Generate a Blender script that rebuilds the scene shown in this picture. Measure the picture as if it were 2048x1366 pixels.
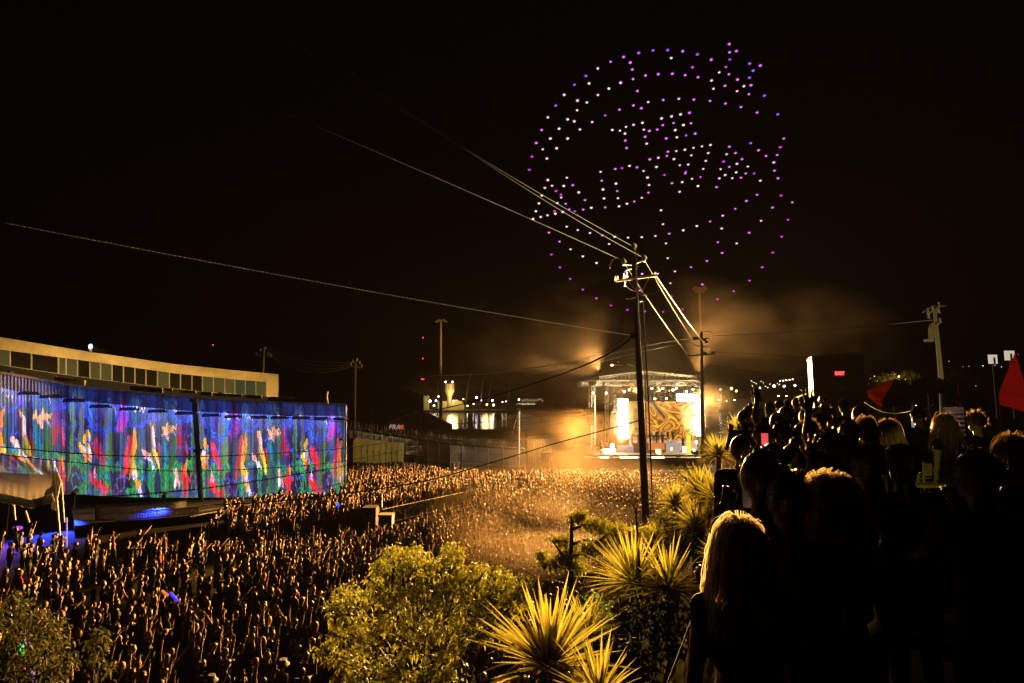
import bpy, bmesh, math, random
import numpy as np
from mathutils import Vector, Matrix, noise
from mathutils.bvhtree import BVHTree

random.seed(7)
rng = np.random.default_rng(7)
scene = bpy.context.scene
col = scene.collection
R = math.radians
for o in list(bpy.data.objects):
    bpy.data.objects.remove(o)

# ------------------------------------------------------------------ camera
CAMZ = 9.0
HORIZON = 785.0
FPX = 1081.0                      # focal length in pixels of the 2048 wide photograph
PITCH = math.atan((HORIZON - 683.0) / FPX)
cam_d = bpy.data.cameras.new("camera")
cam_d.lens = FPX / 2048.0 * 36.0
cam_d.sensor_width = 36.0
cam_d.clip_start = 0.05
cam_d.clip_end = 3000.0
cam = bpy.data.objects.new("camera", cam_d)
cam.location = (0, 0, CAMZ)
cam.rotation_euler = (math.pi / 2 + PITCH, 0, 0)
col.objects.link(cam)
scene.camera = cam

# ------------------------------------------------------------------ world: night, no sun
world = bpy.data.worlds.new("World")
scene.world = world
world.use_nodes = True
bg = world.node_tree.nodes["Background"]
bg.inputs[0].default_value = (0.010, 0.0065, 0.004, 1)
bg.inputs[1].default_value = 0.02

scene.view_settings.view_transform = 'Standard'
scene.view_settings.look = 'None'
scene.view_settings.exposure = 0.0
scene.view_settings.gamma = 1.0
scene.render.engine = 'CYCLES'
cy = scene.cycles
cy.use_denoising = True
cy.max_bounces = 3
cy.diffuse_bounces = 0
cy.glossy_bounces = 2
cy.transmission_bounces = 2
cy.transparent_max_bounces = 6
cy.volume_bounces = 0
cy.sample_clamp_indirect = 4.0
cy.sample_clamp_direct = 0.0
cy.caustics_reflective = False
cy.caustics_refractive = False
cy.volume_step_rate = 3.0
cy.volume_max_steps = 64

CT, ST = math.cos(PITCH), math.sin(PITCH)


def P(px, py, Y):
    """the point of the place at distance Y in front of the camera seen at pixel px, py"""
    a = (px - 1024.0) / FPX
    b = -(py - 683.0) / FPX
    dy = CT - b * ST
    dz = ST + b * CT
    return Vector((a * Y / dy, Y, CAMZ + dz * Y / dy))


def PZ(px, py, z):
    b = -(py - 683.0) / FPX
    dy = CT - b * ST
    dz = ST + b * CT
    Y = (z - CAMZ) / dz * dy
    return P(px, py, Y)


def proj(v):
    x, y, z = v[0], v[1], v[2] - CAMZ
    f = y * CT + z * ST
    u = -y * ST + z * CT
    return 1024 + FPX * x / f, 683 - FPX * u / f, f


# ------------------------------------------------------------------ lights (the show's own lamps, and some added spots)
STAGE = Vector((16.2, 67.0, 8.2))


def lamp(name, kind, loc, target, energy, color, size=0.5, parent=None, spot=None, blend=0.3, size_y=None):
    d = bpy.data.lights.new(name, kind)
    d.energy = energy
    d.color = color
    if kind == 'AREA':
        d.shape = 'RECTANGLE' if size_y else 'DISK'
        d.size = size
        if size_y:
            d.size_y = size_y
        d.spread = spot or math.pi
    elif kind == 'SPOT':
        d.shadow_soft_size = size
        d.spot_size = spot
        d.spot_blend = blend
    else:
        d.shadow_soft_size = size
    o = bpy.data.objects.new(name, d)
    o.location = loc
    if target is not None:
        o.rotation_euler = (Vector(target) - Vector(loc)).to_track_quat('-Z', 'Y').to_euler()
    col.objects.link(o)
    if parent is not None:
        o.parent = parent
        o.location = Vector(loc) - parent.location
    return o


AMBER = (1.0, 0.47, 0.11)
STAGE_POWER = 52000.0
BLINDERS = [(1186, 786), (1212, 786), (1248, 783), (1275, 780), (1318, 780), (1345, 780), (1372, 783), (1400, 784)]

# ------------------------------------------------------------------ helpers: materials


def nodes_of(m):
    m.use_nodes = True
    return m.node_tree


def mat(name, color, rough=0.8, metal=0.0, vary=0.25, scale=6.0, emit=None, es=0.0, trans=0.0, spec=0.3, bump=0.0):
    m = bpy.data.materials.new(name)
    nt = nodes_of(m)
    b = nt.nodes["Principled BSDF"]
    b.inputs["Roughness"].default_value = rough
    b.inputs["Metallic"].default_value = metal
    b.inputs["Specular IOR Level"].default_value = spec
    tc = nt.nodes.new("ShaderNodeTexCoord")
    nz = nt.nodes.new("ShaderNodeTexNoise")
    nz.inputs["Scale"].default_value = scale
    nz.inputs["Detail"].default_value = 3
    nt.links.new(tc.outputs["Object"], nz.inputs["Vector"])
    mx = nt.nodes.new("ShaderNodeMix")
    mx.data_type = 'RGBA'
    c = Vector(color[:3])
    lo = c * (1 - vary)
    hi = c * (1 + vary)
    mx.inputs[6].default_value = (*lo, 1)
    mx.inputs[7].default_value = (*[min(1, v) for v in hi], 1)
    nt.links.new(nz.outputs["Fac"], mx.inputs[0])
    nt.links.new(mx.outputs[2], b.inputs["Base Color"])
    if bump:
        bp = nt.nodes.new("ShaderNodeBump")
        bp.inputs["Strength"].default_value = bump
        nt.links.new(nz.outputs["Fac"], bp.inputs["Height"])
        nt.links.new(bp.outputs[0], b.inputs["Normal"])
    if emit:
        b.inputs["Emission Color"].default_value = (*emit, 1)
        b.inputs["Emission Strength"].default_value = es
    if trans > 0:
        out = nt.nodes["Material Output"]
        tr = nt.nodes.new("ShaderNodeBsdfTranslucent")
        nt.links.new(mx.outputs[2], tr.inputs[0])
        ms = nt.nodes.new("ShaderNodeMixShader")
        ms.inputs[0].default_value = trans
        nt.links.new(b.outputs[0], ms.inputs[1])
        nt.links.new(tr.outputs[0], ms.inputs[2])
        nt.links.new(ms.outputs[0], out.inputs["Surface"])
    return m


def glow(name, color, strength):
    m = bpy.data.materials.new(name)
    nt = nodes_of(m)
    b = nt.nodes["Principled BSDF"]
    b.inputs["Base Color"].default_value = (0.05, 0.05, 0.05, 1)
    b.inputs["Emission Color"].default_value = (*color, 1)
    b.inputs["Emission Strength"].default_value = strength
    return m


# ------------------------------------------------------------------ helpers: meshes
_ico = None


def ico_data(sub):
    bm = bmesh.new()
    bmesh.ops.create_icosphere(bm, subdivisions=sub, radius=1)
    v = np.array([x.co[:] for x in bm.verts])
    f = [[q.index for q in x.verts] for x in bm.faces]
    bm.free()
    return v, f


ICO = {1: ico_data(1), 2: ico_data(2), 3: ico_data(3)}


class MB:
    def __init__(s):
        s.v = []
        s.f = []
        s.m = []
        s.cur = 0

    def add(s, vs, fs):
        b = len(s.v)
        s.v.extend([tuple(x) for x in vs])
        s.f.extend([tuple(i + b for i in f) for f in fs])
        s.m.extend([s.cur] * len(fs))
        return s

    def box(s, c, size, rz=0.0, rot=None):
        M = rot if rot is not None else Matrix.Rotation(rz, 3, 'Z')
        c = Vector(c)
        vs = []
        for x in (-.5, .5):
            for y in (-.5, .5):
                for z in (-.5, .5):
                    vs.append(c + M @ Vector((x * size[0], y * size[1], z * size[2])))
        s.add(vs, [(0, 1, 3, 2), (4, 6, 7, 5), (0, 4, 5, 1), (2, 3, 7, 6), (0, 2, 6, 4), (1, 5, 7, 3)])
        return s

    def beam(s, p0, p1, w, h):
        """rectangular beam from p0 to p1"""
        p0, p1 = Vector(p0), Vector(p1)
        d = p1 - p0
        q = d.to_track_quat('Y', 'Z').to_matrix()
        s.box((p0 + p1) / 2, (w, d.length, h), rot=q)
        return s

    def tube(s, pts, r, n=6, r1=None, caps=True):
        pts = [Vector(p) for p in pts]
        k = len(pts)
        rings = []
        prev = None
        for i, p in enumerate(pts):
            d = (pts[min(i + 1, k - 1)] - pts[max(i - 1, 0)]).normalized()
            up = Vector((0, 0, 1)) if abs(d.z) < .95 else Vector((1, 0, 0))
            a = d.cross(up).normalized()
            if prev is not None and a.dot(prev) < 0:
                a = -a
            prev = a
            b = d.cross(a).normalized()
            rr = r if r1 is None else r + (r1 - r) * i / max(1, k - 1)
            rings.append([p + (a * math.cos(t * 2 * math.pi / n) + b * math.sin(t * 2 * math.pi / n)) * rr for t in range(n)])
        vs = [v for ring in rings for v in ring]
        fs = []
        for i in range(k - 1):
            for t in range(n):
                t2 = (t + 1) % n
                fs.append((i * n + t, i * n + t2, (i + 1) * n + t2, (i + 1) * n + t))
        if caps:
            fs.append(tuple(range(n - 1, -1, -1)))
            fs.append(tuple((k - 1) * n + t for t in range(n)))
        s.add(vs, fs)
        return s

    def ell(s, c, r, sub=2, rot=None):
        v, f = ICO[sub]
        M = rot if rot is not None else Matrix.Identity(3)
        c = Vector(c)
        s.add([c + M @ Vector((x[0] * r[0], x[1] * r[1], x[2] * r[2])) for x in v], f)
        return s

    def cap(s, p0, p1, r0, r1, sub=1):
        """closed tapered capsule"""
        v, f = ICO[sub]
        p0, p1 = Vector(p0), Vector(p1)
        d = (p1 - p0)
        if d.length < 1e-6:
            d = Vector((0, 0, 1e-4))
        q = d.to_track_quat('Z', 'Y').to_matrix()
        vs = []
        for x in v:
            w = q @ Vector(x)
            vs.append(p1 + w * r1 if x[2] > 0 else p0 + w * r0)
        s.add(vs, f)
        return s

    def prism(s, poly, depth):
        """poly: list of world points of a planar face; depth: offset vector"""
        n = len(poly)
        a = [Vector(p) for p in poly]
        d = Vector(depth)
        s.add(a + [p + d for p in a], [tuple(range(n)), tuple(range(2 * n - 1, n - 1, -1))] +
              [(i, i + n, (i + 1) % n + n, (i + 1) % n) for i in range(n)])
        return s

    def mesh(s, name, mats, origin=(0, 0, 0), smooth=False):
        me = bpy.data.meshes.new(name)
        o = Vector(origin)
        me.from_pydata([(v[0] - o[0], v[1] - o[1], v[2] - o[2]) for v in s.v], [], s.f)
        if not isinstance(mats, (list, tuple)):
            mats = [mats]
        for m in mats:
            me.materials.append(m)
        if len(mats) > 1:
            me.polygons.foreach_set("material_index", s.m)
        if smooth:
            me.polygons.foreach_set("use_smooth", [True] * len(me.polygons))
        me.update()
        return me


def tag(o, label=None, cat=None, group=None, kind=None):
    if label:
        o["label"] = label
    if cat:
        o["category"] = cat
    if group:
        o["group"] = group
    if kind:
        o["kind"] = kind
    return o


def thing(name, label, cat, loc=(0, 0, 0), rz=0, group=None):
    o = bpy.data.objects.new(name, None)
    o.empty_display_size = 0.2
    o.location = loc
    o.rotation_euler = (0, 0, rz)
    col.objects.link(o)
    return tag(o, label, cat, group)


def link(name, me, parent=None, loc=(0, 0, 0)):
    o = bpy.data.objects.new(name, me)
    o.location = loc
    if parent is not None:
        o.parent = parent
    col.objects.link(o)
    return o


def part(name, mb, m, root, smooth=False):
    """mesh whose points are world points, under an unrotated root (or under a part of one)"""
    org = Vector((0, 0, 0))
    r = root
    while r is not None:
        org += Vector(r.location)
        r = r.parent
    return link(name, mb.mesh(name, m, org, smooth), root)


def solo(name, mb, m, label, cat, group=None, kind=None, smooth=False, loc=None):
    if loc is None:
        loc = (0, 0, 0)
    o = link(name, mb.mesh(name, m, loc, smooth), None, loc)
    return tag(o, label, cat, group, kind)


def struct(name, mb, m, smooth=False, label=None):
    o = link(name, mb.mesh(name, m, (0, 0, 0), smooth))
    o["kind"] = "structure"
    if label:
        o["label"] = label
    return o


def dup(root, loc=None, rz=None, label=None):
    r = root.copy()
    col.objects.link(r)
    if loc is not None:
        r.location = loc
    if rz is not None:
        r.rotation_euler = (0, 0, rz)
    if label:
        r["label"] = label
    for ch in root.children:
        c = ch.copy()
        col.objects.link(c)
        c.parent = r
        for g in ch.children:
            d = g.copy()
            col.objects.link(d)
            d.parent = c
    return r


def sag(p0, p1, s, n=14):
    p0, p1 = Vector(p0), Vector(p1)
    return [p0.lerp(p1, i / n) - Vector((0, 0, s * 4 * (i / n) * (1 - i / n))) for i in range(n + 1)]


def text_mb(txt, size, depth, bold=0.0, shear=0.0, space=1.0):
    c = bpy.data.curves.new("t", 'FONT')
    c.body = txt
    c.size = size
    c.extrude = depth
    c.offset = bold
    c.shear = shear
    c.space_character = space
    c.align_x = 'CENTER'
    c.align_y = 'CENTER'
    c.resolution_u = 4
    o = bpy.data.objects.new("t", c)
    col.objects.link(o)
    bpy.context.view_layer.update()
    ev = o.evaluated_get(bpy.context.evaluated_depsgraph_get())
    me = ev.to_mesh()
    mb = MB()
    # letters stand in the XZ plane, readable from -Y
    mb.add([(v.co.x, -v.co.z, v.co.y) for v in me.vertices], [tuple(p.vertices) for p in me.polygons])
    ev.to_mesh_clear()
    bpy.data.objects.remove(o)
    bpy.data.curves.remove(c)
    return mb


def shift(mb, loc, rz=0.0):
    M = Matrix.Rotation(rz, 3, 'Z')
    mb.v = [tuple(M @ Vector(v) + Vector(loc)) for v in mb.v]
    return mb


# ------------------------------------------------------------------ shared materials
M = {}
M['asphalt'] = mat('asphalt', (0.045, 0.043, 0.04), 0.9, vary=0.4, scale=2, spec=0.0)
M['dirt'] = mat('bark_mulch', (0.03, 0.024, 0.016), 0.95, vary=0.5, scale=5, spec=0.0)
M['concrete'] = mat('concrete', (0.22, 0.2, 0.17), 0.9, vary=0.2)
M['steel'] = mat('galvanised_steel', (0.5, 0.48, 0.44), 0.45, 0.6, vary=0.15)
M['alu'] = mat('truss_aluminium', (0.42, 0.4, 0.36), 0.4, 0.5, vary=0.1)
M['darkmetal'] = mat('dark_metal', (0.04, 0.038, 0.035), 0.6, 0.3)
M['black'] = mat('black_cloth', (0.012, 0.011, 0.011), 0.9)
M['wood'] = mat('creosoted_pole_wood', (0.03, 0.018, 0.012), 0.9, vary=0.4, scale=8)
M['palewood'] = mat('weathered_pole_wood', (0.4, 0.32, 0.2), 0.85, vary=0.3, scale=8)
M['wire'] = mat('aluminium_wire', (0.85, 0.78, 0.6), 0.5, 0.2)
M['blackwire'] = mat('black_cable', (0.006, 0.0055, 0.005), 0.9, spec=0.0)
M['porcelain'] = mat('porcelain_insulator', (0.75, 0.68, 0.5), 0.3)
M['glassdark'] = mat('dark_window_glass', (0.02, 0.025, 0.02), 0.15, spec=0.5)
M['white'] = mat('white_paint', (0.7, 0.68, 0.62), 0.6, vary=0.1)
M['cream'] = mat('cream_corrugated_sheet', (0.60, 0.44, 0.20), 0.6, vary=0.5, scale=0.9)
M['canvas'] = mat('white_canvas', (0.66, 0.6, 0.48), 0.8, vary=0.12, trans=0.25)
M['redcanvas'] = mat('red_canvas', (0.035, 0.001, 0.0015), 0.9, vary=0.2, trans=0.15, spec=0.0)
M['water'] = mat('bay_water', (0.01, 0.012, 0.012), 0.16, spec=0.5, bump=0.25, scale=0.8)
# ------------------------------------------------------------------ ground, bay, far shore
mb = MB()
mb.add([(-160, -30, 0), (160, -30, 0), (160, 84, 0), (-160, 84, 0)], [(0, 1, 2, 3)])
struct("ground", mb, M['asphalt'])
mb = MB()
mb.add([(-900, 84, -1.2), (900, 84, -1.2), (900, 900, -1.2), (-900, 900, -1.2)], [(0, 1, 2, 3)])
mb.add([(-160, 84, -1.2), (160, 84, -1.2), (160, 84, -0.004), (-160, 84, -0.004)], [(0, 1, 2, 3)])
struct("bay_water", mb, M['water'])
# far shore: a low strip of land with an uneven skyline
mb = MB()
N_ = 140
vs, fs = [], []
for i in range(N_ + 1):
    px = -300 + 2700 * i / N_
    base = 822 - 12 * max(0, min(1, (px - 700) / 800))
    top = base - 6 - 9 * (0.5 + 0.5 * noise.noise(Vector((px * 0.011, 0, 0)))) - 4 * noise.noise(Vector((px * .06, 3, 0)))
    if px > 1480:
        top -= 26 * min(1, (px - 1480) / 260)
    a = P(px, base + 2, 300)
    b = P(px, top, 330)
    c_ = P(px, top, 480)
    vs += [(a.x, a.y, -1.19), b, (c_.x, c_.y, -1.19)]
for i in range(N_):
    fs += [(3 * i, 3 * i + 3, 3 * i + 4, 3 * i + 1), (3 * i + 1, 3 * i + 4, 3 * i + 5, 3 * i + 2)]
mb.add(vs, fs)
struct("far_hills", mb, mat('far_land', (0.05, 0.045, 0.035), 1.0))

# terrace the near crowd stands on, and the planted bank below it
TZ = 6.9


def tz(y):
    return TZ + 0.028 * max(0, y - 2)


EDGE = [(-6.0, -4.0), (0.62, 1.2), (1.5, 3.6), (3.1, 7.4), (6.5, 15.0), (9.3, 22.0), (11.6, 28.5)]
mb = MB()
vs = []
for (x, y) in EDGE:
    vs += [(x, y, tz(y)), (60, y, tz(y)), (x, y, 0.004), (60, y, 0.004)]
fs = []
for i in range(len(EDGE) - 1):
    a, b = 4 * i, 4 * i + 4
    fs += [(a, a + 1, b + 1, b), (a, b, b + 2, a + 2)]
fs.append((4 * (len(EDGE) - 1), 4 * (len(EDGE) - 1) + 1, 4 * (len(EDGE) - 1) + 3, 4 * (len(EDGE) - 1) + 2))
mb.add(vs, fs)
struct("terrace", mb, mat("terrace_paving", (.012, .011, .01), .95, vary=.4, scale=2, spec=0.0))
mb = MB()
vs, fs = [], []
KB = 6
for i, (x, y) in enumerate(EDGE):
    for k in range(KB + 1):
        t = k / KB
        z = (tz(y) - 0.12) * (1 - t) ** 1.25
        bw = float(np.interp(y, [0, 12, 22, 40], [5.2, 4.2, 2.0, 1.2]))
        vs.append((x - 0.02 - t * bw + 0.25 * noise.noise(Vector((x, y, k))), y + t * 3.4 + 0.2 * noise.noise(Vector((x, y, k + 9))), z + 0.006))
for i in range(len(EDGE) - 1):
    for k in range(KB):
        a = i * (KB + 1) + k
        b = a + KB + 1
        fs.append((a, b, b + 1, a + 1))
mb.add(vs, fs)
struct("planted_bank", mb, M['dirt'])

# ------------------------------------------------------------------ long corrugated hall on the left, with projected show
WALLPTS = [(695, 811, 989, 49.8), (600, 808, 992, 48.0), (469, 804, 995, 46.0), (322, 792, 997, 43.8), (205, 781, 994, 42.0), (88, 762, 986, 40.0), (0, 747, 979, 38.0), (-120, 726, 968, 36.0), (-260, 700, 955, 34.0)]


def wall_at(t):
    """t in [0, n-1] along the control columns -> bottom, top"""
    i = min(int(t), len(WALLPTS) - 2)
    f = t - i

    def cr(k):
        p = [WALLPTS[max(0, min(len(WALLPTS) - 1, i + j))][k] for j in (-1, 0, 1, 2)]
        return .5 * (2 * p[1] + (-p[0] + p[2]) * f + (2 * p[0] - 5 * p[1] + 4 * p[2] - p[3]) * f * f + (-p[0] + 3 * p[1] - 3 * p[2] + p[3]) * f ** 3)
    px, yt, yb, Y = cr(0), cr(1), cr(2), cr(3)
    return P(px, yb, Y), P(px, yt, Y), px


samples = [wall_at(i / 40) for i in range(40 * (len(WALLPTS) - 1) + 1)]
arc = [0.0]
for i in range(1, len(samples)):
    arc.append(arc[-1] + (samples[i][0].xy - samples[i - 1][0].xy).length)
ARC = arc[-1]


def wall_s(s):
    s = max(0, min(ARC, s))
    i = int(np.searchsorted(arc, s))
    i = max(1, min(len(arc) - 1, i))
    f = (s - arc[i - 1]) / max(1e-6, arc[i] - arc[i - 1])
    a, b = samples[i - 1], samples[i]
    d = (b[0].xy - a[0].xy).normalized()
    nrm = Vector((-d.y, d.x, 0))           # towards the yard
    if nrm.y > 0:
        nrm = -nrm
    return a[0].lerp(b[0], f), a[1].lerp(b[1], f), nrm, a[2] + (b[2] - a[2]) * f


def s_of_px(px):
    k = min(range(len(samples)), key=lambda i: abs(samples[i][2] - px))
    return arc[k]


root = thing("corrugated_hall", "long curved corrugated metal hall with colourful projections and a rooftop window strip", "building", wall_s(8)[0])
PITCHW = 0.19
n_r = int(ARC / PITCHW)
mb = MB()
vs, fs = [], []
prof = [(0.0, 0.0), (0.34, 0.0), (0.5, 0.09), (0.84, 0.09)]
for i in range(n_r):
    for (f, dpt) in prof:
        b, t, nrm, _ = wall_s((i + f) * PITCHW)
        vs += [b + nrm * dpt, t + nrm * dpt]
for i in range(len(vs) // 2 - 1):
    fs.append((2 * i, 2 * i + 2, 2 * i + 3, 2 * i + 1))
mb.add(vs, fs)
wallmat = mat('pale_corrugated_metal', (0.62, 0.6, 0.56), 0.65, 0.0, vary=0.08, scale=1.0)
part("wall", mb, wallmat, root)
# plinth, eave, roof, end wall
mb = MB()
vs, fs = [], []
for i in range(61):
    b, t, nrm, _ = wall_s(ARC * i / 60)
    vs += [b - nrm * .1, Vector((b.x, b.y, 0)) - nrm * .1]
for i in range(60):
    fs.append((2 * i, 2 * i + 1, 2 * i + 3, 2 * i + 2))
mb.add(vs, fs)
part("plinth", mb, M['black'], root)
mb = MB()
for i in range(60):
    b, t, nrm, _ = wall_s(ARC * i / 60)
    b2, t2, nrm2, _ = wall_s(ARC * (i + 1) / 60)
    mb.beam(t + nrm * .12 + Vector((0, 0, .06)), t2 + nrm2 * .12 + Vector((0, 0, .06)), .26, .18)
part("eave", mb, mat('weathered_eave', (0.3, 0.26, 0.2), .8), root)
mb = MB()
vs, fs = [], []
for i in range(61):
    b, t, nrm, _ = wall_s(ARC * i / 60)
    vs += [t - nrm * .02 + Vector((0, 0, .0)), t - nrm * 12 + Vector((0, 0, .02))]
for i in range(60):
    fs.append((2 * i, 2 * i + 2, 2 * i + 3, 2 * i + 1))
b, t, nrm, _ = wall_s(0)
mb.add(vs, fs)
mb.add([b, t, t - nrm * 12, b - nrm * 12], [(0, 1, 2, 3)])
part("roof", mb, M['darkmetal'], root)
# projector frames' shadow canopy under the eave: small awning lamps
# roof-top strip of rooms
TOPF = [(-260, 630), (-120, 655), (0, 677), (182, 707), (352, 731), (460, 742), (557, 751)]
FASB = [(-260, 650), (-120, 676), (0, 699), (182, 723), (352, 747), (460, 758), (557, 766)]
SILL = [(-260, 700), (-120, 716), (0, 730), (117, 748), (235, 764), (404, 784), (557, 794)]


def lerp_tab(tab, x):
    return float(np.interp(x, [a for a, _ in tab], [b for _, b in tab]))


def yb(px):
    return float(np.interp(px, [-260, 0, 557], [39.0, 43.5, 53.0]))


mb = MB()
mb2 = MB()
vs, fs = [], []
xs = np.linspace(-260, 557, 420)
for k, x in enumerate(xs):
    Y = yb(x)
    off = 0.014 * (k % 2)
    vs += [P(x, lerp_tab(TOPF, x), Y) + Vector((0, -off, 0)), P(x, lerp_tab(FASB, x), Y) + Vector((0, -off, 0))]
for i in range(len(xs) - 1):
    fs.append((2 * i, 2 * i + 1, 2 * i + 3, 2 * i + 2))
mb.add(vs, fs)
for i in range(40):
    xa, xb2 = xs[0] + (xs[-1] - xs[0]) * i / 40, xs[0] + (xs[-1] - xs[0]) * (i + 1) / 40
    a, b2 = P(xa, lerp_tab(TOPF, xa), yb(xa)), P(xb2, lerp_tab(TOPF, xb2), yb(xb2))
    mb.beam(a + Vector((0, -.05, .05)), b2 + Vector((0, -.05, .05)), .3, .12)
    mb2.add([a + Vector((0, 0, 0)), b2, b2 + Vector((-3, 5, 0)), a + Vector((-3, 5, 0))], [(0, 1, 2, 3)])
# solid panel between the last window and the corner, and the end wall
e0, e1 = P(533, lerp_tab(FASB, 533), yb(533)), P(557, lerp_tab(FASB, 557), yb(557))
s0, s1 = P(533, 796, yb(533)), P(557, 796, yb(557))
mb.add([e0, s0, s1, e1], [(0, 1, 2, 3)])
tcorner = P(557, lerp_tab(TOPF, 557), yb(557))
back = Vector((-3.2, 5, 0))
mb.add([tcorner, s1, s1 + back, tcorner + back], [(0, 1, 2, 3)])
part("fascia", mb, M['cream'], root)
part("upper_roof", mb2, M['darkmetal'], root)
# window strip
winx = [-60, -20, 20, 63] + [117, 132, 155, 180, 201, 224, 247, 270, 292, 315, 339, 361, 384, 405, 427, 450, 470, 491, 512, 533]
dim_room = mat('dim_lit_room_window', (0.03, 0.03, 0.02), 0.6, emit=(0.5, 0.42, 0.12), es=0.10, spec=.05)
green_room = mat('greenish_lit_room_window', (0.03, 0.03, 0.02), 0.6, emit=(0.25, 0.5, 0.3), es=0.055, spec=.05)
dark_room = mat('unlit_room_window', (0.01, 0.008, 0.006), 0.6, spec=.05)
for i in range(len(winx) - 1):
    xa, xb2 = winx[i], winx[i + 1]
    mbw, mbp = MB(), MB()
    A0, A1 = P(xa, lerp_tab(FASB, xa) + .3, yb(xa) + .12), P(xb2, lerp_tab(FASB, xb2) + .3, yb(xb2) + .12)
    B0, B1 = P(xa, lerp_tab(SILL, xa), yb(xa) + .12), P(xb2, lerp_tab(SILL, xb2), yb(xb2) + .12)
    mbw.beam(A1, B1, .1, .06)
    mbw.beam(B0, B1, .1, .07)
    w = part("window", mbw, mat('window_mullion', (0.35, 0.3, 0.2), .6) if i == 0 else bpy.data.materials['window_mullion'], root)
    back = Vector((0, .06, 0))
    mbp.add([A0 + back, B0 + back, B1 + back, A1 + back], [(0, 1, 2, 3)])
    r_ = [dark_room, dim_room, dark_room, dark_room, dim_room, dim_room, dark_room, dim_room, dim_room, dark_room, dark_room, dark_room, dark_room, dim_room, dark_room, dark_room, dark_room, dim_room, dim_room, dim_room, green_room, green_room, dim_room][i % 23]
    part("pane", mbp, r_, w)
# base wall under the window strip
mb = MB()
vs, fs = [], []
for i in range(41):
    x = -260 + 817 * i / 40
    vs += [P(x, lerp_tab(SILL, x), yb(x) + .05), P(x, lerp_tab(SILL, x) + 30, yb(x) + .05)]
for i in range(40):
    fs.append((2 * i, 2 * i + 1, 2 * i + 3, 2 * i + 2))
mb.add(vs, fs)
part("parapet_wall", mb, M['black'], root)
# roof boxes along the parapet
for (xa, xb2, ya, yb_, h) in ((262, 325, 772, 778, 8), (330, 345, 777, 778, 4), (362, 392, 781, 783, 4), (402, 424, 784, 786, 6), (430, 452, 787, 788, 5), (456, 484, 789, 790, 4), (492, 524, 790, 792, 6), (536, 589, 794, 796, 8), (110, 170, 755, 762, 9)):
    m_ = MB()
    Ya = float(np.interp(xa, [0, 600], [40.5, 50]))
    Yb = float(np.interp(xb2, [0, 600], [40.5, 50]))
    a, b2 = P(xa, ya + h / 2, Ya), P(xb2, yb_ + h / 2, Yb)
    m_.beam(a, b2, .6, h * 45 / FPX)
    m_.beam(a + Vector((0, -.05, h * 22 / FPX + .03)), b2 + Vector((0, -.05, h * 22 / FPX + .03)), .75, .05)
    part("roof_box", m_, M['cream'], root)
# black downpipe mast in front of the wall
mb = MB()
a, b2 = P(389, 803, 44.2), P(403, 1003, 43.6)
mb.tube([a, b2], .17, 10)
mb.box(a + Vector((0, 0, .1)), (.5, .4, .2))
mb.box(P(396, 900, 43.9), (.5, .42, .12))
solo("dark_post", mb, M['black'], "thick black post standing in front of the projected wall", "post")
# pipe with elbow on the right end of the wall
mb = MB()
mb.tube([P(655, 783, 49.5), P(654, 795, 49.5), P(656, 809, 49.5)], .07, 8)
part("vent_pipe", mb, M['white'], root)
mb = MB()
mb.tube([P(690, 812, 49.4), P(692, 870, 49.3), P(688, 985, 49.2)], .08, 8)
mb.box(P(683, 878, 49.2), (.35, .3, .2))
part("downpipe", mb, M['darkmetal'], root)

# row of awning shades under the eave that cut the projection's top edge
for k, px in enumerate((60, 105, 150, 205, 262, 320, 372, 425, 470, 520, 562, 604, 645, 682)):
    b, t, nrm, _ = wall_s(s_of_px(px))
    h_ = Vector((0, 0, -1.35 if px > 200 else -1.2))
    m_ = MB()
    dvec = Vector((nrm.y, -nrm.x, 0))
    c0 = t + h_ + nrm * .06
    q = [(-.75, 0, 0), (-.45, .5, .10), (0, .62, .16), (.45, .5, .10), (.75, 0, 0)]
    vs = [c0 + dvec * a + nrm * bb + Vector((0, 0, c)) for a, bb, c in q] + [c0 + dvec * a * .9 + Vector((0, 0, .28)) for a, bb, c in q]
    m_.add(vs, [(0, 1, 6, 5), (1, 2, 7, 6), (2, 3, 8, 7), (3, 4, 9, 8), (4, 3, 2, 1, 0)])
    part("awning", m_, M['darkmetal'], root)

# added parapet lamps, put in to brighten the fascia of the roof strip
for px in (20, 110, 240, 345, 440, 530):
    Yp = float(np.interp(px, [0, 600], [40.5, 50])) + 1.0
    p = P(px, float(np.interp(px, [0, 600], [742, 801])), Yp)
    m_ = MB()
    m_.box(p, (.3, .2, .14))
    f = part("added_fascia_lamp", m_, M['darkmetal'], root)
    lamp("added_fascia_light", 'POINT', p + Vector((0, .15, .35)), None, 230, (1, .66, .22), .15, root)
# flood lamp on the roof edge
fl = thing("roof_floodlight", "glaring purplish white floodlight standing on the roof edge of the long hall", "floodlight", P(182, 706, 44.4))
mb = MB()
mb.tube([P(182, 706, 44.4), P(182, 697, 44.4)], .05, 8)
mb.box(P(181, 700, 44.4), (.34, .06, .06))
part("bracket", mb, M['darkmetal'], fl)
mb = MB()
mb.ell(P(181, 693, 44.3), (.15, .10, .20), 2)
part("lamp_head", mb, glow('violet_white_lamp', (0.62, 0.4, 1.0), 9.0), fl)
lamp("floodlight_glow", 'POINT', P(181, 691, 43.9), None, 300, (1, .68, .3), .2, fl)
lamp("floodlight_beam", 'SPOT', P(181, 693, 43.9), (-.8, 9, 6.4), 230000, (1, .68, .14), .2, fl, R(5.5), .9)
lamp("added_wire_spot", 'SPOT', (34, 24, 19), (5, 24.5, 16), 50000, (1, .78, .4), .3, None, R(26), 1.0)  # unseen spot added to light the wires and the pole top

# ------------------------------------------------------------------ the projector that throws the show on the wall


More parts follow.
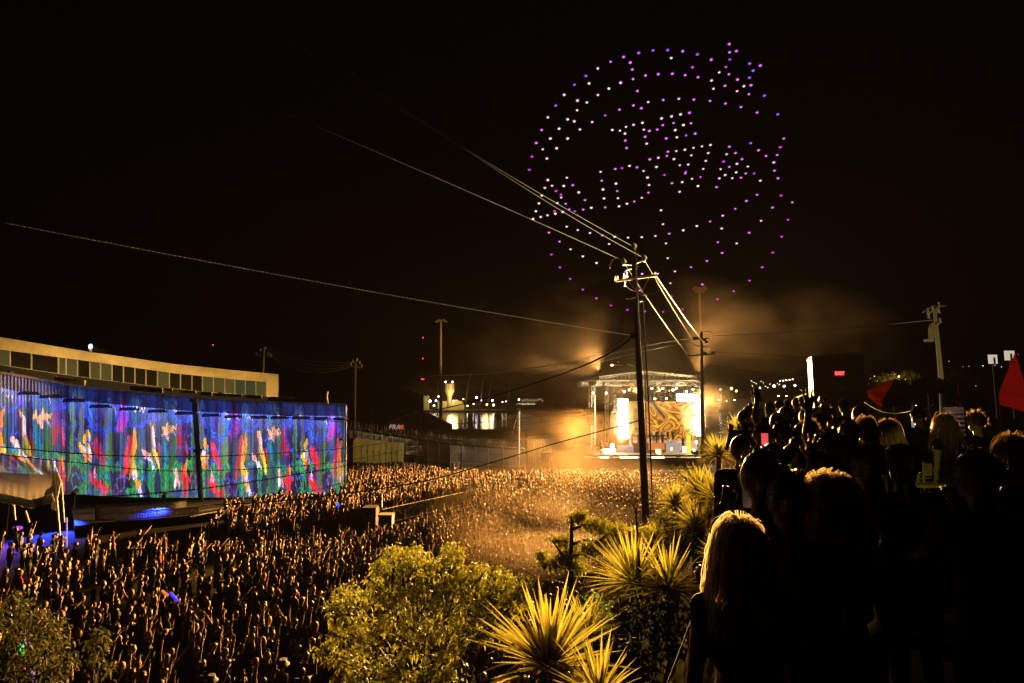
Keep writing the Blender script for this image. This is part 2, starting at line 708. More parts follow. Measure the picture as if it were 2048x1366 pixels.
class NG:
    def __init__(s, nt):
        s.nt = nt

    def put(s, sock, v):
        if isinstance(v, bpy.types.NodeSocket):
            s.nt.links.new(v, sock)
        elif v is not None:
            sock.default_value = v

    def math(s, op, a, b=None, c=None, clamp=False):
        n = s.nt.nodes.new("ShaderNodeMath")
        n.operation = op
        n.use_clamp = clamp
        s.put(n.inputs[0], a)
        s.put(n.inputs[1], b)
        s.put(n.inputs[2], c)
        return n.outputs[0]

    def vmath(s, op, a, b=None):
        n = s.nt.nodes.new("ShaderNodeVectorMath")
        n.operation = op
        s.put(n.inputs[0], a)
        s.put(n.inputs[1], b)
        return n.outputs['Value'] if op in ('LENGTH', 'DOT_PRODUCT') else n.outputs[0]

    def comb(s, x, y, z=0.0):
        n = s.nt.nodes.new("ShaderNodeCombineXYZ")
        for i, v in enumerate((x, y, z)):
            s.put(n.inputs[i], v)
        return n.outputs[0]

    def mapping(s, v, loc, rot, scale, kind='TEXTURE'):
        n = s.nt.nodes.new("ShaderNodeMapping")
        n.vector_type = kind
        s.put(n.inputs[0], v)
        n.inputs[1].default_value = loc
        n.inputs[2].default_value = rot
        n.inputs[3].default_value = scale
        return n.outputs[0]

    def mix(s, f, a, b):
        n = s.nt.nodes.new("ShaderNodeMix")
        n.data_type = 'RGBA'
        s.put(n.inputs[0], f)
        s.put(n.inputs[6], a if isinstance(a, bpy.types.NodeSocket) else (*a, 1))
        s.put(n.inputs[7], b if isinstance(b, bpy.types.NodeSocket) else (*b, 1))
        return n.outputs[2]

    def noise(s, v, scale, detail=1.0, out='Fac', dist=0.0):
        n = s.nt.nodes.new("ShaderNodeTexNoise")
        n.inputs['Scale'].default_value = scale
        n.inputs['Detail'].default_value = detail
        n.inputs['Distortion'].default_value = dist
        s.put(n.inputs['Vector'], v)
        return n.outputs[out]

    def ramp(s, f, stops, mode='LINEAR'):
        n = s.nt.nodes.new("ShaderNodeValToRGB")
        n.color_ramp.interpolation = mode
        e = n.color_ramp.elements
        while len(e) < len(stops):
            e.new(0.5)
        for k, (p, c) in enumerate(stops):
            e[k].position = p
            e[k].color = (*c, 1)
        s.put(n.inputs[0], f)
        return n.outputs[0]


PROJ = Vector((-7.0, 14.0, 9.4))
s_star0, s_star1 = s_of_px(548), s_of_px(335)
LCELL = s_star1 - s_star0
wb, wt, wn, _ = wall_s(ARC * 0.40)
aim = (wb + wt) / 2
rotq = (aim - PROJ).to_track_quat('-Z', 'Y')
inv = rotq.to_matrix().inverted()
rows, sv, tv = [], [], []
for i in range(31):
    b, t, nrm, px = wall_s(ARC * 0.86 * i / 30)
    for j in range(6):
        w = inv @ (b.lerp(t, j / 5) - PROJ)
        u, v = w.x / -w.z, w.y / -w.z
        rows.append([1, u, v, u * u, u * v, v * v, u ** 3, u * u * v])
        sv.append((s_star0 - ARC * 0.86 * i / 30) / LCELL)   # grows to the right; star at whole numbers
        tv.append(j / 5)
cs = np.linalg.lstsq(np.array(rows), np.array(sv), rcond=None)[0]
ct = np.linalg.lstsq(np.array(rows), np.array(tv), rcond=None)[0]

ld = bpy.data.lights.new("projector_beam", 'SPOT')
ld.energy = 220000
ld.spot_size = R(95)
ld.spot_blend = 0.0
ld.shadow_soft_size = 0.02
ld.use_nodes = True
nt = ld.node_tree
nt.nodes.clear()
g = NG(nt)
tc = nt.nodes.new("ShaderNodeTexCoord")
sp = nt.nodes.new("ShaderNodeSeparateXYZ")
nt.links.new(tc.outputs['Normal'], sp.inputs[0])
az = g.math('ABSOLUTE', sp.outputs[2])
u = g.math('DIVIDE', sp.outputs[0], az)
v = g.math('DIVIDE', sp.outputs[1], az)
uu, uv, vv = g.math('MULTIPLY', u, u), g.math('MULTIPLY', u, v), g.math('MULTIPLY', v, v)
uuu, uuv = g.math('MULTIPLY', uu, u), g.math('MULTIPLY', uu, v)


def poly(c):
    r = g.math('MULTIPLY_ADD', u, float(c[1]), float(c[0]))
    for sck, k in ((v, 2), (uu, 3), (uv, 4), (vv, 5), (uuu, 6), (uuv, 7)):
        r = g.math('MULTIPLY_ADD', sck, float(c[k]), r)
    return r


S, Tt = poly(cs), poly(ct)
base_v = g.comb(S, Tt)
wob = g.noise(g.mapping(base_v, (0, 0, 0), (0, 0, 0), (8, 5, 1), 'POINT'), 1.0, 3.5, 'Color')
wv = g.vmath('SUBTRACT', wob, (0.5, 0.5, 0.5))
wv = g.vmath('MULTIPLY', wv, (0.07, 0.09, 0.0))
wp = g.vmath('ADD', base_v, wv)
streak = g.noise(g.mapping(base_v, (2, 2, 0), (0, 0, 0), (38, 1.1, 1), 'POINT'), 1.0, 1.0)
wp = g.vmath('ADD', wp, g.comb(0.0, g.math('MULTIPLY', g.math('SUBTRACT', streak, .5), .20)))
sp2 = nt.nodes.new("ShaderNodeSeparateXYZ")
nt.links.new(wp, sp2.inputs[0])
S2, T2 = sp2.outputs[0], sp2.outputs[1]
# the artwork repeats along the wall
shifted = g.math('ADD', S2, 0.06)
a_ = g.math('SUBTRACT', g.math('FRACT', shifted), 0.06)
cell = g.comb(a_, T2)
# background: vertical bands
band = g.math('FRACT', g.math('ADD', g.math('MULTIPLY', g.math('FRACT', S2), 1.0), g.math('MULTIPLY', g.math('SINE', g.math('MULTIPLY', T2, 7.0)), 0.004)))
G1, G2, BK, TL, OL, PU = (0.03, 0.10, 0.03), (0.07, 0.17, 0.05), (0.012, 0.010, 0.03), (0.02, 0.05, 0.17), (0.10, 0.12, 0.05), (0.06, 0.02, 0.12)
cur = g.ramp(band, [(0.0, G1), (.07, TL), (.11, PU), (.16, BK), (.2, G2), (.235, BK), (.27, OL), (.31, BK), (.34, TL), (.4, PU), (.46, OL), (.5, G2), (.54, BK), (.58, TL), (.64, BK), (.68, G1), (.75, TL), (.8, BK), (.85, G2), (.88, BK), (.93, G1), (.97, TL)], 'CONSTANT')
# green ground with wavy teal lines
gmask = g.math('MULTIPLY', g.math('LESS_THAN', T2, 0.36), g.math('GREATER_THAN', g.noise(g.mapping(base_v, (3, 1, 0), (0, 0, 0), (9, 3, 1), 'POINT'), 1.0, 1.0), 0.47))
wl = g.math('GREATER_THAN', g.math('SINE', g.math('ADD', g.math('MULTIPLY', T2, 90), g.math('MULTIPLY', g.math('SINE', g.math('MULTIPLY', S2, 40)), 1.5))), 0.45)
ground_c = g.mix(wl, (0.035, 0.26, 0.05), (0.015, 0.12, 0.16))
cur = g.mix(gmask, cur, ground_c)


def ell_(cx, cyy, rx, ry, rot, colr, ring=0.0):
    global cur
    m = g.mapping(cell, (cx, cyy, 0), (0, 0, R(rot)), (rx, ry, 1))
    l = g.vmath('LENGTH', m)
    if ring:
        f = g.math('LESS_THAN', g.math('ABSOLUTE', g.math('SUBTRACT', l, 1.0)), ring)
    else:
        f = g.math('LESS_THAN', l, 1.0)
    cur = g.mix(f, cur, colr)


YEL, ORG, RED, DRD, WHT, PNK, BLU, CYA, PUR, PCH = (1, .52, .02), (1, .28, .02), (.75, .02, .04), (.3, .015, .02), (.95, .75, 1), (1, .35, .4), (.03, .07, 1.3), (.08, .4, 1.6), (.3, .02, .55), (1, .42, .14)
for e in [
    (.10, .60, .028, .17, -4, DRD), (.15, .52, .012, .12, 6, RED), (.62, .80, .055, .17, 5, PUR), (.60, .70, .03, .12, -8, (.5, .02, .35)),
    (.12, .87, .085, .12, 0, BLU, .10), (.45, .80, .13, .2, 10, BLU, .07), (.45, .80, .10, .15, 10, (.02, .15, .6), .08), (.76, .84, .10, .15, -10, BLU, .08), (.90, .86, .06, .10, 0, (.1, .05, .9), .12), (.30, .62, .16, .28, 20, (.02, .05, .6), .04),
    (.02, .94, .06, .05, 0, CYA), (.27, .93, .055, .055, 0, CYA), (.50, .92, .05, .05, 0, BLU), (.72, .92, .055, .055, 0, CYA), (.88, .94, .03, .05, 0, BLU),
    (.03, .90, .012, .06, 35, WHT), (.28, .89, .010, .05, -30, WHT), (.25, .91, .03, .012, 0, WHT), (.53, .86, .009, .09, 20, WHT), (.73, .89, .01, .06, -15, WHT), (.77, .84, .03, .012, 10, WHT), (.62, .86, .008, .07, 30, (.6, .4, 1)),
    (.0, .67, .045, .035, 0, PCH), (.0, .67, .018, .085, 0, PCH), (.0, .67, .018, .085, 60, PCH), (.0, .67, .018, .085, -60, PCH),
    (.335, .55, .022, .07, 5, YEL), (.325, .43, .04, .055, 0, YEL), (.34, .36, .03, .06, -5, ORG), (.315, .46, .014, .03, 0, WHT), (.345, .40, .016, .03, 0, WHT), (.34, .5, .01, .03, 0, (.1, .3, 1)),
    (.43, .42, .035, .13, 16, RED), (.415, .12, .028, .13, 30, RED), (.475, .05, .03, .05, -15, RED), (.40, .20, .016, .05, 10, PNK),
    (.655, .40, .022, .24, -6, RED), (.70, .42, .022, .26, -4, ORG), (.715, .26, .026, .10, 8, YEL), (.72, .20, .020, .05, 0, WHT), (.745, .10, .018, .09, 12, ORG), (.76, .05, .014, .05, 12, WHT),
    (.82, .38, .024, .09, 30, PNK), (.84, .33, .018, .05, 30, WHT), (.88, .48, .014, .24, 10, ORG), (.905, .36, .014, .16, 6, YEL), (.875, .58, .010, .12, 8, WHT), (.93, .42, .010, .14, 4, DRD),
    (.15, .13, .026, .17, 3, RED), (.15, .17, .075, .022, 0, RED), (.075, .20, .018, .07, 18, PNK), (.06, .14, .014, .04, 0, WHT), (.16, .27, .012, .06, 0, ORG),
    (.57, .13, .06, .14, 5, (.03, .012, .08)), (.60, .14, .035, .07, 0, (.15, .1, .35), .12), (.56, .08, .02, .05, 0, (.15, .1, .35), .15), (.24, .12, .05, .12, -10, (.02, .01, .04)), (.25, .12, .03, .06, 0, (.03, .2, .3), .12),
    (-.04, .50, .03, .12, 15, (.01, .14, .28)), (.97 - .06, .14, .03, .12, 0, (.02, .02, .06)),
]:
    ell_(*e)
# horizontal blue thin lines
hl = g.math('MULTIPLY', g.math('GREATER_THAN', g.math('SINE', g.math('MULTIPLY', T2, 42.0)), 0.93), g.math('GREATER_THAN', g.noise(base_v, 3.0, 0.0), 0.5))
cur = g.mix(g.math('MULTIPLY', hl, 0.7), cur, (.03, .08, .7))
# curtain-like folds, a blue veil towards the top, colours bleeding into each other
veil = g.math('MULTIPLY', g.math('MULTIPLY', g.math('SUBTRACT', Tt, 0.42), 1.7, clamp=True), g.math('MULTIPLY', g.noise(g.mapping(base_v, (5, 2, 0), (0, 0, 0), (3, 3, 1), 'POINT'), 1.0, 2.0), 1.2))
cur = g.mix(g.math('MULTIPLY', veil, 0.45, clamp=True), cur, (.10, .09, .75))
wash = g.noise(g.mapping(base_v, (1, 7, 0), (0, 0, 0), (2.2, 1.5, 1), 'POINT'), 1.0, 3.0)
cur = g.mix(g.math('MULTIPLY', g.math('SUBTRACT', wash, .42), 1.3, clamp=True), cur, (.15, .15, .14))
fold = g.noise(g.mapping(base_v, (0, 0, 0), (0, 0, 0), (30, .6, 1), 'POINT'), 1.0, 2.0)
fold = g.math('ADD', 0.12, g.math('MULTIPLY', g.math('SUBTRACT', fold, .34), 3.2, clamp=True))
cur = g.mix(g.math('SUBTRACT', 1.0, fold, clamp=True), cur, (.008, .006, .02))
topglow = g.math('MULTIPLY', g.math('MULTIPLY', g.math('SUBTRACT', Tt, .70), 5.0, clamp=True), g.math('MULTIPLY', g.math('SUBTRACT', g.noise(g.mapping(base_v, (9, 2, 0), (0, 0, 0), (9, 1, 1), 'POINT'), 1.0, 1.0), .38), 3.0, clamp=True))
cur = g.mix(g.math('MULTIPLY', topglow, .5), cur, (.10, .22, 1.3))
# blank strip over the top edge and outside the picture
inside = g.math('MULTIPLY', g.math('GREATER_THAN', Tt, 0.005), g.math('LESS_THAN', Tt, 0.875))
sright = float((s_star0 - 0.12) / LCELL)
sleft = float((s_star0 - ARC * 0.90) / LCELL)
inside = g.math('MULTIPLY', inside, g.math('MULTIPLY', g.math('LESS_THAN', S, sright), g.math('GREATER_THAN', S, sleft)))
us = [(inv @ (wall_s(ARC * f)[1] - PROJ)) for f in (0.0, 0.88)]
us = sorted(w.x / -w.z for w in us)
ulim = g.math('MULTIPLY', g.math('LESS_THAN', u, float(us[1]) + .01), g.math('GREATER_THAN', u, float(us[0]) - .02))
inside = g.math('MULTIPLY', inside, ulim)
dimtop = g.math('MULTIPLY', g.math('MULTIPLY', g.math('GREATER_THAN', Tt, 0.875), g.math('LESS_THAN', Tt, 1.02)), 0.10)
fac = g.math('MULTIPLY', g.math('ADD', inside, dimtop), ulim)
em = nt.nodes.new("ShaderNodeEmission")
nt.links.new(cur, em.inputs[0])
g.put(em.inputs[1], fac)
out = nt.nodes.new("ShaderNodeOutputLight")
nt.links.new(em.outputs[0], out.inputs[0])
pj = thing("projector_tower", "projector on a scaffold mast throwing pictures at the hall", "projector", (PROJ.x, PROJ.y, 0))
mb = MB()
for sx in (-.35, .35):
    for sy in (-.35, .35):
        mb.tube([(PROJ.x + sx, PROJ.y + sy, 0), (PROJ.x + sx, PROJ.y + sy, 9.1)], .024, 6)
for k in range(6):
    z = .3 + k * 1.75
    for a, b2 in (((-.35, -.35), (.35, -.35)), ((-.35, .35), (.35, .35)), ((-.35, -.35), (-.35, .35)), ((.35, -.35), (.35, .35))):
        mb.tube([(PROJ.x + a[0], PROJ.y + a[1], z), (PROJ.x + b2[0], PROJ.y + b2[1], z)], .02, 5)
po = None
if False:
    part("scaffold", mb, M['black'], pj)
mb = MB()
mb.box(PROJ - (aim - PROJ).normalized() * .45, (.5, .6, .25), rot=rotq.to_matrix().to_3x3() @ Matrix.Rotation(R(90), 3, 'X'))
bpy.data.objects.remove(pj)
lo = bpy.data.objects.new("projector_beam", ld)
lo.location = PROJ
lo.rotation_euler = rotq.to_euler()
col.objects.link(lo)
# ------------------------------------------------------------------ the stage
SY = 67.0


def SP(px, py, dy=0.0):
    return P(px, py, SY + dy)


def truss(mb, p0, p1, w=0.45, r=0.035, n=8, w2=None):
    p0, p1 = Vector(p0), Vector(p1)
    w2 = w2 or w
    q = (p1 - p0).to_track_quat('Z', 'Y').to_matrix()
    cs_ = [q @ Vector((sx * w / 2, sy * w2 / 2, 0)) for sx, sy in ((-1, -1), (1, -1), (1, 1), (-1, 1))]
    for c in cs_:
        mb.tube([p0 + c, p1 + c], r * .8, 4, caps=False)
    for i in range(n):
        a, b = p0.lerp(p1, i / n), p0.lerp(p1, (i + 1) / n)
        for k in range(4):
            c0, c1 = cs_[k], cs_[(k + 1) % 4]
            if (i + k) % 2:
                c0, c1 = c1, c0
            mb.tube([a + c0, b + c1], r * .5, 3, caps=False)


deck_z = SP(1280, 909).z
stage = thing("concert_stage", "covered concert stage with aluminium truss roof, glowing screen and white light columns", "stage", (SP(1285, 909).x, SY, 0))
# deck
x0, x1 = SP(1167, 909).x, SP(1388, 909).x
mb = MB()
mb.box(((x0 + x1) / 2, SY + 5, deck_z - .08), (x1 - x0, 10.5, .16))
part("deck", mb, mat('stage_deck', (.16, .13, .1), .6), stage)
mb = MB()
mb.box(((x0 + x1) / 2, SY - .1, deck_z - .50), (x1 - x0, .06, .55))
part("deck_skirt", mb, mat('glowing_skirt', (.75, .65, .5), .7, emit=(1, .7, .4), es=.35), stage)  # skirt given a glow of its own to look lit
for px in (1190, 1222, 1252, 1288, 1325, 1357):
    mb = MB()
    p = SP(px, 914, -.5)
    mb.box((p.x, SY - .42, deck_z - .45), (.42, .5, .6))
    mb.box((p.x, SY - .42, deck_z - .12), (.46, .54, .06))
    part("subwoofer", mb, mat('speaker_black', (.06, .045, .03), .7) if px == 1190 else bpy.data.materials['speaker_black'], stage)
# front barricade with lit gaps
mb = MB()
mb.box(((x0 + x1) / 2, SY - 1.2, .62), (x1 - x0 + 1, .08, 1.2))
mb.box(((x0 + x1) / 2, SY - 1.35, 1.22), (x1 - x0 + 1, .3, .06))
part("barricade", mb, mat('barricade_metal', (.25, .2, .15), .6), stage)
for (a, b) in ((1200, 1218), (1240, 1276), (1303, 1329)):
    mb = MB()
    pa, pb = SP(a, 927, -1.5), SP(b, 927, -1.5)
    mb.box(((pa.x + pb.x) / 2, pa.y, 1.28), (pb.x - pa.x, .12, .16))
    part("barricade_light", mb, bpy.data.materials.get('barricade_strip') or glow('barricade_strip', (1, .85, .6), 3.5), stage)
# towers
tow = [(1186, 770, 1187, 909, 0.0), (1213, 771, 1213, 906, 6.0), (1403, 768, 1401, 905, 0.5), (1378, 771, 1378, 903, 6.5)]
for (xa, ya, xb_, yb_, dy) in tow:
    mb = MB()
    f = (SY + dy) / SY
    a, b = SP(xa, ya, dy), SP(xb_, yb_, dy)
    b.z = deck_z - .6
    truss(mb, b, a, .42, .045, 22)
    mb.box(b + Vector((0, 0, .1)), (.9, .9, .2))
    mb.box(a + Vector((0, 0, .15)), (.6, .6, .5))
    mb.tube([a + Vector((-.5, 0, .5)), a + Vector((.5, 0, .5))], .05, 6)
    part("truss_tower", mb, M['alu'], stage)
# roof grid
zt = SP(1200, 766).z
RL, RR = SP(1172, 766).x, SP(1402, 766).x
for dy in (0.0, 6.0):
    mb = MB()
    n = 40
    a, b = Vector((RL, SY + dy, zt + .05)), Vector((RR, SY + dy, zt + .05))
    truss(mb, a, b, 1.15, .05, 26, .6)
    part("header_truss", mb, M['alu'], stage)
for px in (1172, 1200, 1240, 1320, 1360, 1400):
    mb = MB()
    x = SP(px, 766).x
    truss(mb, (x, SY, zt - .1), (x, SY + 7, zt - .1), .6, .035, 10)
    part("cross_truss", mb, M['alu'], stage)
peak = Vector((SP(1290, 742).x, SY, SP(1290, 742).z))
roofm = mat('roof_sheet', (.5, .44, .28), .6)
mb = MB()
lz = zt + .75
L_, R_ = Vector((SP(1196, 760).x, SY, lz)), Vector((SP(1392, 760).x, SY, lz + .1))
D_ = Vector((0, 8, 0))
th = Vector((0, 0, .08))
for (a, b) in ((L_, peak), (peak, R_)):
    mb.prism([a, b, b + D_, a + D_], th)
part("roof_sheet", mb, roofm, stage)
mb = MB()
for k in range(13):
    t = k / 12
    for (a, b) in ((L_, peak), (peak, R_)):
        p = a.lerp(b, t)
        mb.tube([p, Vector((p.x, p.y, zt + .5))], .04, 4)
truss(mb, L_ - Vector((0, .2, .1)), peak - Vector((0, .2, .1)), .25, .035, 16)
truss(mb, peak - Vector((0, .2, .1)), R_ - Vector((0, .2, .1)), .25, .035, 16)
part("gable_truss", mb, M['alu'], stage)
# LED wall: swirling fiery picture
SCR = 4.5
sa, sb = SP(1256, 802, SCR), SP(1392, 802, SCR)
sc_, sd = SP(1256, 906, SCR), SP(1392, 906, SCR)
mb = MB()
W_, H_ = sb.x - sa.x, sa.z - deck_z - .05
mb.box(((sa.x + sb.x) / 2, SY + SCR + .2, deck_z + H_ / 2 + .02), (W_ + .1, .34, H_ + .1))
part("screen_frame", mb, M['black'], stage)
m = bpy.data.materials.new('led_screen_picture')
nt = nodes_of(m)
g = NG(nt)
tc = nt.nodes.new("ShaderNodeTexCoord")
uvw = g.mapping(tc.outputs['Object'], (0, 0, 0), (0, 0, 0), (1, 1, 1), 'POINT')
spx = nt.nodes.new("ShaderNodeSeparateXYZ")
nt.links.new(tc.outputs['Generated'], spx.inputs[0])
X, Z = spx.outputs[0], spx.outputs[2]
nz = g.noise(uvw, 0.28, 2.0, 'Color', .8)
wz = g.vmath('MULTIPLY', g.vmath('SUBTRACT', nz, (.5, .5, .5)), (3.4, 0, 3.4))
wpos = g.vmath('ADD', uvw, wz)
wave = nt.nodes.new("ShaderNodeTexWave")
wave.wave_type = 'RINGS'
wave.rings_direction = 'Y'
wave.inputs['Scale'].default_value = 0.26
wave.inputs['Distortion'].default_value = 1.5
wave.inputs['Detail'].default_value = 2
nt.links.new(wpos, wave.inputs['Vector'])
curl = g.noise(uvw, 0.22, 1.2, 'Fac', 2.4)
fire = g.ramp(curl, [(0.25, (.02, .004, .004)), (.33, (.9, .3, .02)), (.38, (.10, .01, .004)), (.44, (1.0, .42, .03)), (.47, (1, .62, .06)), (.50, (.14, .02, .004)), (.55, (.9, .22, .01)), (.59, (1, .5, .04)), (.63, (.08, .01, .004)), (.70, (.8, .25, .02))])
# pale field left and right of the mane
ctr = g.vmath('LENGTH', g.comb(g.math('MULTIPLY', g.math('SUBTRACT', X, 0.62), 1.5), g.math('MULTIPLY', g.math('SUBTRACT', Z, 0.55), 1.0)))
msk = g.math('SUBTRACT', 2.3, g.math('MULTIPLY', g.math('ADD', ctr, g.math('MULTIPLY', g.noise(uvw, 1.0, 2.0), .35)), 2.0), clamp=True)
pale = g.ramp(g.noise(uvw, .8, 2.0, 'Fac', 1.0), [(0.25, (.2, .09, .03)), (.5, (.5, .26, .08)), (.62, (.65, .42, .05)), (.8, (.4, .22, .2))])
pic = g.mix(msk, pale, fire)
# bottom: flickering panels
low = g.math('LESS_THAN', Z, 0.20)
lowp = g.ramp(g.noise(uvw, 2.2, 3.0), [(.3, (.25, .16, .16)), (.5, (.7, .55, .55)), (.62, (1, .35, .05)), (.75, (1, .9, .7))])
pic = g.mix(low, pic, lowp)
b_ = nt.nodes["Principled BSDF"]
b_.inputs['Base Color'].default_value = (.02, .02, .02, 1)
nt.links.new(pic, b_.inputs['Emission Color'])
b_.inputs['Emission Strength'].default_value = .95
mb = MB()
mb.box(((sa.x + sb.x) / 2, SY + SCR, deck_z + H_ / 2 + .02), (W_, .05, H_))
part("led_screen", mb, m, stage)
# strobe columns of white lamps
strobe = glow('white_strobe_lamps', (.6, .82, 1.0), 24.0)


def strobes(name, xa, ya, xb_, yb_, dy):
    a, b = SP(xa, ya, dy), SP(xb_, yb_, dy)
    fr = MB()
    fr.box(((a.x + b.x) / 2, SY + dy + .15, (a.z + b.z) / 2), (abs(b.x - a.x) + .15, .2, abs(a.z - b.z) + .15))
    f = part(name, fr, M['black'], stage)
    cells = MB()
    nx = max(1, round(abs(b.x - a.x) / .42))
    nz_ = max(1, round(abs(b.z - a.z) / .42))
    for i in range(nx):
        for j in range(nz_):
            cx = a.x + (b.x - a.x) * (i + .5) / nx
            cz = b.z + (a.z - b.z) * (j + .5) / nz_
            cells.ell((cx, SY + dy + .02, cz), (abs(b.x - a.x) / nx * .46, .06, abs(a.z - b.z) / nz_ * .46), 1)
    part("lamp_cells", cells, strobe, f)


strobes("strobe_column", 1235, 797, 1258, 878, 2.5)
strobes("strobe_column", 1389, 790, 1403, 873, 2.5)
strobes("strobe_bar", 1352, 787, 1389, 803, 2.5)
# moving heads and hung fixtures under the roof
fx = mat('fixture_black', (.05, .05, .045), .5)
beam_l = glow('fixture_lens', (1, .93, .75), 9.0)
for k, (px, py, dy, lit) in enumerate([(1245, 778, 1, 0), (1258, 779, 1, 1), (1270, 776, 1, 0), (1303, 776, 1, 1), (1315, 779, 1, 0), (1325, 776, 1, 1), (1338, 779, 1, 0), (1352, 776, 1, 1), (1309, 797, 4, 1), (1322, 798, 4, 0), (1332, 796, 4, 1), (1300, 800, 4, 0), (1230, 790, 5, 0), (1342, 792, 4, 0), (1318, 788, 4, 0), (1330, 784, 3, 0), (1308, 785, 3, 0), (1296, 790, 4, 0), (1385, 778, 1, 1)]):
    p = SP(px, py, dy)
    mb = MB()
    mb.ell(p, (.22, .2, .26), 1)
    mb.box(p + Vector((0, 0, .3)), (.4, .2, .12))
    mb.tube([p + Vector((0, 0, .3)), (p.x, p.y, zt - .4)], .03, 4)
    h = part("moving_head", mb, fx, stage)
    if lit:
        mb = MB()
        mb.ell(p + Vector((0, -.18, -.05)), (.15, .05, .13), 1)
        part("lens", mb, beam_l, h)
# hanging bracing under the header
mb = MB()
for k in range(26):
    px = 1296 + 52 * (k / 25) + random.uniform(-2, 2)
    a = SP(px, 775, 4)
    b = SP(px + random.uniform(-5, 5), random.uniform(786, 803), 4)
    mb.tube([a, b], .03, 4)
    mb.box(b, (random.uniform(.15, .45), .2, random.uniform(.15, .35)))
part("rigging", mb, M['black'], stage)
# DJ riser and table
mb = MB()
ra, rb = SP(1268, 886, 2.8), SP(1346, 886, 2.8)
mb.box(((ra.x + rb.x) / 2, SY + 3.0, deck_z + .55), (rb.x - ra.x, 1.6, 1.1))
part("riser", mb, mat('riser_front', (.28, .2, .15), .7), stage)
RZ = deck_z + 1.1
mb = MB()
ta, tb_ = SP(1258, 874, 2.2), SP(1332, 874, 2.2)
mb.box(((ta.x + tb_.x) / 2, SY + 2.3, RZ + .95), (tb_.x - ta.x, .7, .08))
for k in range(6):
    mb.box((ta.x + (tb_.x - ta.x) * (k + .5) / 6, SY + 2.3, RZ + .45), (.06, .5, .95))
    mb.box((ta.x + (tb_.x - ta.x) * (k + .5) / 6, SY + 2.2, RZ + 1.08), (.4, .4, .14))
part("mixer_table", mb, mat('table_black', (.03, .03, .025), .6), stage)
# front panels of light, flame jets and small monitors
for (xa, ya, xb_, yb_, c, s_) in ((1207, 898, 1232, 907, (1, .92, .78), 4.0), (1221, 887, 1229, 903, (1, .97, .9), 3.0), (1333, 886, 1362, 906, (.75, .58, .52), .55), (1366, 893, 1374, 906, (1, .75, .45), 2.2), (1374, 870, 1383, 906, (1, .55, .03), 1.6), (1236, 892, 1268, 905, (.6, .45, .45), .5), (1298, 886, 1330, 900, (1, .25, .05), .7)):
    a, b = SP(xa, ya, .8), SP(xb_, yb_, .8)
    mb = MB()
    mb.box(((a.x + b.x) / 2, SY + 1.0, (a.z + b.z) / 2), (b.x - a.x, .12, a.z - b.z))
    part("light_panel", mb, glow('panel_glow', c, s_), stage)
flm = bpy.data.materials.new('gas_flame')
nt = nodes_of(flm)
g = NG(nt)
tc = nt.nodes.new("ShaderNodeTexCoord")
cc = g.ramp(g.noise(tc.outputs['Object'], 3.0, 2.0), [(.3, (1, .3, .02)), (.55, (1, .75, .2)), (.7, (1, .95, .8))])
nt.links.new(cc, nt.nodes["Principled BSDF"].inputs['Emission Color'])
nt.nodes["Principled BSDF"].inputs['Emission Strength'].default_value = 7.0
for (px, py, r) in ((1317, 902, .3), (1343, 898, .14), (1318, 908, .12), (1368, 900, .12), (1388, 900, .16), (1393, 884, .18), (1203, 891, .12), (1204, 900, .14)):
    p = SP(px, py, .3)
    mb = MB()
    for k in range(6):
        mb.ell(p + Vector((random.uniform(-r, r) * .6, random.uniform(-.1, .1), random.uniform(-r, r) * .5)), (r * .6, r * .5, r * random.uniform(.5, 1.1)), 1)
    part("flame", mb, flm, stage, True)
# left wing stairs and rail
mb = MB()
for k in range(9):
    p = SP(1166 + k * 1.2, 890 + k * 2.2, -.3)
    mb.box((p.x - .3, p.y, p.z), (1.6, .8, .06))
for k in range(5):
    a, b = SP(1158 + k * 5, 886 + k * 2, -.2), SP(1158 + k * 5, 905, -.2)
    mb.tube([a, b], .035, 5)
mb.tube([SP(1157, 886, -.2), SP(1180, 893, -.2)], .04, 5)
mb.tube([SP(1157, 891, -.2), SP(1180, 898, -.2)], .03, 5)
part("stairs", mb, M['alu'], stage)
# line array speakers hung left of the opening
mb = MB()
for k in range(9):
    p = SP(1178 + .3 * k, 817 + k * 4.0, -.4)
    mb.box(p, (.75, .5, .22))
mb.tube([SP(1178, 770, -.3), SP(1178, 815, -.4)], .03, 4)
part("speaker_array", mb, M['alu'], stage)
# crowd washers: the amber lamps that light the yard
lens_w = glow('amber_blinder_lens', (1.0, .62, .28), 14.0)
for i, (px, py) in enumerate(BLINDERS):
    p = SP(px, py, -.7)
    mb = MB()
    mb.box(p, (.5, .3, .4))
    mb.tube([p, (p.x, SY, zt)], .03, 4)
    f = part("crowd_lamp", mb, fx, stage)
    mb = MB()
    mb.ell(p + Vector((0, -.16, 0)), (.16, .03, .13), 1)
    part("lens", mb, lens_w, f)
    tgt = [(-14, 30, 0), (-22, 22, 0), (-8, 22, 0), (-4, 14, 2), (1.5, 2, 8.5), (3, 5, 8.4), (1.5, 8, 6.8), (6, 10, 8.5)][i]
    lamp("crowd_beam", 'SPOT', p + Vector((0, -.4, 0)), tgt, STAGE_POWER * (3.5 if i < 4 else 7.5), AMBER if i < 4 else (1, .6, .2), .35, stage, R(62 if i < 4 else 22), .7)
